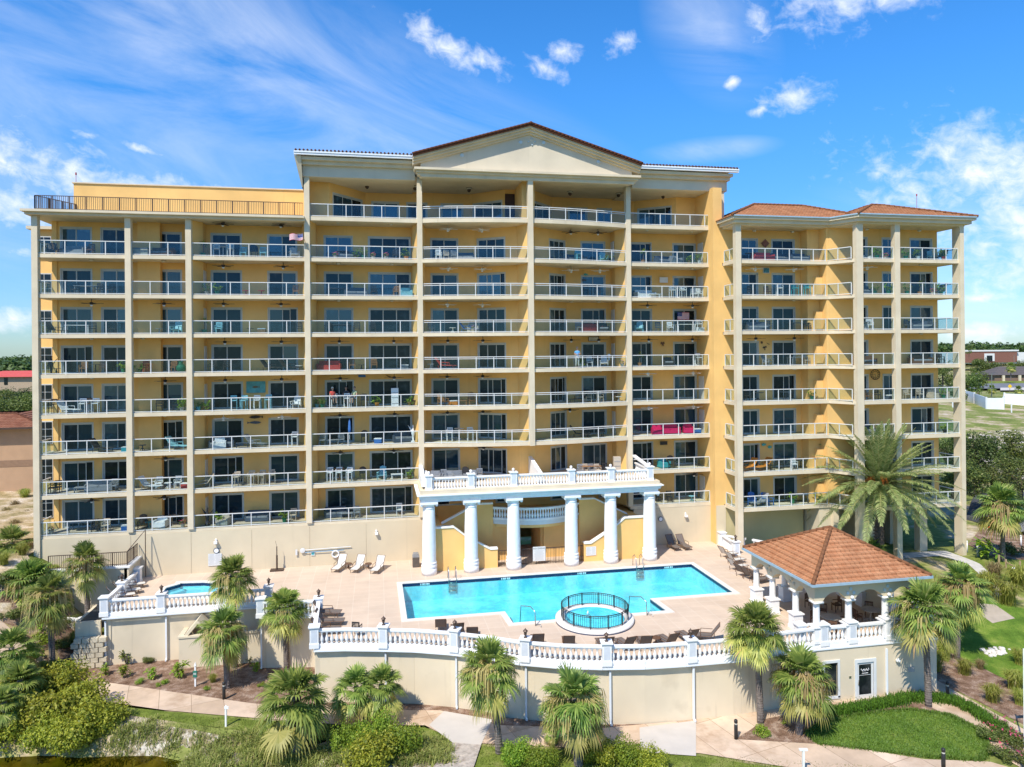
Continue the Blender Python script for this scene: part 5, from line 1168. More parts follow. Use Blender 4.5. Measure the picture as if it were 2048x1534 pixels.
# date palm
def date_palm(px, py, cx_, cy_, rp, z, label):
    x, y = G(px, py, z); D = depth(x, y); h = (py-cy_)/FPX*D; R = rp/FPX*D
    T = thing('date_palm', label, 'palm tree', (x, y, z)); r = random.Random(4)
    tr = MB().tube([(0, 0, -.2), (.05, 0, h*.5), (.1, 0, h)], .36, 12, .3)
    for i in range(int(h*26)):
        f = i/(h*26); a_ = i*2.4; tr.obox((cos(a_)*.28, sin(a_)*.28), (cos(a_)*.42, sin(a_)*.42), .13, h*f, h*f+.12)
    tr.build('trunk', BARKD, T)
    g = MB(); rc = MB()
    for i in range(92):
        t = (i+.5)/92; el_ = radians(86-108*t+r.uniform(-6, 6)); az_ = i*2.39996; Lf = R*(.98+.28*t)*r.uniform(.9, 1.05)
        d = Vector((cos(az_)*cos(el_), sin(az_)*cos(el_), sin(el_))); pts = []
        p = Vector((.1, 0, h)); n = 16; v = d.copy()
        for k in range(n+1):
            pts.append(p.copy()); p = p+v*(Lf/n); v = (v-UP*(.045+.03*t)*(k/n+.3)).normalized()
        rc.tube(pts[::2]+[pts[-1]], .03, 4, .006)
        for k in range(2, n+1):
            for j in range(5):
                q = pts[k-1].lerp(pts[k], j/5); tg = (pts[k]-pts[k-1]).normalized(); s = tg.cross(UP)
                s = s.normalized() if s.length > .05 else Vector((sin(az_), -cos(az_), 0)); ll = .72*sin(pi*(.12+.85*(k/n)))**.6
                for sg in (-1, 1):
                    dr = (tg*.75+s*sg*.75+UP*r.uniform(-.15, .3)).normalized(); nn = dr.cross(s).normalized()
                    strip(g, [q, q+dr*ll*.55, q+dr*ll-UP*ll*.22], [.014, .030, 0], tg.cross(dr).cross(dr).normalized())
    g.build('fronds', DATEG, T); rc.build('frond_stems', mat('frond_stem', (.35, .32, .12), .6), T)
    fr = MB()
    for i in range(6):
        az_ = i*1.05+.3
        for k in range(60):
            a2 = az_+r.uniform(-.22, .22); R2 = r.uniform(.6, 1.3); P0 = Vector((cos(az_)*.3, sin(az_)*.3, h+.15)); P1 = Vector((cos(a2)*R2, sin(a2)*R2, h+.5+r.uniform(-.2, .35)))
            strip(fr, [P0, P1, P1+Vector((cos(a2)*.12, sin(a2)*.12, -.3))], [.01, .012, .035], (-sin(az_), cos(az_), 0))
    fr.build('orange_fruit_stalks', leafmat('date_fruit', (.55, .17, .015), (.75, .33, .04), .2), T)
    return T
date_palm(1758, 1132, 1765, 968, 130, 2.1, 'tall feathery date palm with orange fruit stalks in front of the right wing')
# leafy shrubs and trees: many small leaves spread through lobed volumes
def leafcloud(mb, c, r, n, s, rnd, sq=.8, fill=.45):
    for _ in range(n):
        u, v, w = rnd.gauss(0, 1), rnd.gauss(0, 1), rnd.gauss(0, 1); L_ = sqrt(u*u+v*v+w*w)+1e-6
        k = r*(1-fill*rnd.random()**2)*(1+.18*sin(5*u/L_+3*c[0])*cos(4*v/L_+c[1]))
        p = Vector((c[0]+u/L_*k, c[1]+v/L_*k, c[2]+w/L_*k*sq))
        a_ = Vector((rnd.gauss(0, 1), rnd.gauss(0, 1), rnd.gauss(0, .6))).normalized(); nn = Vector((u/L_*.6+rnd.gauss(0, .5), v/L_*.6+rnd.gauss(0, .5), w/L_*.6+.5)).normalized()
        b = nn.cross(a_)
        if b.length < .1: continue
        b.normalize(); a_ = b.cross(nn); z = s*rnd.uniform(.6, 1.3)
        mb.add([p-a_*z, p-b*z*.55, p+a_*z, p+b*z*.55], [(0, 1, 2, 3)])
def shrub_mesh(seed, lobes, n, s, m, sq=.75, flat=1.0):
    r = random.Random(seed); mb = MB()
    for i in range(lobes):
        a_ = r.uniform(0, 6.28); d = sqrt(r.random())*.62; lr = r.uniform(.26, .46)
        leafcloud(mb, (cos(a_)*d, sin(a_)*d, flat*(.30+r.uniform(-.08, .4)*(1-d*.7))), lr, n//lobes, s, r, sq)
    return mb.mesh('foliage', m)
def bigleaf_mesh(seed, stems, leaves, m, ll=.32):
    r = random.Random(seed); mb = MB()
    for i in range(stems):
        a_ = r.uniform(0, 6.28); d = r.uniform(.05, .45); h = r.uniform(.35, .95); top = Vector((cos(a_)*d, sin(a_)*d, h)); strip(mb, [Vector((cos(a_)*d*.3, sin(a_)*d*.3, 0)), top], [.015, .01], (1, 0, 0))
        for k in range(leaves):
            b = r.uniform(0, 6.28); e_ = r.uniform(-.3, 1.0); dr = Vector((cos(b)*cos(e_), sin(b)*cos(e_), sin(e_))); s = dr.cross(UP).normalized(); l = ll*r.uniform(.7, 1.2); P = top-UP*r.uniform(0, .25)
            strip(mb, [P, P+dr*l*.5, P+dr*l*.85-UP*l*.1, P+dr*l-UP*l*.25], [.01, .055, .04, 0], s)
    return mb.mesh('foliage', m)
def tuft_mesh(seed, n, m, spread=.55, h=1.0, w=.012):
    r = random.Random(seed); mb = MB()
    for i in range(n):
        a_ = r.uniform(0, 6.28); o = Vector((r.gauss(0, .09), r.gauss(0, .09), 0)); k = r.uniform(.15, 1)*spread; hh = h*r.uniform(.65, 1.05)*(1-.25*k); d = Vector((cos(a_), sin(a_), 0)); s = (-sin(a_), cos(a_), 0)
        strip(mb, [o, o+d*k*.35+UP*hh*.6, o+d*k*.8+UP*hh*.92, o+d*k*1.35+UP*hh*.78], [w, w, w*.8, 0], s)
    return mb.mesh('blades', m)
SHM = {'bright': [shrub_mesh(1, 7, 900, .075, GREENS[0]), shrub_mesh(2, 6, 800, .08, GREENS[0])], 'olive': [shrub_mesh(3, 9, 1600, .055, GREENS[1]), shrub_mesh(4, 10, 1600, .055, GREENS[1])],
       'grape': [shrub_mesh(5, 18, 5200, .042, GREENS[3], .9), shrub_mesh(6, 17, 5200, .045, GREENS[3], .9), shrub_mesh(7, 15, 4600, .040, GREENS[0], .9)],
       'big': [bigleaf_mesh(8, 12, 9, GREENS[0]), bigleaf_mesh(9, 9, 10, GREENS[0]), bigleaf_mesh(10, 5, 9, GREENS[1])], 'tuft': [tuft_mesh(11, 420, GRASSM), tuft_mesh(12, 380, GRASSM), tuft_mesh(13, 300, GRASSD)]}
STEM = MB().tube([(0, 0, -.05), (.02, 0, .25), (.05, .03, .5)], .03, 5, .012).mesh('stem', WOOD)
def plant(kind, v, px, py, r_px, label, cat='shrub', group=None, name=None, hs=1.0, z=None):
    x, y = G(px, py, 0 if z is None else z)
    if z is None: x, y = hit(px, py); z = H(x, y)
    k = r_px/FPX*depth(x, y)*1.15
    T = thing(name or ('grass_clump' if kind == 'tuft' else 'shrub'), label, cat, (x, y, z+.02), random.Random(px).uniform(0, 6), group)
    inst('blades' if kind == 'tuft' else 'foliage', SHM[kind][v], T, (0, 0, 0), 0, (k, k, k*hs*(1.35 if kind == 'grape' else 1)))
    if kind != 'tuft': inst('stem', STEM, T, (0, 0, 0), 0, k)
    return T
gl_ = 'leafy shrubs on the mulch bed below the spa terrace'
for px, py, r, k, v, lb in ((147, 1345, 20, 'big', 0, 'bright leafy shrub left of the first path bollard group, on the upper mulch slope'), (212, 1350, 20, 'big', 1, 'big leaved plant at the left corner of the spa wall'),
    (255, 1330, 26, 'big', 2, 'tall whorled plant against the left half of the spa wall'), (248, 1355, 22, 'big', 0, 'round bright shrub below the tall whorled plant'), (300, 1325, 14, 'olive', 0, 'small sparse bush against the middle of the spa wall'),
    (303, 1360, 22, 'big', 1, 'bright leafy shrub left of the wall gable'), (357, 1358, 28, 'big', 0, 'broad bright shrub left of the white post lamp'), (280, 1368, 10, 'bright', 0, 'small round shrub at the path edge, left one'),
    (333, 1368, 10, 'bright', 1, 'small round shrub near the path below the broad shrub'), (413, 1380, 8, 'bright', 0, 'tiny round shrub beside the path bollard'), (314, 1374, 7, 'bright', 1, 'tiny shrub on the path edge below the gable'),
    (426, 1365, 16, 'tuft', 0, 'grassy tuft right of the white post lamp'), (498, 1330, 14, 'big', 2, 'dark whorled plant beside the corner downpipe'), (512, 1345, 18, 'big', 1, 'leafy shrub right of the gable palm trunk'),
    (560, 1325, 18, 'big', 0, 'bright shrub at the foot of the jog wall palm'), (84, 1262, 22, 'big', 1, 'leafy shrub between the left palms'), (178, 1290, 16, 'big', 2, 'leafy plant beside the cream block wall'),
    (165, 1345, 8, 'bright', 0, 'tiny plant on the mulch above the path start'), (520, 1372, 9, 'bright', 1, 'tiny bush in the mulch shade right of the bollard'), (1528, 1472, 19, 'bright', 0, 'round bright shrub in the bed beside the black bollard'), (1565, 1448, 7, 'bright', 1, 'tiny sprout in the bed under the tall palm')):
    plant(k, v, px, py, r, lb, 'grass' if k == 'tuft' else 'shrub', gl_ if px < 600 else 'small shrubs in the palm bed')
gp = 'clumps of ornamental grass'
for px, py, r, v, z, lb in ((88, 1345, 22, 0, None, 'grass clump at the foot of the far left palm'), (150, 1290, 26, 0, 1.0, 'yellow green grass clump behind the far left palms'), (160, 1262, 20, 1, 1.4, 'grass clump left of the enclosure'),
    (1868, 1342, 42, 0, None, 'large grass clump at the wall corner right of the lamp wall'), (1890, 1320, 34, 1, None, 'grass clump behind the large corner clump'), (1930, 1350, 30, 1, None, 'grass clump on the mulch right of the corner path'),
    (1985, 1405, 34, 0, None, 'grass clump beside the right walkway'), (2030, 1380, 38, 0, None, 'grass clump at the right edge above the walkway'), (2040, 1330, 30, 1, None, 'grass clump below the right lawn edge'), (1960, 1340, 20, 2, None, 'dry grass clump on the right mulch'),
    (1945, 1225, 40, 1, None, 'grass clump between the right palms'), (1975, 1190, 44, 0, None, 'big grass clump above the right lawn'), (2015, 1210, 44, 1, None, 'big grass clump beside the stepping slab'), (2040, 1180, 46, 0, None, 'grass clump at the right border above the lawn'),
    (1990, 1160, 34, 2, None, 'dry grass clump near the bollard at right'), (1925, 1260, 36, 0, None, 'grass clump under the right slope palm'), (2040, 1410, 30, 1, None, 'low grass clump at the right border'), (1905, 1290, 28, 2, None, 'pale grass clump left of the right lawn'),
    (5, 970, 20, 1, 5.8, 'green grass clump on the dune at the left border'), (35, 975, 16, 2, 5.8, 'dry grass clump on the dune near the house wall'), (60, 975, 14, 1, 5.8, 'small green clump against the building edge'), (30, 1060, 20, 2, 5.2, 'dry clump above the low left palm'), (8, 1075, 18, 1, 5.1, 'green clump at the left border by the low palm'),
    (30, 1020, 18, 2, 5.5, 'dry dune grass clump below the neighbouring house'), (50, 1000, 22, 1, 5.8, 'green dune grass clump beside the building corner'), (12, 1035, 20, 2, 5.3, 'dry dune grass clump at the left border'), (55, 1035, 15, 2, 5.3, 'dry dune grass clump by the building base')):
    plant('tuft', v, px, py, r, lb, 'grass', gp, z=z)
gf = 'greenery on the slope at the left edge'
for px, py, r, k, v, z, lb in ((10, 1170, 34, 'olive', 0, None, 'rounded olive shrub at the left border on the slope'), (130, 1215, 22, 'bright', 0, None, 'green shrub between the two far left palms and landing wall'), (45, 1215, 26, 'bright', 1, None, 'green shrub behind the curved capped wall'), (140, 1250, 20, 'olive', 1, None, 'olive shrub behind the right end of the curved capped wall'),
    (20, 1240, 24, 'olive', 0, None, 'olive shrub just above the curved capped wall at left border'), (80, 1290, 24, 'bright', 1, None, 'bright shrub in front of the curved capped wall'), (125, 1300, 24, 'olive', 1, None, 'olive shrub below the curved capped wall'), (60, 1330, 28, 'bright', 0, None, 'bright shrub behind the wide low palm'),
    (35, 1190, 30, 'tuft', 0, None, 'green grass clump on the upper left slope'), (80, 1195, 24, 'tuft', 1, None, 'green grass clump right of the bushy left palm'), (100, 1250, 22, 'tuft', 0, None, 'grass clump between the left palm trunks'), (8, 1130, 24, 'tuft', 0, None, 'grass clump at the left border below the low palm'),
    (45, 1110, 22, 'tuft', 1, None, 'grass clump beside the beige corner of the building'), (60, 1150, 24, 'bright', 0, None, 'shrub at the foot of the building corner'), (110, 1150, 20, 'tuft', 1, None, 'grass clump under the dark landing railing'), (150, 1380, 24, 'big', 0, None, 'leafy shrub above the sea grape thicket'), (120, 1345, 24, 'bright', 0, None, 'bright shrub at the left end of the path')):
    plant(k, v, px, py, r, lb, 'grass' if k == 'tuft' else 'shrub', gf, z=z)
gs = 'dense shrubs along the pond edge'
BIGS = [(20, 1440, 52), (70, 1410, 54), (120, 1400, 52), (165, 1425, 50), (60, 1465, 56), (115, 1460, 58), (175, 1475, 56), (215, 1465, 44), (10, 1490, 44), (150, 1500, 46), (95, 1495, 44)]
for i, (px, py, r) in enumerate(BIGS): plant('grape', i % 2, px, py, r, 'sea grape shrub in the dense thicket at the lower left corner', 'shrub', 'sea grape thicket at lower left', z=-.55 if py > 1440 else -.2)
for px, py, r, v, lb in ((700, 1500, 40, 2, 'dense green shrub beside the large booted palm'), (755, 1492, 50, 2, 'dense bright shrub left of the boardwalk'), (800, 1510, 48, 2, 'dense bright shrub touching the boardwalk edge'), (745, 1540, 55, 0, 'dense shrub cut by the bottom edge left of the boardwalk'), (1035, 1525, 36, 2, 'bright shrub at the bottom edge right of the boardwalk'),
    (1085, 1535, 34, 2, 'bright shrub at the bottom edge left of the shaggy palm'), (1200, 1525, 40, 0, 'shrub at the bottom edge right of the shaggy palm'), (1255, 1530, 40, 2, 'shrub at the bottom edge in front of the concrete slab'), (1310, 1545, 36, 0, 'low shrub at the bottom edge below the slab')):
    plant('grape', v, px, py, r, lb, 'shrub', 'shrubs at the bottom edge', z=None)
for i, (px, py, r) in enumerate(((1985, 1480, 28), (2020, 1490, 30), (2045, 1500, 30), (2000, 1515, 26), (2035, 1530, 30), (2010, 1465, 20))):
    T = plant('olive', i % 2, px, py, r, 'pink flowering shrub in the cluster at the lower right corner', 'shrub', 'pink flowering shrubs at lower right'); 
    fl = MB(); rr = random.Random(i)
    for q in range(16):
        a_, d = rr.uniform(0, 6.28), rr.random()*.5; fl.add([(cos(a_)*d+u, sin(a_)*d+v, .62+.1*rr.random()) for u, v in ((-.04, 0), (0, -.04), (.04, 0), (0, .04))], [(0, 1, 2, 3)])
    fl.build('blossoms', PINK, T)
# clipped edging of the small lawn
rr = random.Random(8); mb = MB(); path = PX((1600, 1432), (1640, 1432), (1700, 1425), (1760, 1414), (1820, 1402), (1870, 1402), (1910, 1408), (1950, 1428), (1985, 1452), (2010, 1468))
for p, q in zip(path, path[1:]):
    L_ = sqrt((p[0]-q[0])**2+(p[1]-q[1])**2); n = int(L_*520)
    for i in range(n):
        c_ = lerp(p, q, rr.random()); o = Vector((c_[0]+rr.gauss(0, .2), c_[1]+rr.gauss(0, .2), H(*c_)+.05)); a_ = rr.uniform(0, 6.28); h = rr.uniform(.25, .45); d = Vector((cos(a_), sin(a_), 0))
        strip(mb, [o, o+d*.1+UP*h, o+d*.24+UP*h*.8], [.016, .014, 0], (-sin(a_), cos(a_), 0))
tag(mb.build('border_grass', leafmat('border_grass', (.035, .08, .008), (.14, .24, .02), .35)), 'dark green clumping grass border edging the small lawn', 'grass', kind='stuff')
# shore grasses and weeds
mb = MB()
for i in range(300):
    px = rr.uniform(150, 900); py = rr.gauss(1492, 14)+(px-250)*.02 if px < 330 else rr.uniform(1488+(px-330)*.03, 1555)
    if px < 330 and rr.random() < .35: continue
    x, y = G(px, py, -.6); hc = rr.uniform(.18, .6)
    for q in range(75):
        o = Vector((x+rr.gauss(0, .22), y+rr.gauss(0, .22), 0)); o.z = H(o.x, o.y)-.02; a_ = rr.uniform(0, 6.28); h = hc*rr.uniform(.5, 1.1); d = Vector((cos(a_), sin(a_), 0))
        strip(mb, [o, o+d*.2*h+UP*h*.65, o+d*.6*h+UP*h*.8], [.02, .018, 0], (-sin(a_), cos(a_), 0))
tag(mb.build('shore_grass', leafmat('shore_grass', (.15, .19, .035), (.42, .42, .12), .38, (.52, .38, .20))), 'rough brown and green grass along the pond bank', 'grass', kind='stuff')
mb = MB()
for i in range(26000):
    px = rr.uniform(150, 2050); py = rr.uniform(1425, 1545)
    x, y = G(px, py, 0)
    inb = (px < 850 and 1436+(px-500)*.03 < py < 1470+(px-500)*.04) or (960 < px < 1900 and py > 1500+(px-1300)*.06+6)
    if not inb: continue
    a_ = rr.uniform(0, 6.28); h = rr.uniform(.05, .12); d = Vector((cos(a_), sin(a_), 0)); o = Vector((x, y, H(x, y)))
    strip(mb, [o, o+d*h*.5+UP*h], [.018, 0], (-sin(a_), cos(a_), 0))
tag(mb.build('lawn_blades', leafmat('turf', (.07, .12, .012), (.20, .25, .04), .35)), 'short turf growing along the front walkway', 'grass', kind='stuff')
def tree(px, py, z, r_px, h_px, label, v=1, name='oak_tree', seed=1, n=5200, s=.13, group='broadleaf trees beside the building'):
    x, y = G(px, py, z); D = depth(x, y); R = r_px/FPX*D; hh = h_px/FPX*D; T = thing(name, label, 'tree', (x, y, z), 0, group); r = random.Random(seed); c_ = MB(); t_ = MB().tube([(0, 0, -.3), (.1, 0, hh*.3), (0, .1, hh*.6)], .09*R+.1, 8, .05*R)
    for i in range(22):
        a_ = r.uniform(0, 6.28); d = sqrt(r.random())*R*.72; zz = hh*(.30+.55*r.random()*(1-(d/R)**2*.5)); lr = R*r.uniform(.22, .38)
        leafcloud(c_, (cos(a_)*d, sin(a_)*d, zz), lr, n//22, s*R/3.5, r, .8)
        t_.tube([(0, 0, hh*.3), (cos(a_)*d*.5, sin(a_)*d*.5, zz*.7), (cos(a_)*d, sin(a_)*d, zz)], .06, 5, .02)
    t_.build('trunk', WOOD, T); c_.build('crown', GREENS[v], T); return T
for a_ in ((1925, 1030, 2.6, 52, 150, 'dark oak against the right wing', 1, 3), (1985, 1020, 2.6, 55, 115, 'oak with olive crown behind the right palm', 1, 5), (2040, 1010, 2.6, 50, 120, 'oak at the right border beside the dune field', 1, 7), (1945, 935, 3, 45, 70, 'rounded oak at the edge of the dune field', 1, 9),
    (1955, 985, 2.6, 58, 150, 'broad dark tree between end column and palm', 2, 31), (2015, 960, 2.8, 60, 110, 'broad olive tree at the field edge', 1, 32), (1895, 960, 2.8, 40, 110, 'dark tree seen between the end columns', 2, 33), (2050, 1060, 2.5, 40, 90, 'dark tree over the parked car at the right border', 2, 34),
    (1905, 1000, 2.6, 40, 90, 'small dark tree tucked behind the end column', 2, 10)):
    tree(*a_[:6], v=a_[6], seed=a_[7])
for a_ in ((-10, 860, 5, 60, 95, 'spreading oak cut by the left border', 1, 24), (35, 840, 5, 50, 70, 'rear oak above the neighbouring roof', 2, 25), (20, 880, 5, 62, 105, 'large oak behind the neighbouring house at left', 1, 21), (62, 850, 5, 40, 75, 'oak crown next to the building at the left edge', 1, 22), (55, 985, 5.5, 22, 130, 'narrow dark tree between the house and the building', 2, 23)):
    tree(*a_[:6], v=a_[6], seed=a_[7], name='oak_tree')
plant('big', 0, 1972, 1120, 40, 'bright green sago beside the roped path at right', 'plant', None, 'sago_palm', z=2.3)
plant('olive', 0, 2030, 1110, 26, 'low olive bush at the right border by the rope posts', z=2.3)
# ================================================================== surroundings
def Z(px, py, D): return ZC+((HY-py)/FPX-ROLL*(px-CX0)/FPX)*D
def W2(px, D):
    X = (px-CX0)/FPX*D; return (CAMX+X*cos(YAW)+D*sin(YAW), CAMY-X*sin(YAW)+D*cos(YAW))
def frame(px, D, rz=0):
    return W2(px, D), -YAW+rz
# neighbouring house at the left
(hx, hy), hr = frame(-90, 74, .2)
T = thing('neighbour_house', 'tan house with brown tiled hip roof at the left edge', 'house', (hx, hy, 6.5), hr)
MB().box(-8, 8, 0, 12, -3, 6.6).build('wall', mat('orange_stucco', (.44, .28, .17), .85, .08, .8, .2), T)
MB().box(-8.02, 8.02, -.03, 0, 2.4, 3.1).build('band', mat('brown_band', (.26, .16, .10), .85), T)
hip(-9, 8.9, -1, 13, 6.6, 1.15, 5, TILED, T, nc=9); MB().box(-9, 8.9, -1.05, -1, 6.45, 6.65).build('gutter', BRZ, T)
MB().ball((2.5, -.1, 5.2), .12).build('wall_lamp', BRZ, T)
# far trees on both sides and behind
FG = leafmat('far_foliage', (.03, .07, .015), (.11, .17, .035), .25)
FG2 = leafmat('mid_foliage', (.05, .09, .018), (.18, .22, .045), .3)
def woods(label, pxs, Ds, top, n, s, seed, m=FG, zb=3):
    r = random.Random(seed); mb = MB()
    for i in range(n):
        px = r.uniform(*pxs); D = r.uniform(*Ds); x, y = W2(px, D); R = r.uniform(3, 6)*s; h = (top-zb)*r.uniform(.75, 1.05)
        leafcloud(mb, (x, y, zb+h-R*.8), R, 110, .9*s, r, .8, .3); leafcloud(mb, (x, y, zb+h*.45), R*1.1, 60, 1.0*s, r, .9, .3)
    return tag(mb.build('far_woods', m), label, 'woodland', kind='stuff')
woods('dark green far woodland along the horizon at right', (1780, 2400), (640, 800), 24.8, 260, 1.7, 1)
woods('far woodland along the horizon at left', (-200, 110), (380, 620), 20, 120, 1.5, 2)
woods('nearer scrub woodland beyond the red roof at left', (-200, 90), (150, 240), 10, 70, 1.0, 3, FG2)
gm = 'scattered trees beyond the dune field'
for i, (px, py, D, r, h, lb) in enumerate(((1885, 790, 230, 30, 75, 'tree seen between the end column and back wall'), (1935, 800, 220, 28, 58, 'dense tree left of the white fence'), (1955, 790, 240, 24, 50, 'tree behind the left end of the white fence'),
        (1915, 815, 205, 22, 55, 'tree hugging the right side of the building, beyond the field'), (1985, 757, 400, 24, 34, 'tree in front of the brick storefront'), (1960, 752, 420, 20, 40, 'tree left of the brick storefront'), (2040, 745, 420, 14, 26, 'tree before the dark roofed house at right'), (1938, 715, 520, 9, 38, 'tall thin pine on the horizon'))):
    (x, y) = W2(px, D); z = Z(px, py, D); R = r/FPX*D; hh = h/FPX*D; T = thing('oak_tree', lb, 'tree', (x, y, z), 0, gm); rr = random.Random(i+40); c_ = MB()
    for k in range(14):
        a_ = rr.uniform(0, 6.28); d = sqrt(rr.random())*R*.7; leafcloud(c_, (cos(a_)*d, sin(a_)*d, hh*(.25+.6*rr.random())), R*rr.uniform(.25, .42), 170, R*.06, rr)
    c_.build('crown', FG2, T); MB().tube([(0, 0, -1), (0, 0, hh*.6)], R*.05, 6).build('trunk', WOOD, T)
def dpalm(px, py, D, h_px, r_px, lb):
    x, y = W2(px, D); z = Z(px, py, D); T = thing('sabal_palm', lb, 'palm tree', (x, y, z), 0, 'distant palms'); h = h_px/FPX*D; MB().tube([(0, 0, -.5), (.2, 0, h)], .2, 6).build('trunk', BARK, T); k = r_px/FPX*D/1.75
    inst('fronds', PV[0][0], T, (.2, 0, h), 0, k); inst('lower_fronds', PV[0][1], T, (.2, 0, h), 0, k)
dpalm(2021, 758, 330, 26, 13, 'distant palm in front of the dark roofed house'); dpalm(2035, 790, 240, 12, 12, 'distant short palm above the white fence'); dpalm(1982, 790, 240, 14, 12, 'distant palm beside the street lamp')
WF = mat('white_vinyl', (.78, .78, .76), .6, .04, 1)
def far_box(name, label, cat, px, D, w, h, d, m, roof=None, z=3.0, parts=()):
    (x, y), rz = frame(px, D); T = thing(name, label, cat, (x, y, z), rz); MB().box(-w/2, w/2, 0, d, -2, h).build('wall', m, T)
    if roof: hip(-w/2-1, w/2+1, -1, d+1, h, roof[1], min(w, d)/2+.8, roof[0], T, nc=4, ridge=False)
    for nm_, b, mm in parts: MB().box(*b).build(nm_, mm, T)
    return T
BRK = mat('red_brick', (.20, .09, .065), .9, .1, 1); WS = mat('white_store_wall', (.62, .62, .60), .8, .03, 1)
zf = Z(1990, 722, 560)
far_box('store', 'long white storefront building with brick entrance on the horizon', 'store', 1975, 560, 150, 6.5, 30, WS, None, zf, [('brick_front', (-22, 22, -2, -.1, -1, 7.6), BRK), ('cornice', (-23, 23, -2.5, -.1, 7.6, 8.8), WS), ('arch', (-4, 4, -2.3, -2.05, 0, 6), WS), ('arch_opening', (-2.2, 2.2, -2.5, -2.32, 0, 4.4), PANES[0])])
far_box('house', 'low house with dark brown roof and pale posts at right border', 'house', 2050, 350, 30, 4.5, 14, mat('house_wall', (.20, .13, .09), .8), (mat('dark_roof', (.10, .085, .08), .9, .1, 1), 4), Z(2040, 768, 350), [('post', (-12, -11, -1.5, -.6, 0, 4.4), TAN), ('post', (-4, -3, -1.5, -.6, 0, 4.4), TAN)])
far_box('house', 'low house with bright red roof among trees at the left edge', 'house', 15, 200, 22, 2.2, 12, mat('house_wall2', (.4, .3, .2), .8), (mat('red_roof', (.55, .09, .07), .7, .05, 1), 1.6), Z(15, 768, 200)-.2, [('door', (-1, 0, -.1, -.02, 0, 2), PANES[0])])
# road and fence beyond the field
def farsheet(name, pts, m, z=3.15):
    o = MB().add([(*W2(px, D), zz) for px, D, zz in pts], [tuple(range(len(pts)))]).build(name, m); return tag(o, kind='structure')
def H2(px, D): x, y = W2(px, D); return H(x, y)
ROADM = mat('asphalt_road', (.16, .16, .165), .9, .08, .3, .2)
for (pa, pb, qa, qb, nm_, m) in ((1930, 2150, 770, 779, 'road', ROADM), (1925, 2150, 765, 769, 'verge', LAWN2), (2000, 2150, 779, 783, 'sidewalk', NEWC)):
    d0 = 17.7*FPX/(qb-693); d1 = 17.7*FPX/(qa-693)
    farsheet(nm_, [(pa, d0, 3.6), (pb, d0, 3.6), (pb, d1, 3.9), (pa, d1, 3.9)][::1], m)
T = thing('white_fence', 'white vinyl privacy fence beyond the dune field', 'fence')
pts = [(1905, 815, 190), (1930, 797, 215), (1948, 802, 205), (1972, 813, 188), (2006, 814, 188), (2008, 800, 205), (2060, 806, 200), (2150, 812, 195)]
zfz = 4.6
for i, ((a_, b_, c_), (d_, e_, f_)) in enumerate(zip(pts, pts[1:])):
    p, q = W2(a_, c_), W2(d_, f_); hgt = 2.4
    zb = min(Z(a_, b_, c_), Z(d_, e_, f_))
    MB().obox(p, q, .15, zb-1, zb+hgt).build('panel', WF, T); MB().box(p[0]-.15, p[0]+.15, p[1]-.15, p[1]+.15, zb-1, zb+hgt+.3).build('post', WF, T)
for px, py, D, h, lb in ((1983, 800, 215, 8, 'street lamp pole beyond the white fence'), (2028, 745, 450, 11, 'tall pale pole on the horizon at right')):
    x, y = W2(px, D); T = thing('street_lamp', lb, 'street lamp', (x, y, Z(px, py, D))); MB().tube([(0, 0, 0), (0, 0, h)], .1, 6).build('pole', STEEL, T); MB().tube([(0, 0, h), (1.2, 0, h+.2), (2, 0, h)], .07, 5).build('arm', STEEL, T)
for i, (px, py, D, lb) in enumerate(((2022, 822, 180, 'short white marker post in the dune field'),)):
    x, y = W2(px, D); tag(MB().box(x-.1, x+.1, y-.1, y+.1, Z(px, py, D)-.5, Z(px, py, D)+1.9).build('marker_post', WF), lb, 'post')
x, y = W2(2019, 230); s = thing('warning_sign', 'yellow diamond warning sign by the distant road', 'sign', (x, y, Z(2019, 783, 230)), -YAW); MB().box(-.05, .05, -.05, .05, 0, 1.2).build('post', STEEL, s); MB().vprism([(0, 1.0), (.7, 1.7), (0, 2.4), (-.7, 1.7)], -.1, -.06).build('panel', mat('sign_yellow', (.8, .5, .02), .5), s)
# power lines at the left
for i, dz in enumerate((0, 2.2, 3.6)):
    p, q = W2(-300, 200), W2(140, 230); tag(MB().tube([(p[0], p[1], 12+dz), ((p[0]+q[0])/2, (p[1]+q[1])/2, 11.4+dz), (q[0], q[1], 12+dz)], .045, 4).build('power_line', mat('cable', (.5, .5, .5), .6)), ('lowest', 'middle', 'highest')[i]+' of the three power lines over the trees at left', 'power line')
# parking court: cones, car, rope posts
CONE = ('traffic_cone', [('cone', MB().lathe([(.16, .03), (.03, .72), (.02, .75)], 10).mesh('cone', mat('cone_orange', (.75, .06, .015), .5))), ('foot', MB().box(-.2, .2, -.2, .2, 0, .03).mesh('foot', mat('cone_foot', (.5, .05, .02), .6)))])
for px, py, lb in ((1964, 1056, 'leftmost of the three orange cones on the parking court'), (1979, 1058, 'middle of the three orange cones on the parking court'), (2017, 1061, 'rightmost of the three orange cones on the parking court')):
    x, y = G(px, py, 2.3); place(CONE, lb, 'traffic cone', (x, y, H(x, y)+.06), 0, 'orange cones on the parking court')
x, y = G(2066, 1066, 2.3)
T = thing('parked_car', 'silver grey parked car cut by the right edge', 'car', (x, y, H(x, y)+.06), -.1)
bd = MB().vprism([(-2.2, .35), (2.2, .35), (2.25, .75), (1.5, .95), (.8, 1.42), (-1.0, 1.45), (-1.7, 1.0), (-2.25, .85)], -.85, .85); bd.build('body', mat('silver_paint', (.42, .43, .45), .3, .03, 1, metal=.5), T)
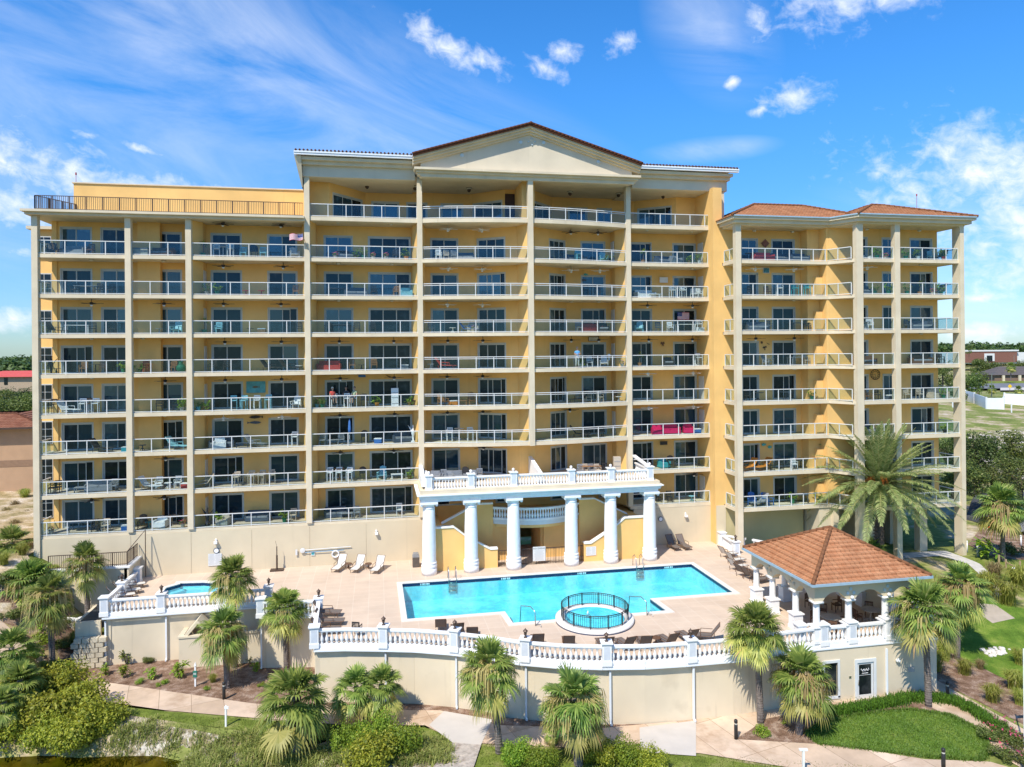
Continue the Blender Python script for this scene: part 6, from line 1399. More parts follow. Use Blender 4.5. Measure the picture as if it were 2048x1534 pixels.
MB().vprism([(-1.5, 1.0), (1.35, .98), (.75, 1.36), (-.95, 1.38)], -.87, .87).build('window', PANES[0], T)
for sx_ in (-1.4, 1.4):
    for sy in (-.8, .8): inst('wheel', MB().lathe([(.2, -.1), (.33, -.09), (.33, .09), (.2, .1)], 14).xf(Matrix.Rotation(pi/2, 4, 'X')).mesh('wheel', BLK), T, (sx_, sy, .33))
for px, py, lb in ((1955, 1115, 'white rope post left of the sago'), (1934, 1108, 'white rope post beside the end column'), (2042, 1090, 'white rope post at the right border'), (1991, 1048, 'white post beyond the parking court')):
    x, y = G(px, py, 2.3); T = thing('rope_post', lb, 'post', (x, y, H(x, y))); MB().lathe([(.07, 0), (.07, .95)], 8).build('post', WHT, T, True); MB().lathe([(.09, .95), (.09, 1.0), (.05, 1.06)], 8).build('cap', WHT, T)
T = thing('wooden_barrier', 'low wooden stake and rail barrier beside the right path', 'barrier')
for px, py in ((1998, 1132), (2012, 1138), (2040, 1140), (2044, 1155)): x, y = G(px, py, 2.1); z = H(x, y); MB().box(x-.05, x+.05, y-.05, y+.05, z, z+.8).build('stake', mat('raw_wood', (.42, .30, .17), .85, .15, 8), T)
p, q = G(2012, 1138, 2.1), G(2044, 1155, 2.1); MB().obox(p, q, .06, H(*p)+.5, H(*p)+.6).build('rail', MATS['raw_wood'], T)
x, y = G(2027, 1142, 2.0); tag(MB().ball((x, y, H(x, y)+.12), .16, 10, 6).build('globe_light', WHT, smooth=True), 'small white ball light by the wooden barrier', 'light')
# stone pile on the lawn
T = thing('stone_pile', 'heap of white stones on the right lawn', 'stones'); rr = random.Random(6)
for i in range(46):
    px, py = rr.gauss(1995, 11), rr.gauss(1289, 3.5); x, y = G(px, py, .8); z = H(x, y); r = rr.uniform(.09, .19)
    m_ = MB().ball((0, 0, 0), r, 6, 4, .7); m_.v = [(a_*rr.uniform(.8, 1.15), b_*rr.uniform(.8, 1.2), c_) for a_, b_, c_ in m_.v]; m_.build('stone', mat('white_stone', (.62, .58, .52), .9, .2, 4, .3), T).location = (x, y, z+r*.5)
# bollards, post lamps, signs by the walk
def bollard(px, py, lb, col=BLK, h=1.08, r=.095):
    x, y = hit(px, py)
    T = thing('path_bollard', lb, 'bollard', (x, y, H(x, y)), 0, 'black bollard lights along the walkways'); MB().lathe([(r, 0), (r, h*.74), (r*.8, h*.76), (r*.8, h*.84)], 14).build('body', col, T, True); MB().lathe([(r*.82, h*.76), (r*.82, h*.84)], 14).build('lens', mat('lens', (.5, .48, .40), .3), T); MB().lathe([(r, h*.84), (r, h*.96), (r*.6, h)], 14).build('cap', col, T, True)
for px, py, lb in ((448, 1400, 'black bollard beside the left path and palm trunk'), (1472, 1480, 'black bollard at the left tip of the palm bed'), (1895, 1400, 'black bollard in palm shade by the corner walk'), (1887, 1540, 'black bollard cut by the bottom edge below the lawn'), (2027, 1165, 'black bollard among grasses at right'), (1172, 1490, 'black bollard behind the shaggy palm trunk')): bollard(px, py, lb)
def stake_sign(px, py, lb, green=False):
    x, y = G(px, py, 0); z = H(x, y); T = thing('sign_post', lb, 'sign', (x, y, z), -YAW); MB().box(-.045, .045, -.045, .045, 0, 1.15 if not green else 1.25).build('post', WHT, T)
    if green:
        MB().box(-.1, .14, -.13, -.05, .62, 1.0).build('green_box', mat('sign_green', (.02, .16, .11), .5), T)
        for k in range(5): pass
        MB().box(-.07, .11, -.136, -.131, .78, .90).build('label_plate', mat('label_grey', (.35, .42, .38), .6), T); MB().lathe([(.07, 1.25), (.09, 1.3), (.05, 1.38), (.02, 1.5)], 8).build('finial', WHT, T)
    else: MB().box(-.07, .17, -.06, -.045, 1.0, 1.15).build('plate', WHT, T)
stake_sign(452, 1453, 'white stake sign on the grass between path and pond'); stake_sign(391, 1374, 'white post lamp with a green box in the mulch bed', True)
x, y = G(1607, 1548, 0); T = thing('sign_post', 'white T shaped post at the bottom edge below the lawn', 'sign', (x, y, 0), -YAW); MB().box(-.05, .05, -.05, .05, 0, 1.15).build('post', WHT, T); MB().box(-.2, .2, -.06, .06, 1.15, 1.23).build('cap', WHT, T)
# flag pole slice at the right border
x, y = G(2049, 1500, 0); T = thing('flag_pole', 'white flag pole with a red and white flag cut by the right edge', 'flag pole', (x, y, 0)); MB().tube([(0, 0, 0), (0, 0, 5.2)], .035, 8).build('pole', WHT, T)
MB().add([(0, 0, 5.0), (.6, 0, 4.9), (.6, .02, 4.4), (0, .02, 4.5)], [(0, 1, 2, 3)]).build('flag', mat('flag_red', (.6, .05, .06), .7), T)
# boardwalk
p = [G(*t) for t in ((905, 1487, .05), (962, 1492, .05), (920, 1620, .05), (800, 1620, .05))]
T = thing('boardwalk', 'weathered grey timber boardwalk leading down to the pond', 'boardwalk'); n = 42; mb = MB(); rr = random.Random(9)
for i in range(n):
    a0, a1 = i/n, (i+.9)/n
    A, B_ = lerp(p[0], p[3], a0), lerp(p[1], p[2], a0); D_, C_ = lerp(p[0], p[3], a1), lerp(p[1], p[2], a1); mb.prism([A, B_, C_, D_], .06+rr.uniform(-.006, .006), .115+rr.uniform(-.006, .006))
mb.build('planks', mat('weathered_wood', (.42, .36, .30), .9, .25, 5, .5, 20, stain=((.20, .13, .09), 1.2, .55, .15)), T)
for u in (0, 1): MB().obox(p[u], p[3-u], .1, -1.2, .055, -.1 if u else .1).build('beam', mat('dark_timber', (.10, .07, .05), .9), T)
x, y = G(926, 1487, .1); 
# ================================================================== furniture
COL = {'white': (.72, .72, .70), 'brown': (.13, .065, .035), 'dark': (.03, .028, .028), 'grey': (.24, .25, .26), 'teal': (.06, .38, .40), 'aqua': (.25, .52, .58), 'blue': (.05, .16, .42), 'red': (.45, .05, .04), 'magenta': (.65, .015, .11),
       'orange': (.62, .22, .03), 'beige': (.50, .42, .32), 'wood': (.30, .15, .06), 'green': (.03, .20, .09), 'wicker': (.20, .12, .07), 'slate': (.07, .09, .12)}
def CM(c): return mat('furniture_'+c, COL[c], .55, .12, 6)
SLING = mat('sling_fabric', (.16, .13, .11), .8, .15, 20); SLINGW = mat('pale_sling_fabric', (.60, .57, .51), .8, .06, 10)
KC = {}
def legs(mb, w, d, h, t=.035):
    for x in (-w/2, w/2):
        for y in (-d/2, d/2): mb.box(x-t/2, x+t/2, y-t/2, y+t/2, 0, h)
    return mb
def kit(kind, c):
    "furniture template of one kind and colour; every piece faces -y"
    if (kind, c) in KC: return KC[(kind, c)]
    m = CM(c) if c in COL else SLING; P = []
    if kind in ('chair', 'bar_stool', 'wicker_chair'):
        h = .45 if kind != 'bar_stool' else .76; t = h+.48 if kind != 'bar_stool' else h+.38
        for x in (-.22, .22):
            for y in (-.22, .2): P.append(('leg', MB().box(x-.02, x+.02, y-.02, y+.02, 0, h if y < 0 else t).mesh('leg', m)))
        P.append(('seat', MB().box(-.24, .24, -.24, .22, h-.04, h+.02).mesh('seat', m)))
        b = MB().box(-.2, .2, .18, .21, t-.08, t).box(-.2, .2, .18, .21, h+.1, h+.14)
        for i in range(5): b.box(-.18+i*.08, -.14+i*.08, .185, .205, h+.14, t-.08)
        P.append(('backrest', b.mesh('backrest', m))); P.append(('armrest', MB().box(-.26, -.21, -.24, .2, h+.2, h+.23).box(.21, .26, -.24, .2, h+.2, h+.23).box(-.25, -.22, -.23, -.2, h, h+.2).box(.22, .25, -.23, -.2, h, h+.2).mesh('armrest', m)))
        nm = kind
    elif kind == 'rocker':
        nm = 'adirondack_chair'; s = MB().add([(-.28, -.35, .40), (.28, -.35, .40), (.28, .25, .28), (-.28, .25, .28), (-.28, -.35, .36), (.28, -.35, .36), (.28, .25, .24), (-.28, .25, .24)], [(0, 1, 2, 3), (7, 6, 5, 4), (0, 4, 5, 1), (1, 5, 6, 2), (2, 6, 7, 3), (3, 7, 4, 0)])
        P.append(('seat', s.mesh('seat', m))); b = MB()
        for i in range(6): x = -.27+i*.092; b.add([(x, .22, .26), (x+.075, .22, .26), (x+.075, .52, 1.05-.02*abs(i-2.5)**1.5), (x, .52, 1.05-.02*abs(i-2.5)**1.5), (x, .25, .25), (x+.075, .25, .25), (x+.075, .55, 1.03-.02*abs(i-2.5)**1.5), (x, .55, 1.03-.02*abs(i-2.5)**1.5)], [(0, 1, 2, 3), (7, 6, 5, 4), (0, 4, 5, 1), (1, 5, 6, 2), (2, 6, 7, 3), (3, 7, 4, 0)])
        P.append(('backrest', b.mesh('backrest', m))); P.append(('armrest', MB().box(-.38, -.27, -.42, .36, .58, .61).box(.27, .38, -.42, .36, .58, .61).mesh('armrest', m)))
        for x in (-.33, .33): P.append(('leg', MB().box(x-.02, x+.02, -.38, -.3, 0, .58).mesh('leg', m))); P.append(('leg', MB().box(x-.02, x+.02, .24, .3, 0, .58).mesh('leg', m)))
    elif kind in ('sofa', 'armchair'):
        w = .85 if kind == 'sofa' else .38; nm = kind
        P.append(('base', MB().box(-w, w, -.38, .38, .05, .32).mesh('base', m))); P.append(('backrest', MB().box(-w, w, .24, .40, .32, .80).mesh('backrest', m)))
        P.append(('armrest', MB().box(-w-.1, -w, -.38, .40, .05, .58).box(w, w+.1, -.38, .40, .05, .58).mesh('armrest', m)))
        cm = CM('grey' if c in ('wicker', 'dark', 'brown', 'slate') else c); n = 2 if kind == 'sofa' else 1
        for i in range(n): x0 = -w+.02+i*(2*w/n); P.append(('cushion', MB().box(x0, x0+2*w/n-.04, -.38, .22, .325, .45).mesh('cushion', cm)))
    elif kind == 'chaise':
        nm = 'chaise_longue'
        fr = MB()
        for x in (-.32, .32): fr.tube([(x, -.95, .30), (x, .30, .34), (x, .80, 1.02)], .022, 6); fr.tube([(x, -.3, .56), (x, .38, .58)], .02, 5); fr.tube([(x, -.3, .56), (x, -.32, .32)], .02, 5)
        fr.tube([(-.32, -.95, .30), (.32, -.95, .30)], .02, 5).tube([(-.32, .80, 1.02), (.32, .80, 1.02)], .02, 5)
        fm = CM('brown') if c in ('sling', 'pale') else m
        P.append(('frame', fr.mesh('frame', fm)))
        P.append(('sling', MB().add([(-.3, -.93, .31), (.3, -.93, .31), (.3, .30, .35), (-.3, .30, .35), (.3, .79, 1.01), (-.3, .79, 1.01)], [(0, 1, 2, 3), (3, 2, 4, 5)]).mesh('sling', SLING if c == 'sling' else SLINGW if c == 'pale' else m)))
        for x in (-.3, .3):
            for y in (-.8, .45): P.append(('leg', MB().tube([(x, y, 0), (x, y+.03, .32)], .02, 6).mesh('leg', fm)))
    elif kind in ('round_table', 'side_table', 'high_table'):
        r, h = {'round_table': (.5, .72), 'side_table': (.28, .45), 'high_table': (.42, 1.0)}[kind]; nm = kind
        P.append(('table_top', MB().lathe([(r, h-.03), (r+.01, h-.015), (r, h)], 18).mesh('table_top', m))); l_ = MB().lathe([(.04, .05), (.04, h-.03)], 8)
        for i in range(4): a_ = i*pi/2+.4; l_.tube([(0, 0, .25), (cos(a_)*r*.7, sin(a_)*r*.7, .0)], .02, 5)
        P.append(('pedestal', l_.mesh('pedestal', m)))
    elif kind in ('dining_table', 'coffee_table'):
        w, d, h = (.85, .42, .74) if kind == 'dining_table' else (.5, .3, .4); nm = kind
        P.append(('table_top', MB().box(-w, w, -d, d, h-.04, h).mesh('table_top', m)))
        for x in (-w+.08, w-.08):
            for y in (-d+.08, d-.08): P.append(('leg', MB().box(x-.03, x+.03, y-.03, y+.03, 0, h-.04).mesh('leg', m)))
    elif kind == 'plant':
        nm = 'potted_plant'; P.append(('pot', MB().lathe([(.12, 0), (.18, .3), (.2, .3), (.2, .34)], 12).mesh('pot', m))); q = bigleaf_mesh(len(KC), 6, 9, GREENS[0], .3); P.append(('foliage', q))
    elif kind == 'flowers':
        nm = 'flower_pot'; P.append(('pot', MB().lathe([(.12, 0), (.18, .28), (.2, .3)], 12).mesh('pot', CM('beige')))); r = random.Random(1); mb = MB(); leafcloud(mb, (0, 0, .42), .22, 70, .05, r); P.append(('foliage', mb.mesh('foliage', GREENS[0])))
        mb = MB(); leafcloud(mb, (0, 0, .46), .26, 60, .045, r); P.append(('blossoms', mb.mesh('blossoms', PINK if c in ('magenta', 'red') else leafmat('mixed_blossom', (.5, .4, .5), (.6, .2, .35), .2))))
    elif kind == 'palm_pot':
        nm = 'potted_palm'; P.append(('pot', MB().lathe([(.15, 0), (.2, .3), (.22, .35)], 12).mesh('pot', m))); P.append(('stem', MB().tube([(0, 0, .3), (.05, 0, 1.1)], .035, 6).mesh('stem', WOOD))); mb = MB(); r = random.Random(5)
        for i in range(40):
            a_ = i*2.4; e_ = r.uniform(-.5, 1.2); d = Vector((cos(a_)*cos(e_), sin(a_)*cos(e_), sin(e_))); p = Vector((.05, 0, 1.1)); l = r.uniform(.35, .55); strip(mb, [p, p+d*l*.5, p+d*l-UP*l*.3], [.015, .03, 0], d.cross(UP))
        P.append(('fronds', mb.mesh('fronds', GREENS[0])))
    elif kind == 'grill':
        nm = 'barbecue_grill'; P.append(('cart', legs(MB().box(-.28, .28, -.22, .22, .55, .75), .5, .4, .55).mesh('cart', m))); P.append(('lid', MB().vprism([(-.3, .75), (.3, .75), (.25, .98), (.1, 1.08), (-.1, 1.08), (-.25, .98)], -.22, .22).mesh('lid', m)))
    elif kind == 'lamp':
        nm = 'table_lamp'; P.append(('table', legs(MB().box(-.2, .2, -.2, .2, .55, .58), .36, .36, .55, .03).mesh('table', CM('brown')))); P.append(('base', MB().lathe([(.06, .58), (.08, .7), (.02, .85), (.02, .95)], 8).mesh('base', m))); P.append(('lamp_shade', MB().lathe([(.15, .93), (.10, 1.15)], 12).mesh('lamp_shade', WHT)))
    elif kind == 'jar':
        nm = 'glazed_jar'; P.append(('jar', MB().lathe([(.18, 0), (.34, .25), (.34, .5), (.16, .72), (.14, .8), (.2, .85)], 14).mesh('jar', m, True))); P.append(('rim', MB().lathe([(.2, .85), (.21, .88)], 12).mesh('rim', m)))
    elif kind == 'cabinet':
        nm = 'cabinet'; P.append(('body', MB().box(-.3, .3, -.2, .2, 0, 1.5).mesh('body', m))); P.append(('shelf', MB().box(-.26, .26, -.22, -.2, .2, .24).box(-.26, .26, -.22, -.2, .7, .74).box(-.26, .26, -.22, -.2, 1.1, 1.14).mesh('shelf', CM('grey'))))
    elif kind == 'cooler':
        nm = 'cooler_box'; P.append(('body', MB().box(-.3, .3, -.2, .2, 0, .36).mesh('body', m))); P.append(('lid', MB().box(-.31, .31, -.21, .21, .36, .42).mesh('lid', WHT)))
    elif kind == 'bench':
        nm = 'storage_bench'; P.append(('body', MB().box(-.6, .6, -.3, .3, 0, .55).mesh('body', m))); P.append(('lid', MB().box(-.62, .62, -.32, .32, .55, .62).mesh('lid', CM('slate'))))
    elif kind == 'umbrella':
        nm = 'folded_umbrella'; P.append(('pole', MB().tube([(0, 0, 0), (0, 0, 2.1)], .025, 6).mesh('pole', CM('white')))); P.append(('canopy', MB().lathe([(.10, .9), (.13, 1.3), (.08, 1.9), (.02, 2.15)], 9).mesh('canopy', m, True))); P.append(('base', MB().lathe([(.25, 0), (.22, .08)], 12).mesh('base', CM('dark'))))
    elif kind == 'statue':
        nm = 'bird_statue'; P.append(('body', MB().lathe([(.2, 0), (.2, .1), (.06, .12), (.1, .5), (.16, .75), (.1, .95), (.05, 1.25), (.08, 1.35), (.02, 1.45)], 9).mesh('body', m, True))); P.append(('wing', MB().add([(.1, 0, .7), (.5, .05, 1.3), (.2, 0, 1.0)], [(0, 1, 2)]).add([(-.1, 0, .7), (-.45, .05, 1.45), (-.1, 0, 1.05)], [(0, 1, 2)]).mesh('wing', m)))
    KC[(kind, c)] = (nm, P); return KC[(kind, c)]
NICE = {'chair': 'chair', 'bar_stool': 'tall bar stool', 'wicker_chair': 'wicker chair', 'rocker': 'slatted deck chair', 'sofa': 'sofa', 'armchair': 'armchair', 'chaise': 'chaise longue', 'round_table': 'round table', 'side_table': 'small side table', 'high_table': 'high round table', 'dining_table': 'rectangular table',
        'coffee_table': 'low table', 'plant': 'leafy plant in pot', 'flowers': 'flowers in a pot', 'palm_pot': 'small palm in pot', 'grill': 'barbecue grill', 'lamp': 'table lamp', 'jar': 'big glazed jar', 'cabinet': 'narrow cabinet', 'cooler': 'cooler box', 'bench': 'storage bench', 'umbrella': 'folded umbrella', 'statue': 'bird statue'}
LEV = {0: 'penthouse', 1: 'eighth', 2: 'seventh', 3: 'sixth', 4: 'fifth', 5: 'fourth', 6: 'third', 7: 'second', 8: 'lowest'}
ORD = ['first', 'second', 'third', 'fourth', 'fifth', 'sixth', 'seventh', 'eighth', 'ninth', 'tenth']
BY = {'A': .95, 'B': 1.0, 'C': 1.0, 'D': 1.0, 'E': .7, 'F': .6, 'G': 1.0, 'H': -2.0, 'I': -4.2, 'J': -4.2}
def where(b, k): return f'{LEV[k]} balcony up, {ORD["ABCDEFGHIJ".index(b)]} bay from left' if k < 8 else f'lowest balcony, {ORD["ABCDEFGHIJ".index(b)]} bay from left'
ITEMS = []
KN = {'c': 'chair', 'k': 'bar_stool', 'w': 'wicker_chair', 'r': 'rocker', 's': 'sofa', 'a': 'armchair', 'l': 'chaise', 't': 'round_table', 'i': 'side_table', 'h': 'high_table', 'd': 'dining_table', 'o': 'coffee_table', 'p': 'plant', 'f': 'flowers', 'P': 'palm_pot', 'g': 'grill', 'L': 'lamp', 'j': 'jar', 'C': 'cabinet', 'x': 'cooler', 'b': 'bench', 'u': 'umbrella', 'S': 'statue'}
FUR = """A1 r dark 92;s grey 150;w brown 182;i brown 118|A2 d grey 175;c dark 150;c dark 198;c dark 222|A3 l dark 112;d white 155;c dark 185;c dark 225|A4 S dark 93;w wood 166;i dark 112;t dark 190;w brown 205;p green 246|A5 k brown 104;k white 163;k brown 176;k white 189;h white 176;l white 135
A6 l dark 200;x teal 253|A7 c dark 100;c dark 112;s grey 195;o grey 160;c grey 225|A8 f red 98;d slate 160;c dark 187;c beige 208;x blue 248|B1 b beige 282;s brown 325;i wood 340|B3 i grey 318;r aqua 352|B4 t orange 293;c red 288;p dark 272;w wood 345;j green 361|B5 c dark 317;c dark 350;p beige 362;p white 369
B6 l aqua 352;i slate 273|B7 w white 315;w white 353;i white 333;l white 297;x red 368|B8 r dark 280;a white 318;i teal 294;f magenta 362;t beige 340|C1 P green 407;k white 434;k white 462;h white 447;c aqua 488;c aqua 527;g dark 508;r white 589|C2 p beige 413;p green 435;i red 492;i red 523;c wood 592
C3 P green 408;c aqua 437;i dark 500;x wood 523;c dark 597|C4 c dark 424;c dark 452;l dark 540;l dark 577;i white 597|C5 p teal 393;k aqua 466;k aqua 486;d aqua 500;k white 512;k aqua 535;r white 590;p wood 412|C6 s slate 441;a white 437;o slate 482;l grey 508;k white 587|C7 k beige 470;k beige 500;d beige 505;k beige 521;k beige 541;l beige 403
C8 a beige 443;s slate 512;p green 434;p green 565;w beige 583;S dark 411|D1 f magenta 672;t dark 686;p wood 712;p green 728;f magenta 747;f magenta 773;w dark 792;p orange 813;s slate 700|D2 d slate 675;s slate 712;w wood 793;a aqua 812;c dark 748|D3 c dark 713;c dark 745;d dark 680;c dark 655|D4 s red 657;w wood 703;w wood 747;i dark 722;x grey 808
D5 p aqua 632;k white 667;k white 692;k white 706;h white 680;C white 788;p wood 817;i white 735;g dark 727;p orange 752;c brown 835;p green 643|D6 u blue 697;c grey 643;w grey 680;o grey 662;g dark 727;x blue 754;s slate 806;S white 824|D7 k white 657;k white 675;k white 696;h wood 676;g dark 723;r aqua 761;o white 791;c grey 815;p wood 816
D8 s slate 668;o grey 690;c grey 710;c white 795|E1 c white 878;c beige 893;c grey 908;s slate 927|E3 c slate 862;l blue 935;w slate 1010;i white 905;f orange 1040;a beige 1052|E4 l red 888;i white 860|E5 r wood 884;o wood 921;x orange 905;r wood 943|E6 k white 897;k white 938;h white 916
E7 a grey 867;a grey 893;a grey 914;a grey 940;c grey 884;c grey 956;x beige 915;g dark 928|F0 b white 1110;b white 1140|F1 k teal 1091;k aqua 1119;w aqua 1107;s slate 1150;r aqua 1207;p dark 1222|F2 k dark 1172;h dark 1183;k dark 1195|F3 i grey 1081;c grey 1140;c grey 1153;s red 1182;a dark 1206|F4 r white 1125;r white 1207;c white 1150;c white 1178;L white 1134;L white 1217;p wood 1078;p white 1087;f orange 1243
F5 l dark 1092;c beige 1156;d beige 1180;c beige 1176;c beige 1198;i white 1236;w brown 1228|F6 l dark 1106;d dark 1185;c dark 1170;c dark 1198|F7 d wood 1178;c beige 1167;c beige 1192;c grey 1180;c grey 1158;w dark 1208;C beige 1231|G1 P wood 1287;s slate 1330;p wood 1378;a grey 1352;p white 1405|G2 s white 1290;o white 1309;k white 1345;h white 1354;k white 1366;c white 1388;c white 1410
G3 r aqua 1278;c slate 1316;c white 1340;d white 1370;k white 1397;x white 1408|G4 P wood 1278;a dark 1335;k dark 1378;h white 1388;k white 1402|G6 a magenta 1312;s magenta 1336;a magenta 1374;x blue 1392|G7 a teal 1325;r dark 1340;t dark 1398|G8 w dark 1312;w dark 1335;i aqua 1380|H1 s red 1526;s slate 1560;s slate 1597;t dark 1502|H2 w dark 1502;w brown 1535;k white 1559;k teal 1590;k teal 1614
H3 s slate 1514;c slate 1537;d dark 1597;c dark 1614|H4 r grey 1534;d grey 1594;c beige 1612|H5 c dark 1494;t dark 1514;p green 1622;t slate 1570|H7 l orange 1494;l orange 1523;w dark 1538;w dark 1556;c white 1585;t dark 1598|H8 r blue 1500;r blue 1532;p green 1582;d slate 1592;l grey 1515;p green 1638|I1 P white 1740;p green 1755;p white 1754;p white 1725;f red 1772
I2 s slate 1727;p green 1750;p green 1777;c dark 1715|I3 c white 1722;c white 1739;t slate 1728|I4 s brown 1728|I5 r wood 1731;w dark 1752;x slate 1779|I6 a slate 1738|J1 p green 1812;p white 1837;c aqua 1863;l dark 1880;p red 1909;p green 1890|J2 p green 1814;P wood 1840;f red 1866;l slate 1890;p green 1907|J3 s slate 1840;c slate 1815;c slate 1863|J4 s brown 1840;c dark 1880;i dark 1890;c dark 1905
J5 s beige 1888;c beige 1812;c beige 1838;p green 1911|J6 p dark 1915"""
pr = random.Random(12)
raw = {}
for ent in FUR.replace('\n', '|').split('|'):
    hd, rest = ent.strip().split(' ', 1); b, k = hd[0], int(hd[1])
    for it in rest.split(';'):
        kd, c, px = it.split(); raw.setdefault((b, k, KN[kd], c), []).append(int(px))
POSW = {2: ['left', 'right'], 3: ['leftmost', 'middle', 'rightmost'], 4: ['leftmost', 'second', 'third', 'rightmost']}
for (b, k, kind, c), pxs in raw.items():
    for i, px in enumerate(sorted(pxs)):
        y = BY[b]+pr.uniform(-.25, .25)+(.45 if kind in ('dining_table', 'round_table', 'high_table', 'sofa') and b < 'H' else 0)
        if kind in ('plant', 'flowers', 'jar', 'umbrella', 'cooler') : y -= .3
        if b in 'EF' and k == 7: y -= 1.7
        if b in 'EF' and k == 0: y = 2
        x = sx(px, y, 600); rz = pr.uniform(-.25, .25)
        if kind == 'chaise': rz = pr.choice((-1.2, 1.2)); y -= .1
        if kind == 'rocker': rz = pr.uniform(-.5, .5)
        lo, hi = SPAN.get(b, (37.2, 46.2)); x = max(lo+.5, min(hi-.5, x)) if k != 7 or b not in 'EF' else x
        pos = (POSW[min(len(pxs), 4)][min(i, 3)]+' ') if len(pxs) > 1 else ''
        lb = f'{pos}{c} {NICE[kind]}, {where(b, k)}'
        z = FL[k]+.02+(.0 if k != 7 or b not in 'EF' else .01)
        place(kit(kind, c), lb, NICE[kind].split()[-1] if kind not in ('plant', 'palm_pot', 'flowers', 'umbrella') else 'potted plant' if kind != 'umbrella' else 'umbrella', (x, y, z), rz, f'{NICE[kind]}s on the balconies')
# ---- ceiling fans and ceiling lights
def fanset(c):
    m = CM(c); bl = MB()
    return ('ceiling_fan', [('motor', MB().lathe([(.02, 0), (.02, -.2), (.11, -.22), (.12, -.32), (.05, -.36)], 10).mesh('motor', m, True))]+[('blade', MB().obox((cos(a_)*.12, sin(a_)*.12), (cos(a_)*.66, sin(a_)*.66), .13, -.29, -.275).mesh('blade', m)) for a_ in (0.3, 1.55, 2.8, 4.07, 5.33)]+[('lamp_bowl', MB().lathe([(.02, -.36), (.09, -.38), (.07, -.44), (.01, -.46)], 9).mesh('lamp_bowl', WHT, True))])
FANS = {'white': fanset('white'), 'dark': fanset('dark')}
LITE = ('ceiling_light', [('bowl', MB().lathe([(.17, 0), (.16, -.06), (.08, -.12), (.01, -.13)], 12).mesh('bowl', mat('light_bowl', (.55, .53, .46), .4), True)), ('rim', MB().lathe([(.19, 0), (.19, -.02)], 12).mesh('rim', BRZ))])
FANL = "A3d183 A8d180 B3d328 B5d329 B7d329 B8d325 C1d447,563 C2d447,567 C3d447,562 C4d449,562 C5d449,562 C6w445,562 D4d678,787 D5d679,787 D6d678,787 D7d678,785 E1w897,965 E2w897,965 E3w895,965 E4d895,965 E5d893,964 E6d893,964 E7d964 F1d1143,1197 F2w1143,1200 F4d1142,1197 F6d1138 G3d1295,1385 G4d1297,1384 G5w1295,1385 G6w1296,1385 G8d1385 H2w1511,1588 H4d1511,1588 I2w1735"
LITL = "A1l183 A2l183 B1l328 B2l328 B4l285 D1l677,784 D2l677,784 D3l677,784 G1l1295,1385 G2l1296,1385 H1l1510,1586 H3l1588 I1l1735 J1l1840 J2l1842 I5l1733 J5l1842 F3l1143,1197 F5l1145,1199 H5l1588 J4l1842 I4l1733 A5l183 A6l183 B6l328 C7l447,562 C8l447,562 G7l1296,1385 A4l183"
for s in (FANL+' '+LITL).split():
    b, k, c, pxs = s[0], int(s[1]), s[2], [int(v) for v in s[3:].split(',')]
    for i, px in enumerate(pxs):
        y = {'H': -2.0, 'I': -4.1, 'J': -4.1}.get(b, .9); x = sx(px, y, 600); pos = '' if len(pxs) == 1 else ('left ', 'right ')[i]
        if c == 'l': place(LITE, f'{pos}round ceiling light, {where(b, k)}', 'ceiling light', (x, y, CE[k] if b < 'H' else (FL[k-1]-.28 if k > 1 else 31.1)), 0, 'ceiling lights over the balconies')
        else: place(FANS['white' if c == 'w' else 'dark'], f'{pos}{"white" if c == "w" else "dark"} ceiling fan, {where(b, k)}', 'ceiling fan', (x, y, (CE[k] if b < 'H' else FL[k-1]-.28)+.0), pr.uniform(0, 1.2), 'ceiling fans over the balconies', 1.25)
for i, (px, py) in enumerate(((734, 369), (830, 375), (938, 377), (1140, 382), (1237, 390), (1326, 387))):
    x = sx(px, 2.5, py); T = place(LITE, f'dark penthouse ceiling lantern, {("leftmost", "second from left", "third from left", "fourth from left", "fifth from left", "rightmost")[i]} under the top roof', 'ceiling light', (x, 2.5, 35.0), 0, 'dark lanterns under the penthouse ceiling', 1.4)
    inst('lantern', MB().lathe([(.14, -.05), (.10, -.22), (.03, -.28)], 6).mesh('lantern', BRZ), T)
# ---- wall decorations
def onwall(px, py, Y):
    x = sx(px, Y, py); return x, Y, ZC+((HY-py)/FPX-ROLL*(px-CX0)/FPX)*depth(x, Y)
def art(name, px, py, Y, w, h, c, lb, cat='wall art', frame_=None, shape=None):
    x, y, z = onwall(px, py, Y); T = thing(name, lb, cat, (x, y-.03, z))
    if shape: MB().vprism([(p[0]*w, p[1]*h) for p in shape], -.03, 0).build('panel', c, T)
    else: MB().box(-w/2, w/2, -.03, 0, -h/2, h/2).build('panel', c, T)
    if frame_: MB().box(-w/2-.04, w/2+.04, -.02, .01, -h/2-.04, h/2+.04).build('frame', frame_, T)
    return T
FISH = [(-.5, 0), (-.3, .25), (0, .35), (.25, .2), (.38, .05), (.5, .3), (.5, -.3), (.38, -.05), (.2, -.2), (-.1, -.32), (-.35, -.2)]
T = art('wall_painting', 512, 774, 2.36, 1.5, .95, mat('sea_green_canvas', (.12, .36, .36), .8, .3, 2), 'sea green painting between doors, fourth balcony up, third bay from left', 'painting')
MB().vprism([(p[0]*.6, p[1]*.3) for p in FISH], -.04, -.031).build('motif', mat('crab_brown', (.16, .12, .07), .8), T)
art('fish_sculpture', 512, 834, 2.36, 1.1, .4, CM('dark'), 'upper metal fish on the wall, third balcony up, third bay from left', shape=FISH); art('fish_sculpture', 509, 845, 2.36, 1.1, .35, CM('slate'), 'lower metal fish on the wall, third balcony up, third bay from left', shape=[(-a_, b_) for a_, b_ in FISH])
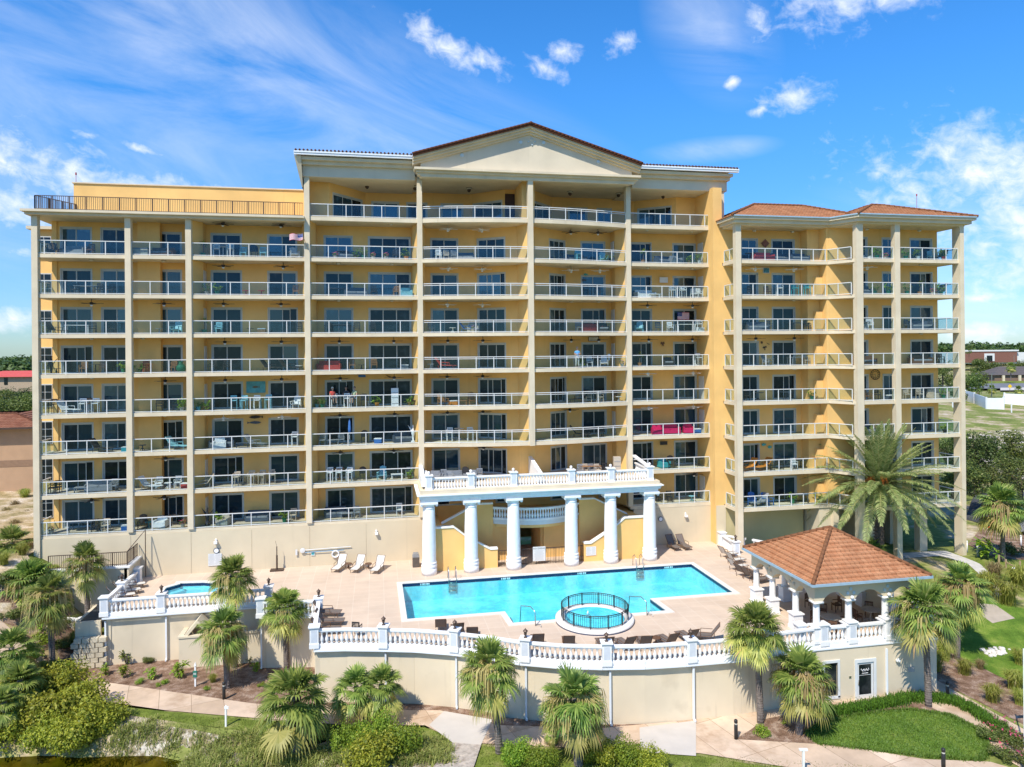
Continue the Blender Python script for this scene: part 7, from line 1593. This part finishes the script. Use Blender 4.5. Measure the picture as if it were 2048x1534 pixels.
art('metal_fish', 1171, 549, 2.56, .4, .32, CM('teal'), 'upper teal fish on the wall, seventh balcony up, sixth bay', shape=FISH); art('metal_fish', 1168, 560, 2.56, .45, .32, CM('slate'), 'lower blue fish on the wall, seventh balcony up, sixth bay', shape=FISH)
art('metal_fish', 1527, 889, -.95, .45, .42, CM('teal'), 'left teal fish on the wall, second balcony up, eighth bay', shape=FISH); art('metal_fish', 1539, 894, -.95, .4, .42, CM('teal'), 'right teal fish on the wall, second balcony up, eighth bay', shape=FISH)
art('wall_panel', 1327, 560, 2.36, .8, .5, WMET, 'blank pale wall panel between doors, seventh balcony up, seventh bay', 'wall panel'); art('wall_picture', 1532, 541, -.93, .55, .42, mat('tropic_picture', (.05, .2, .3), .7, .6, 4), 'small blue and green picture, seventh balcony up, eighth bay', 'picture', WMET)
art('diamond_artwork', 1530, 487, -.93, 1, 1, mat('quilt_art', (.25, .10, .06), .8, .5, 6), 'diamond shaped dark artwork, eighth balcony up, eighth bay', shape=[(0, -.4), (.4, 0), (0, .4), (-.4, 0)])
art('lattice_panel', 1327, 886, 2.36, .7, .33, CM('dark'), 'dark lattice wall panel, second balcony up, seventh bay', 'wall panel'); art('long_picture', 1187, 678, 2.56, .9, .32, mat('pale_print', (.6, .6, .55), .7, .2, 6), 'long framed picture above doors, fifth balcony up, sixth bay', 'picture', CM('dark'))
art('coral_sculpture', 1325, 688, 2.36, .4, .45, CM('brown'), 'dark coral shaped wall ornament, fifth balcony up, seventh bay', shape=[(-.5, .3), (-.2, .5), (0, .3), (.3, .5), (.5, .1), (.2, 0), (.3, -.5), (0, -.2), (-.2, -.5), (-.2, 0), (-.5, -.1)])
art('palm_silhouette', 1529, 696, -.93, .4, .4, CM('dark'), 'black palm silhouette on wall, fifth balcony up, eighth bay', shape=[(-.5, .1), (-.2, .4), (0, .25), (.3, .5), (.5, .1), (.1, .1), (.1, -.5), (-.05, -.5), (-.05, .1), (-.3, -.1)]); art('sun_ornament', 1523, 685, -.93, .22, .22, CM('brown'), 'small round metal sun on wall, fifth balcony up, eighth bay', shape=[(cos(i*pi/6)*.5, sin(i*pi/6)*.5) for i in range(12)]); art('bird_ornament', 1536, 687, -.93, .35, .2, CM('dark'), 'black flying bird on wall, fifth balcony up, eighth bay', shape=[(-.5, .4), (-.1, 0), (.5, -.3), (.1, -.4), (-.3, 0)])
art('blue_sign', 724, 752, 2.36, .6, .2, CM('blue'), 'small blue sign high between doors, fourth balcony up, fourth bay', 'sign'); art('gecko_ornament', 779, 753, 2.36, .6, .35, CM('brown'), 'brown lizard ornament above the triple door, fourth balcony up', shape=[(-.5, .4), (-.2, .2), (.3, -.1), (.5, -.4), (.1, -.25), (-.3, .05)])
x, y, z = onwall(1750, 749, -3.1); T = thing('wall_clock', 'big black open wall clock, fourth balcony up, ninth bay', 'clock', (x, y-.05, z), 0)
MB().tube([(.45*cos(i*pi/14), 0, .45*sin(i*pi/14)) for i in range(29)], .028, 5).tube([(.28*cos(i*pi/14), 0, .28*sin(i*pi/14)) for i in range(29)], .014, 5).build('rim', CM('dark'), T)
nu = MB()
for i in range(12): a_ = i*pi/6; nu.tube([(.30*cos(a_), 0, .30*sin(a_)), (.43*cos(a_), 0, .43*sin(a_))], .018, 4)
nu.build('hour_marks', CM('dark'), T); MB().tube([(0, -.02, 0), (-.22, -.02, 0)], .015, 4).tube([(0, -.02, 0), (0, -.02, -.3)], .012, 4).build('hands', CM('dark'), T)
# flags
def flag(px, py, Y, w, h, lb, drape_):
    x, y, z = onwall(px, py, Y); T = thing('flag', lb, 'flag', (x, y, z)); n = 10; cols = (mat('flag_crimson', (.50, .03, .06), .7), mat('flag_white', (.75, .75, .75), .7), mat('flag_navy', (.03, .05, .22), .7))
    off = lambda u: (.10*sin(u*7), -.10*u-.05*sin(u*6)) if drape_ else (0, 0)
    for cc_ in range(3):
        mb = MB()
        for j in range(13):
            if cc_ < 2 and j % 2 != cc_: continue
            if cc_ == 2 and j < 6: continue
            for i in range(n):
                if cc_ == 2 and i >= 4: continue
                if cc_ < 2 and j >= 6 and i < 4: continue
                u0, u1 = i/n, (i+1)/n; (y0, d0), (y1, d1) = off(u0), off(u1); s = -1 if drape_ else 1
                mb.add([(s*u0*w, y0, -h/2+h*j/13+d0), (s*u1*w, y1, -h/2+h*j/13+d1), (s*u1*w, y1, -h/2+h*(j+1)/13+d1), (s*u0*w, y0, -h/2+h*(j+1)/13+d0)], [(0, 1, 2, 3)])
        mb.build(('red_stripes', 'white_stripes', 'blue_field')[cc_], cols[cc_], T)
    st = MB()
    for i in range(12): st.box((-1 if drape_ else 1)*((i % 4)*.1+.04)*w-.015, (-1 if drape_ else 1)*((i % 4)*.1+.04)*w+.015, -.115, -.112, h*(.03+.14*(i//4)), h*(.03+.14*(i//4))+.03)
    st.build('stars', cols[1], T)
    if drape_: MB().tube([(-.1, 0, h/2+.1), (.35, .3, -1.0)], .018, 5).build('staff', CM('wood'), T)
    return T
flag(606, 473, -.6, 1.05, .5, 'small American flag on a slanted staff, eighth balcony up, third bay', True); flag(1355, 632, 2.2, 1.15, .68, 'American flag hung flat before a door, sixth balcony up, seventh bay', False)
# ---- pool deck furniture
def deckloc(px, py): return (*G(px, py, DK), DK)
for i, (px, py) in enumerate(((679, 1139), (716, 1140), (756, 1142))):
    place(kit('chaise', 'pale'), f'{("left", "middle", "right")[i]} of three pale recliners along the beige wall by the life ring', 'recliner', deckloc(px, py), -.35, 'recliners on the pool deck')
for i, px in enumerate((697, 737)): place(kit('side_table', 'brown'), f'brown side table, {("left", "right")[i]} one between the three pale recliners', 'side table', deckloc(px, 1138), 0, 'side tables on the pool deck')
LNG = [(882, 1268), (915, 1276), (945, 1284), (1075, 1298), (1137, 1302), (1210, 1305), (1250, 1305), (1288, 1302), (1335, 1298), (1375, 1290)]
for i, (px, py) in enumerate(LNG):
    place(kit('chaise', 'sling'), f'brown sling recliner facing the pool, {("first", "second", "third", "fourth", "fifth", "sixth", "seventh", "eighth", "ninth", "tenth")[i]} from left along curved balustrade', 'recliner', deckloc(px, py-6), pi+pr.uniform(-.2, .2)+(.0), 'recliners on the pool deck')
place(kit('chaise', 'sling'), 'brown sling recliner turned sideways at the right end by the palm top', 'recliner', deckloc(1412, 1280), pi+1.1, 'recliners on the pool deck')
place(kit('side_table', 'brown'), 'brown side table between recliners near the fifth lantern', 'side table', deckloc(1312, 1290), 0, 'side tables on the pool deck')
for i, (px, py) in enumerate(((653, 1232), (658, 1250), (650, 1268))): place(kit('chaise', 'sling'), f'{("farthest", "middle", "nearest")[i]} brown recliner beside the short left balustrade', 'recliner', deckloc(px, py), pi/2-.2+.1*i, 'recliners on the pool deck')
place(kit('chair', 'dark'), 'dark chair seen through the curved balustrade at left', 'chair', deckloc(714, 1272), 2.8, 'deck chairs')
for i, (px, py) in enumerate(((1346, 1097), (1367, 1096))): place(kit('chaise', 'sling'), f'{("left", "right")[i]} taupe recliner in column shade by the right beige wall', 'recliner', deckloc(px, py), .1, 'recliners on the pool deck')
for i, (px, py) in enumerate(((1455, 1115), (1470, 1127), (1474, 1140), (1488, 1152), (1502, 1158), (1520, 1166))): place(kit('chaise', 'pale' if i < 3 else 'sling'), f'{("farthest pale", "second pale", "third pale", "nearer brown", "second nearest brown", "nearest brown")[i]} recliner in the row between pool corner and gazebo', 'recliner', deckloc(px, py), pi/2+.3, 'recliners on the pool deck')
for i, (px, py) in enumerate(((252, 1190), (262, 1178), (240, 1200))): place(kit('chaise', 'pale'), f'{("middle", "farthest", "nearest")[i]} pale recliner on the left spa terrace', 'recliner', deckloc(px, py), pi/2+.4, 'recliners on the spa terrace')
for i, (x, y) in enumerate(((23.6, -20.2), (26.8, -19.6), (25.0, -17.4))):
    place(kit('round_table', 'beige'), f'round table inside the gazebo, {("front left", "front right", "rear")[i]} one', 'table', (x, y, DK), 0, 'tables under the gazebo', 1.15)
    for q in range(3): a_ = q*2.1+i; place(kit('chair', 'brown'), f'brown chair at the {("front left", "front right", "rear")[i]} gazebo table, on its {("right", "left", "near")[q]} side', 'chair', (x+cos(a_)*.95, y+sin(a_)*.95, DK), a_-pi/2+pi*0, 'chairs under the gazebo')
x, y = G(832, 1133, DK); T = thing('trash_bin', 'brown trash bin with flap lid left of the portico', 'bin', (x, y, DK)); MB().box(-.27, .27, -.27, .27, 0, .8).build('body', mat('bin_brown', (.10, .085, .07), .7, .1, 6), T); MB().vprism([(-.28, .8), (.28, .8), (.2, 1.08), (-.2, 1.08)], -.28, .28).build('lid', CM('grey'), T)
x, y = G(554, 1141, DK); T = thing('umbrella_stand', 'brown metal pole stand on square base by the beige wall', 'stand', (x, y, DK)); MB().box(-.5, .5, -.3, .3, 0, .1).build('base', BRZ, T); MB().tube([(0, 0, .1), (0, 0, 1.2)], .07, 8).tube([(0, 0, 1.2), (0, 0, 1.9)], .04, 8).tube([(0, 0, 1.9), (-.1, 0, 2.3), (-.1, 0, 2.35)], .012, 5).build('pole', BRZ, T)
# wall mounted things on the beige wall
for i, (px, py) in enumerate(((432, 1084), (753, 1066), (1371, 1031))):
    x, y, z = onwall(px, py, -.05); T = thing('wall_lamp', f'white wall lamp on the beige base wall, {("left", "middle", "right")[i]} one of three', 'wall lamp', (x, y, z), 0, 'white lamps on the base wall'); MB().box(-.12, .12, -.25, 0, -.1, .08).build('housing', WHT, T); MB().lathe([(.06, .08), (.09, .2), (.03, .27)], 8).build('globe', WHT, T, True)
for px, py, lb in ((433, 1101, 'round clock below the left lamp on the beige wall'), (1321, 1038, 'round dark clock on the right beige wall in shade')):
    x, y, z = onwall(px, py, -.02); T = thing('wall_clock', lb, 'clock', (x, y, z)); MB().lathe([(.22, 0), (.22, .06), (.17, .06)], 16).xf(Matrix.Rotation(pi/2, 4, 'X')).build('rim', CM('slate'), T); MB().lathe([(.17, .055), (.17, .065)], 16).xf(Matrix.Rotation(pi/2, 4, 'X')).build('face', WHT, T)
T = thing('rescue_pole', 'horizontal white and blue rescue poles hung on the beige wall', 'rescue pole', (0, 0, 0)); a_, b_ = onwall(600, 1101, -.1), onwall(702, 1093, -.1); MB().tube([a_, b_], .035, 6).build('pole', WMET, T); a2, b2 = onwall(610, 1105, -.12), onwall(688, 1100, -.12); MB().tube([a2, b2], .03, 6).build('hook_pole', mat('pale_blue', (.25, .40, .52), .4), T); x, y, z = a_; MB().lathe([(.2, 0), (.2, .05), (.05, .07)], 14).xf(Matrix.Translation((x+.2, y-.02, z)) @ Matrix.Rotation(pi/2, 4, 'X')).box(x-.35, x-.2, y-.05, y, z-.35, z+.1).build('bracket', WMET, T)
x, y, z = onwall(671, 1108, -.12); T = thing('life_ring', 'white life ring hanging on the beige wall above the recliners', 'life ring', (x, y, z)); MB().tube([(.26*cos(i*pi/12), 0, .26*sin(i*pi/12)) for i in range(25)], .065, 8).build('ring', WHT, T, True); MB().tube([(.33*cos(i*pi/12), -.02, .33*sin(i*pi/12)) for i in range(25)], .012, 4).build('rope', CM('beige'), T)
x, y, z = onwall(626, 1107, -.03); T = thing('small_sign', 'small square green and white sign below the rescue poles', 'sign', (x, y, z)); MB().box(-.15, .15, -.03, 0, -.16, .16).build('board', WMET, T); MB().box(-.11, .11, -.035, -.031, -.10, .12).build('mark', CM('teal'), T)
# ================================================================== people
SKIN = mat('skin', (.52, .30, .20), .6, .05, 5)
def body(name, joints, edges, material, parent, loc=(0, 0, 0), rz=0, sub=1):
    "one continuous skinned surface: joints = {key: (x, y, z, radius)}"
    keys = list(joints); me = bpy.data.meshes.new(name); me.from_pydata([joints[k][:3] for k in keys], [(keys.index(a_), keys.index(b_)) for a_, b_ in edges], [])
    o = bpy.data.objects.new(name, me); C.objects.link(o); sk = o.modifiers.new('skin', 'SKIN'); 
    if not me.skin_vertices: me.attributes
    for i, k in enumerate(keys):
        r = joints[k][3]; me.skin_vertices[0].data[i].radius = (r, r)
    me.skin_vertices[0].data[0].use_root = True
    sb = o.modifiers.new('sub', 'SUBSURF'); sb.levels = sub; sb.render_levels = sub
    dg = bpy.context.evaluated_depsgraph_get(); m2 = bpy.data.meshes.new_from_object(o.evaluated_get(dg)); bpy.data.objects.remove(o)
    m2.materials.clear(); m2.materials.append(material); m2.polygons.foreach_set('use_smooth', [True]*len(m2.polygons))
    q = bpy.data.objects.new(name, m2); C.objects.link(q); q.parent = parent; q.location = loc; q.rotation_euler = (0, 0, rz); return q
def person(label, loc, rz, seated, shirt, pants, hair, arms='rest', hat=None, sc=1.0):
    "figure facing -y; seated figures rest on a 0.78 m stool"
    T = thing('person', label, 'person', loc, rz); T.scale = (sc, sc, sc)
    hz = .95 if not seated else .84
    J = {'pelvis': (0, 0, hz, .125), 'belly': (0, -.01, hz+.16, .12), 'chest': (0, 0, hz+.36, .135), 'neck0': (0, .01, hz+.50, .075), 'neck': (0, .005, hz+.57, .052), 'head0': (0, -.01, hz+.65, .078), 'head1': (0, -.005, hz+.74, .088), 'head2': (0, 0, hz+.80, .060)}
    E = [('pelvis', 'belly'), ('belly', 'chest'), ('chest', 'neck0'), ('neck0', 'neck'), ('neck', 'head0'), ('head0', 'head1'), ('head1', 'head2')]
    for s, S in ((-1, 'l'), (1, 'r')):
        sh = (s*.18, .01, hz+.45); el = (s*.25, -.04, hz+.20); wr = (s*.20, -.22, hz+.05) if seated else ((s*.23, -.12, hz-.04) if arms == 'rest' else (s*.06, -.26, hz+.22))
        if arms == 'fold': el = (s*.24, -.06, hz+.17)
        J['sh'+S] = (*sh, .062); J['el'+S] = (*el, .045); J['wr'+S] = (*wr, .030)
        d = Vector(wr)-Vector(el); d.normalize(); p = Vector(wr)+d*.06; J['pa'+S] = (*p, .034)
        E += [('chest', 'sh'+S), ('sh'+S, 'el'+S), ('el'+S, 'wr'+S), ('wr'+S, 'pa'+S)]
        side = d.cross(Vector((0, 0, 1))); side = side.normalized() if side.length > .1 else Vector((1, 0, 0))
        for f in range(4):
            q = p+side*(-.027+.018*f); t = q+d*(.055-.006*abs(f-1.5))-Vector((0, 0, .012)); t2 = t+d*.025-Vector((0, 0, .015))
            J[f'f{f}{S}'] = (*(q+d*.02), .010); J[f'g{f}{S}'] = (*t, .009); J[f'h{f}{S}'] = (*t2, .008); E += [('pa'+S, f'f{f}{S}'), (f'f{f}{S}', f'g{f}{S}'), (f'g{f}{S}', f'h{f}{S}')]
        th = p-d*.02-side*.035*s; J['t'+S] = (*th, .011); J['u'+S] = (*(th+d*.045-side*.01*s), .009); E += [('pa'+S, 't'+S), ('t'+S, 'u'+S)]
        if seated: kn, an, to = (s*.12, -.42, hz-.02), (s*.12, -.42, .42), (s*.12, -.56, .38)
        else: kn, an, to = (s*.11, -.02, .50), (s*.12, .02, .09), (s*.13, -.14, .045)
        J['hp'+S] = (s*.09, 0, hz-.05, .095); J['kn'+S] = (*kn, .062); J['an'+S] = (*an, .042); J['to'+S] = (*to, .038); E += [('pelvis', 'hp'+S), ('hp'+S, 'kn'+S), ('kn'+S, 'an'+S), ('an'+S, 'to'+S)]
    body('body', J, E, SKIN, T)
    # clothes follow the same joints a little wider
    K = {k: (*J[k][:3], J[k][3]*1.16) for k in ('pelvis', 'belly', 'chest', 'neck0', 'shl', 'shr')}
    for S in 'lr': K['m'+S] = (*lerp(J['sh'+S][:3], J['el'+S][:3], .62), .062)
    K['neck0'] = (*J['neck0'][:3], .080)
    body('shirt', K, [('pelvis', 'belly'), ('belly', 'chest'), ('chest', 'neck0'), ('chest', 'shl'), ('shl', 'ml'), ('chest', 'shr'), ('shr', 'mr')], shirt, T)
    K = {'pelvis': (0, 0, hz-.005, .145)}; E2 = []
    for S in 'lr':
        K['hp'+S] = (*J['hp'+S][:3], .105); K['kn'+S] = (*J['kn'+S][:3], .078); K['an'+S] = (*lerp(J['kn'+S][:3], J['an'+S][:3], .9 if not seated else .2), .062); E2 += [('pelvis', 'hp'+S), ('hp'+S, 'kn'+S), ('kn'+S, 'an'+S)]
        MB().ball((J['to'+S][0], J['to'+S][1]+.03, J['to'+S][2]), .05, 8, 5, .8).xf(Matrix.Identity(4)).build('shoe', CM('white' if not seated else 'brown'), T, True)
    body('trousers', K, E2, pants, T)
    hc = Vector((0, .012, hz+.775)); h = MB().ball(hc, .105, 12, 8, 1.0); h.v = [v if not (v[1] < hc.y-.035 and v[2] < hc.z+.035) else (v[0]*.8, hc.y-.02, v[2]) for v in h.v]; h.v = [(v[0], v[1], max(v[2], hc.z-.07)) for v in h.v]; h.build('hair', hair, T, True)
    f = MB()
    for s in (-1, 1): f.ball((s*.032, -.088, hz+.735), .011, 6, 4)
    f.build('eyes', CM('dark'), T); MB().add([(-.012, -.085, hz+.73), (.012, -.085, hz+.73), (.016, -.092, hz+.70), (-.016, -.092, hz+.70), (0, -.115, hz+.703)], [(0, 1, 4), (1, 2, 4), (2, 3, 4), (3, 0, 4)]).build('nose', SKIN, T); MB().box(-.024, .024, -.089, -.083, hz+.668, hz+.674).build('mouth', mat('lips', (.35, .10, .09), .5), T)
    for s in (-1, 1): MB().ball((s*.09, .01, hz+.72), .02, 6, 4, 1.4).build('ear', SKIN, T)
    return T
x = sx(1156, -.6, 700)
person('man in light blue shirt and pale trousers leaning at the fifth balcony railing, sixth bay', (x, -.35, FL[4]+.02), .1, False, mat('blue_shirt', (.10, .35, .65), .8), mat('pale_trousers', (.50, .50, .46), .8), mat('bald_hair', (.45, .33, .26), .7), 'fold')
for px, y, sh, hr, lb, rz in ((665, .9, mat('red_top', (.55, .08, .06), .8), mat('white_hair', (.65, .62, .58), .8), 'white haired person in red top seated at the high table, fourth balcony up', .5), (692, 1.5, mat('black_top', (.05, .05, .06), .8), mat('dark_hair', (.04, .03, .02), .7), 'dark haired person in black seated at the high table, fourth balcony up', 0), (709, 1.0, mat('sage_top', (.30, .36, .22), .8), mat('brown_hair', (.10, .05, .03), .7), 'brown haired person in green top seated at the high table, fourth balcony up', -.6)):
    person(lb, (sx(px, y, 780), y, FL[5]+.02), rz, True, sh, mat('dark_trousers', (.06, .07, .10), .8), hr)
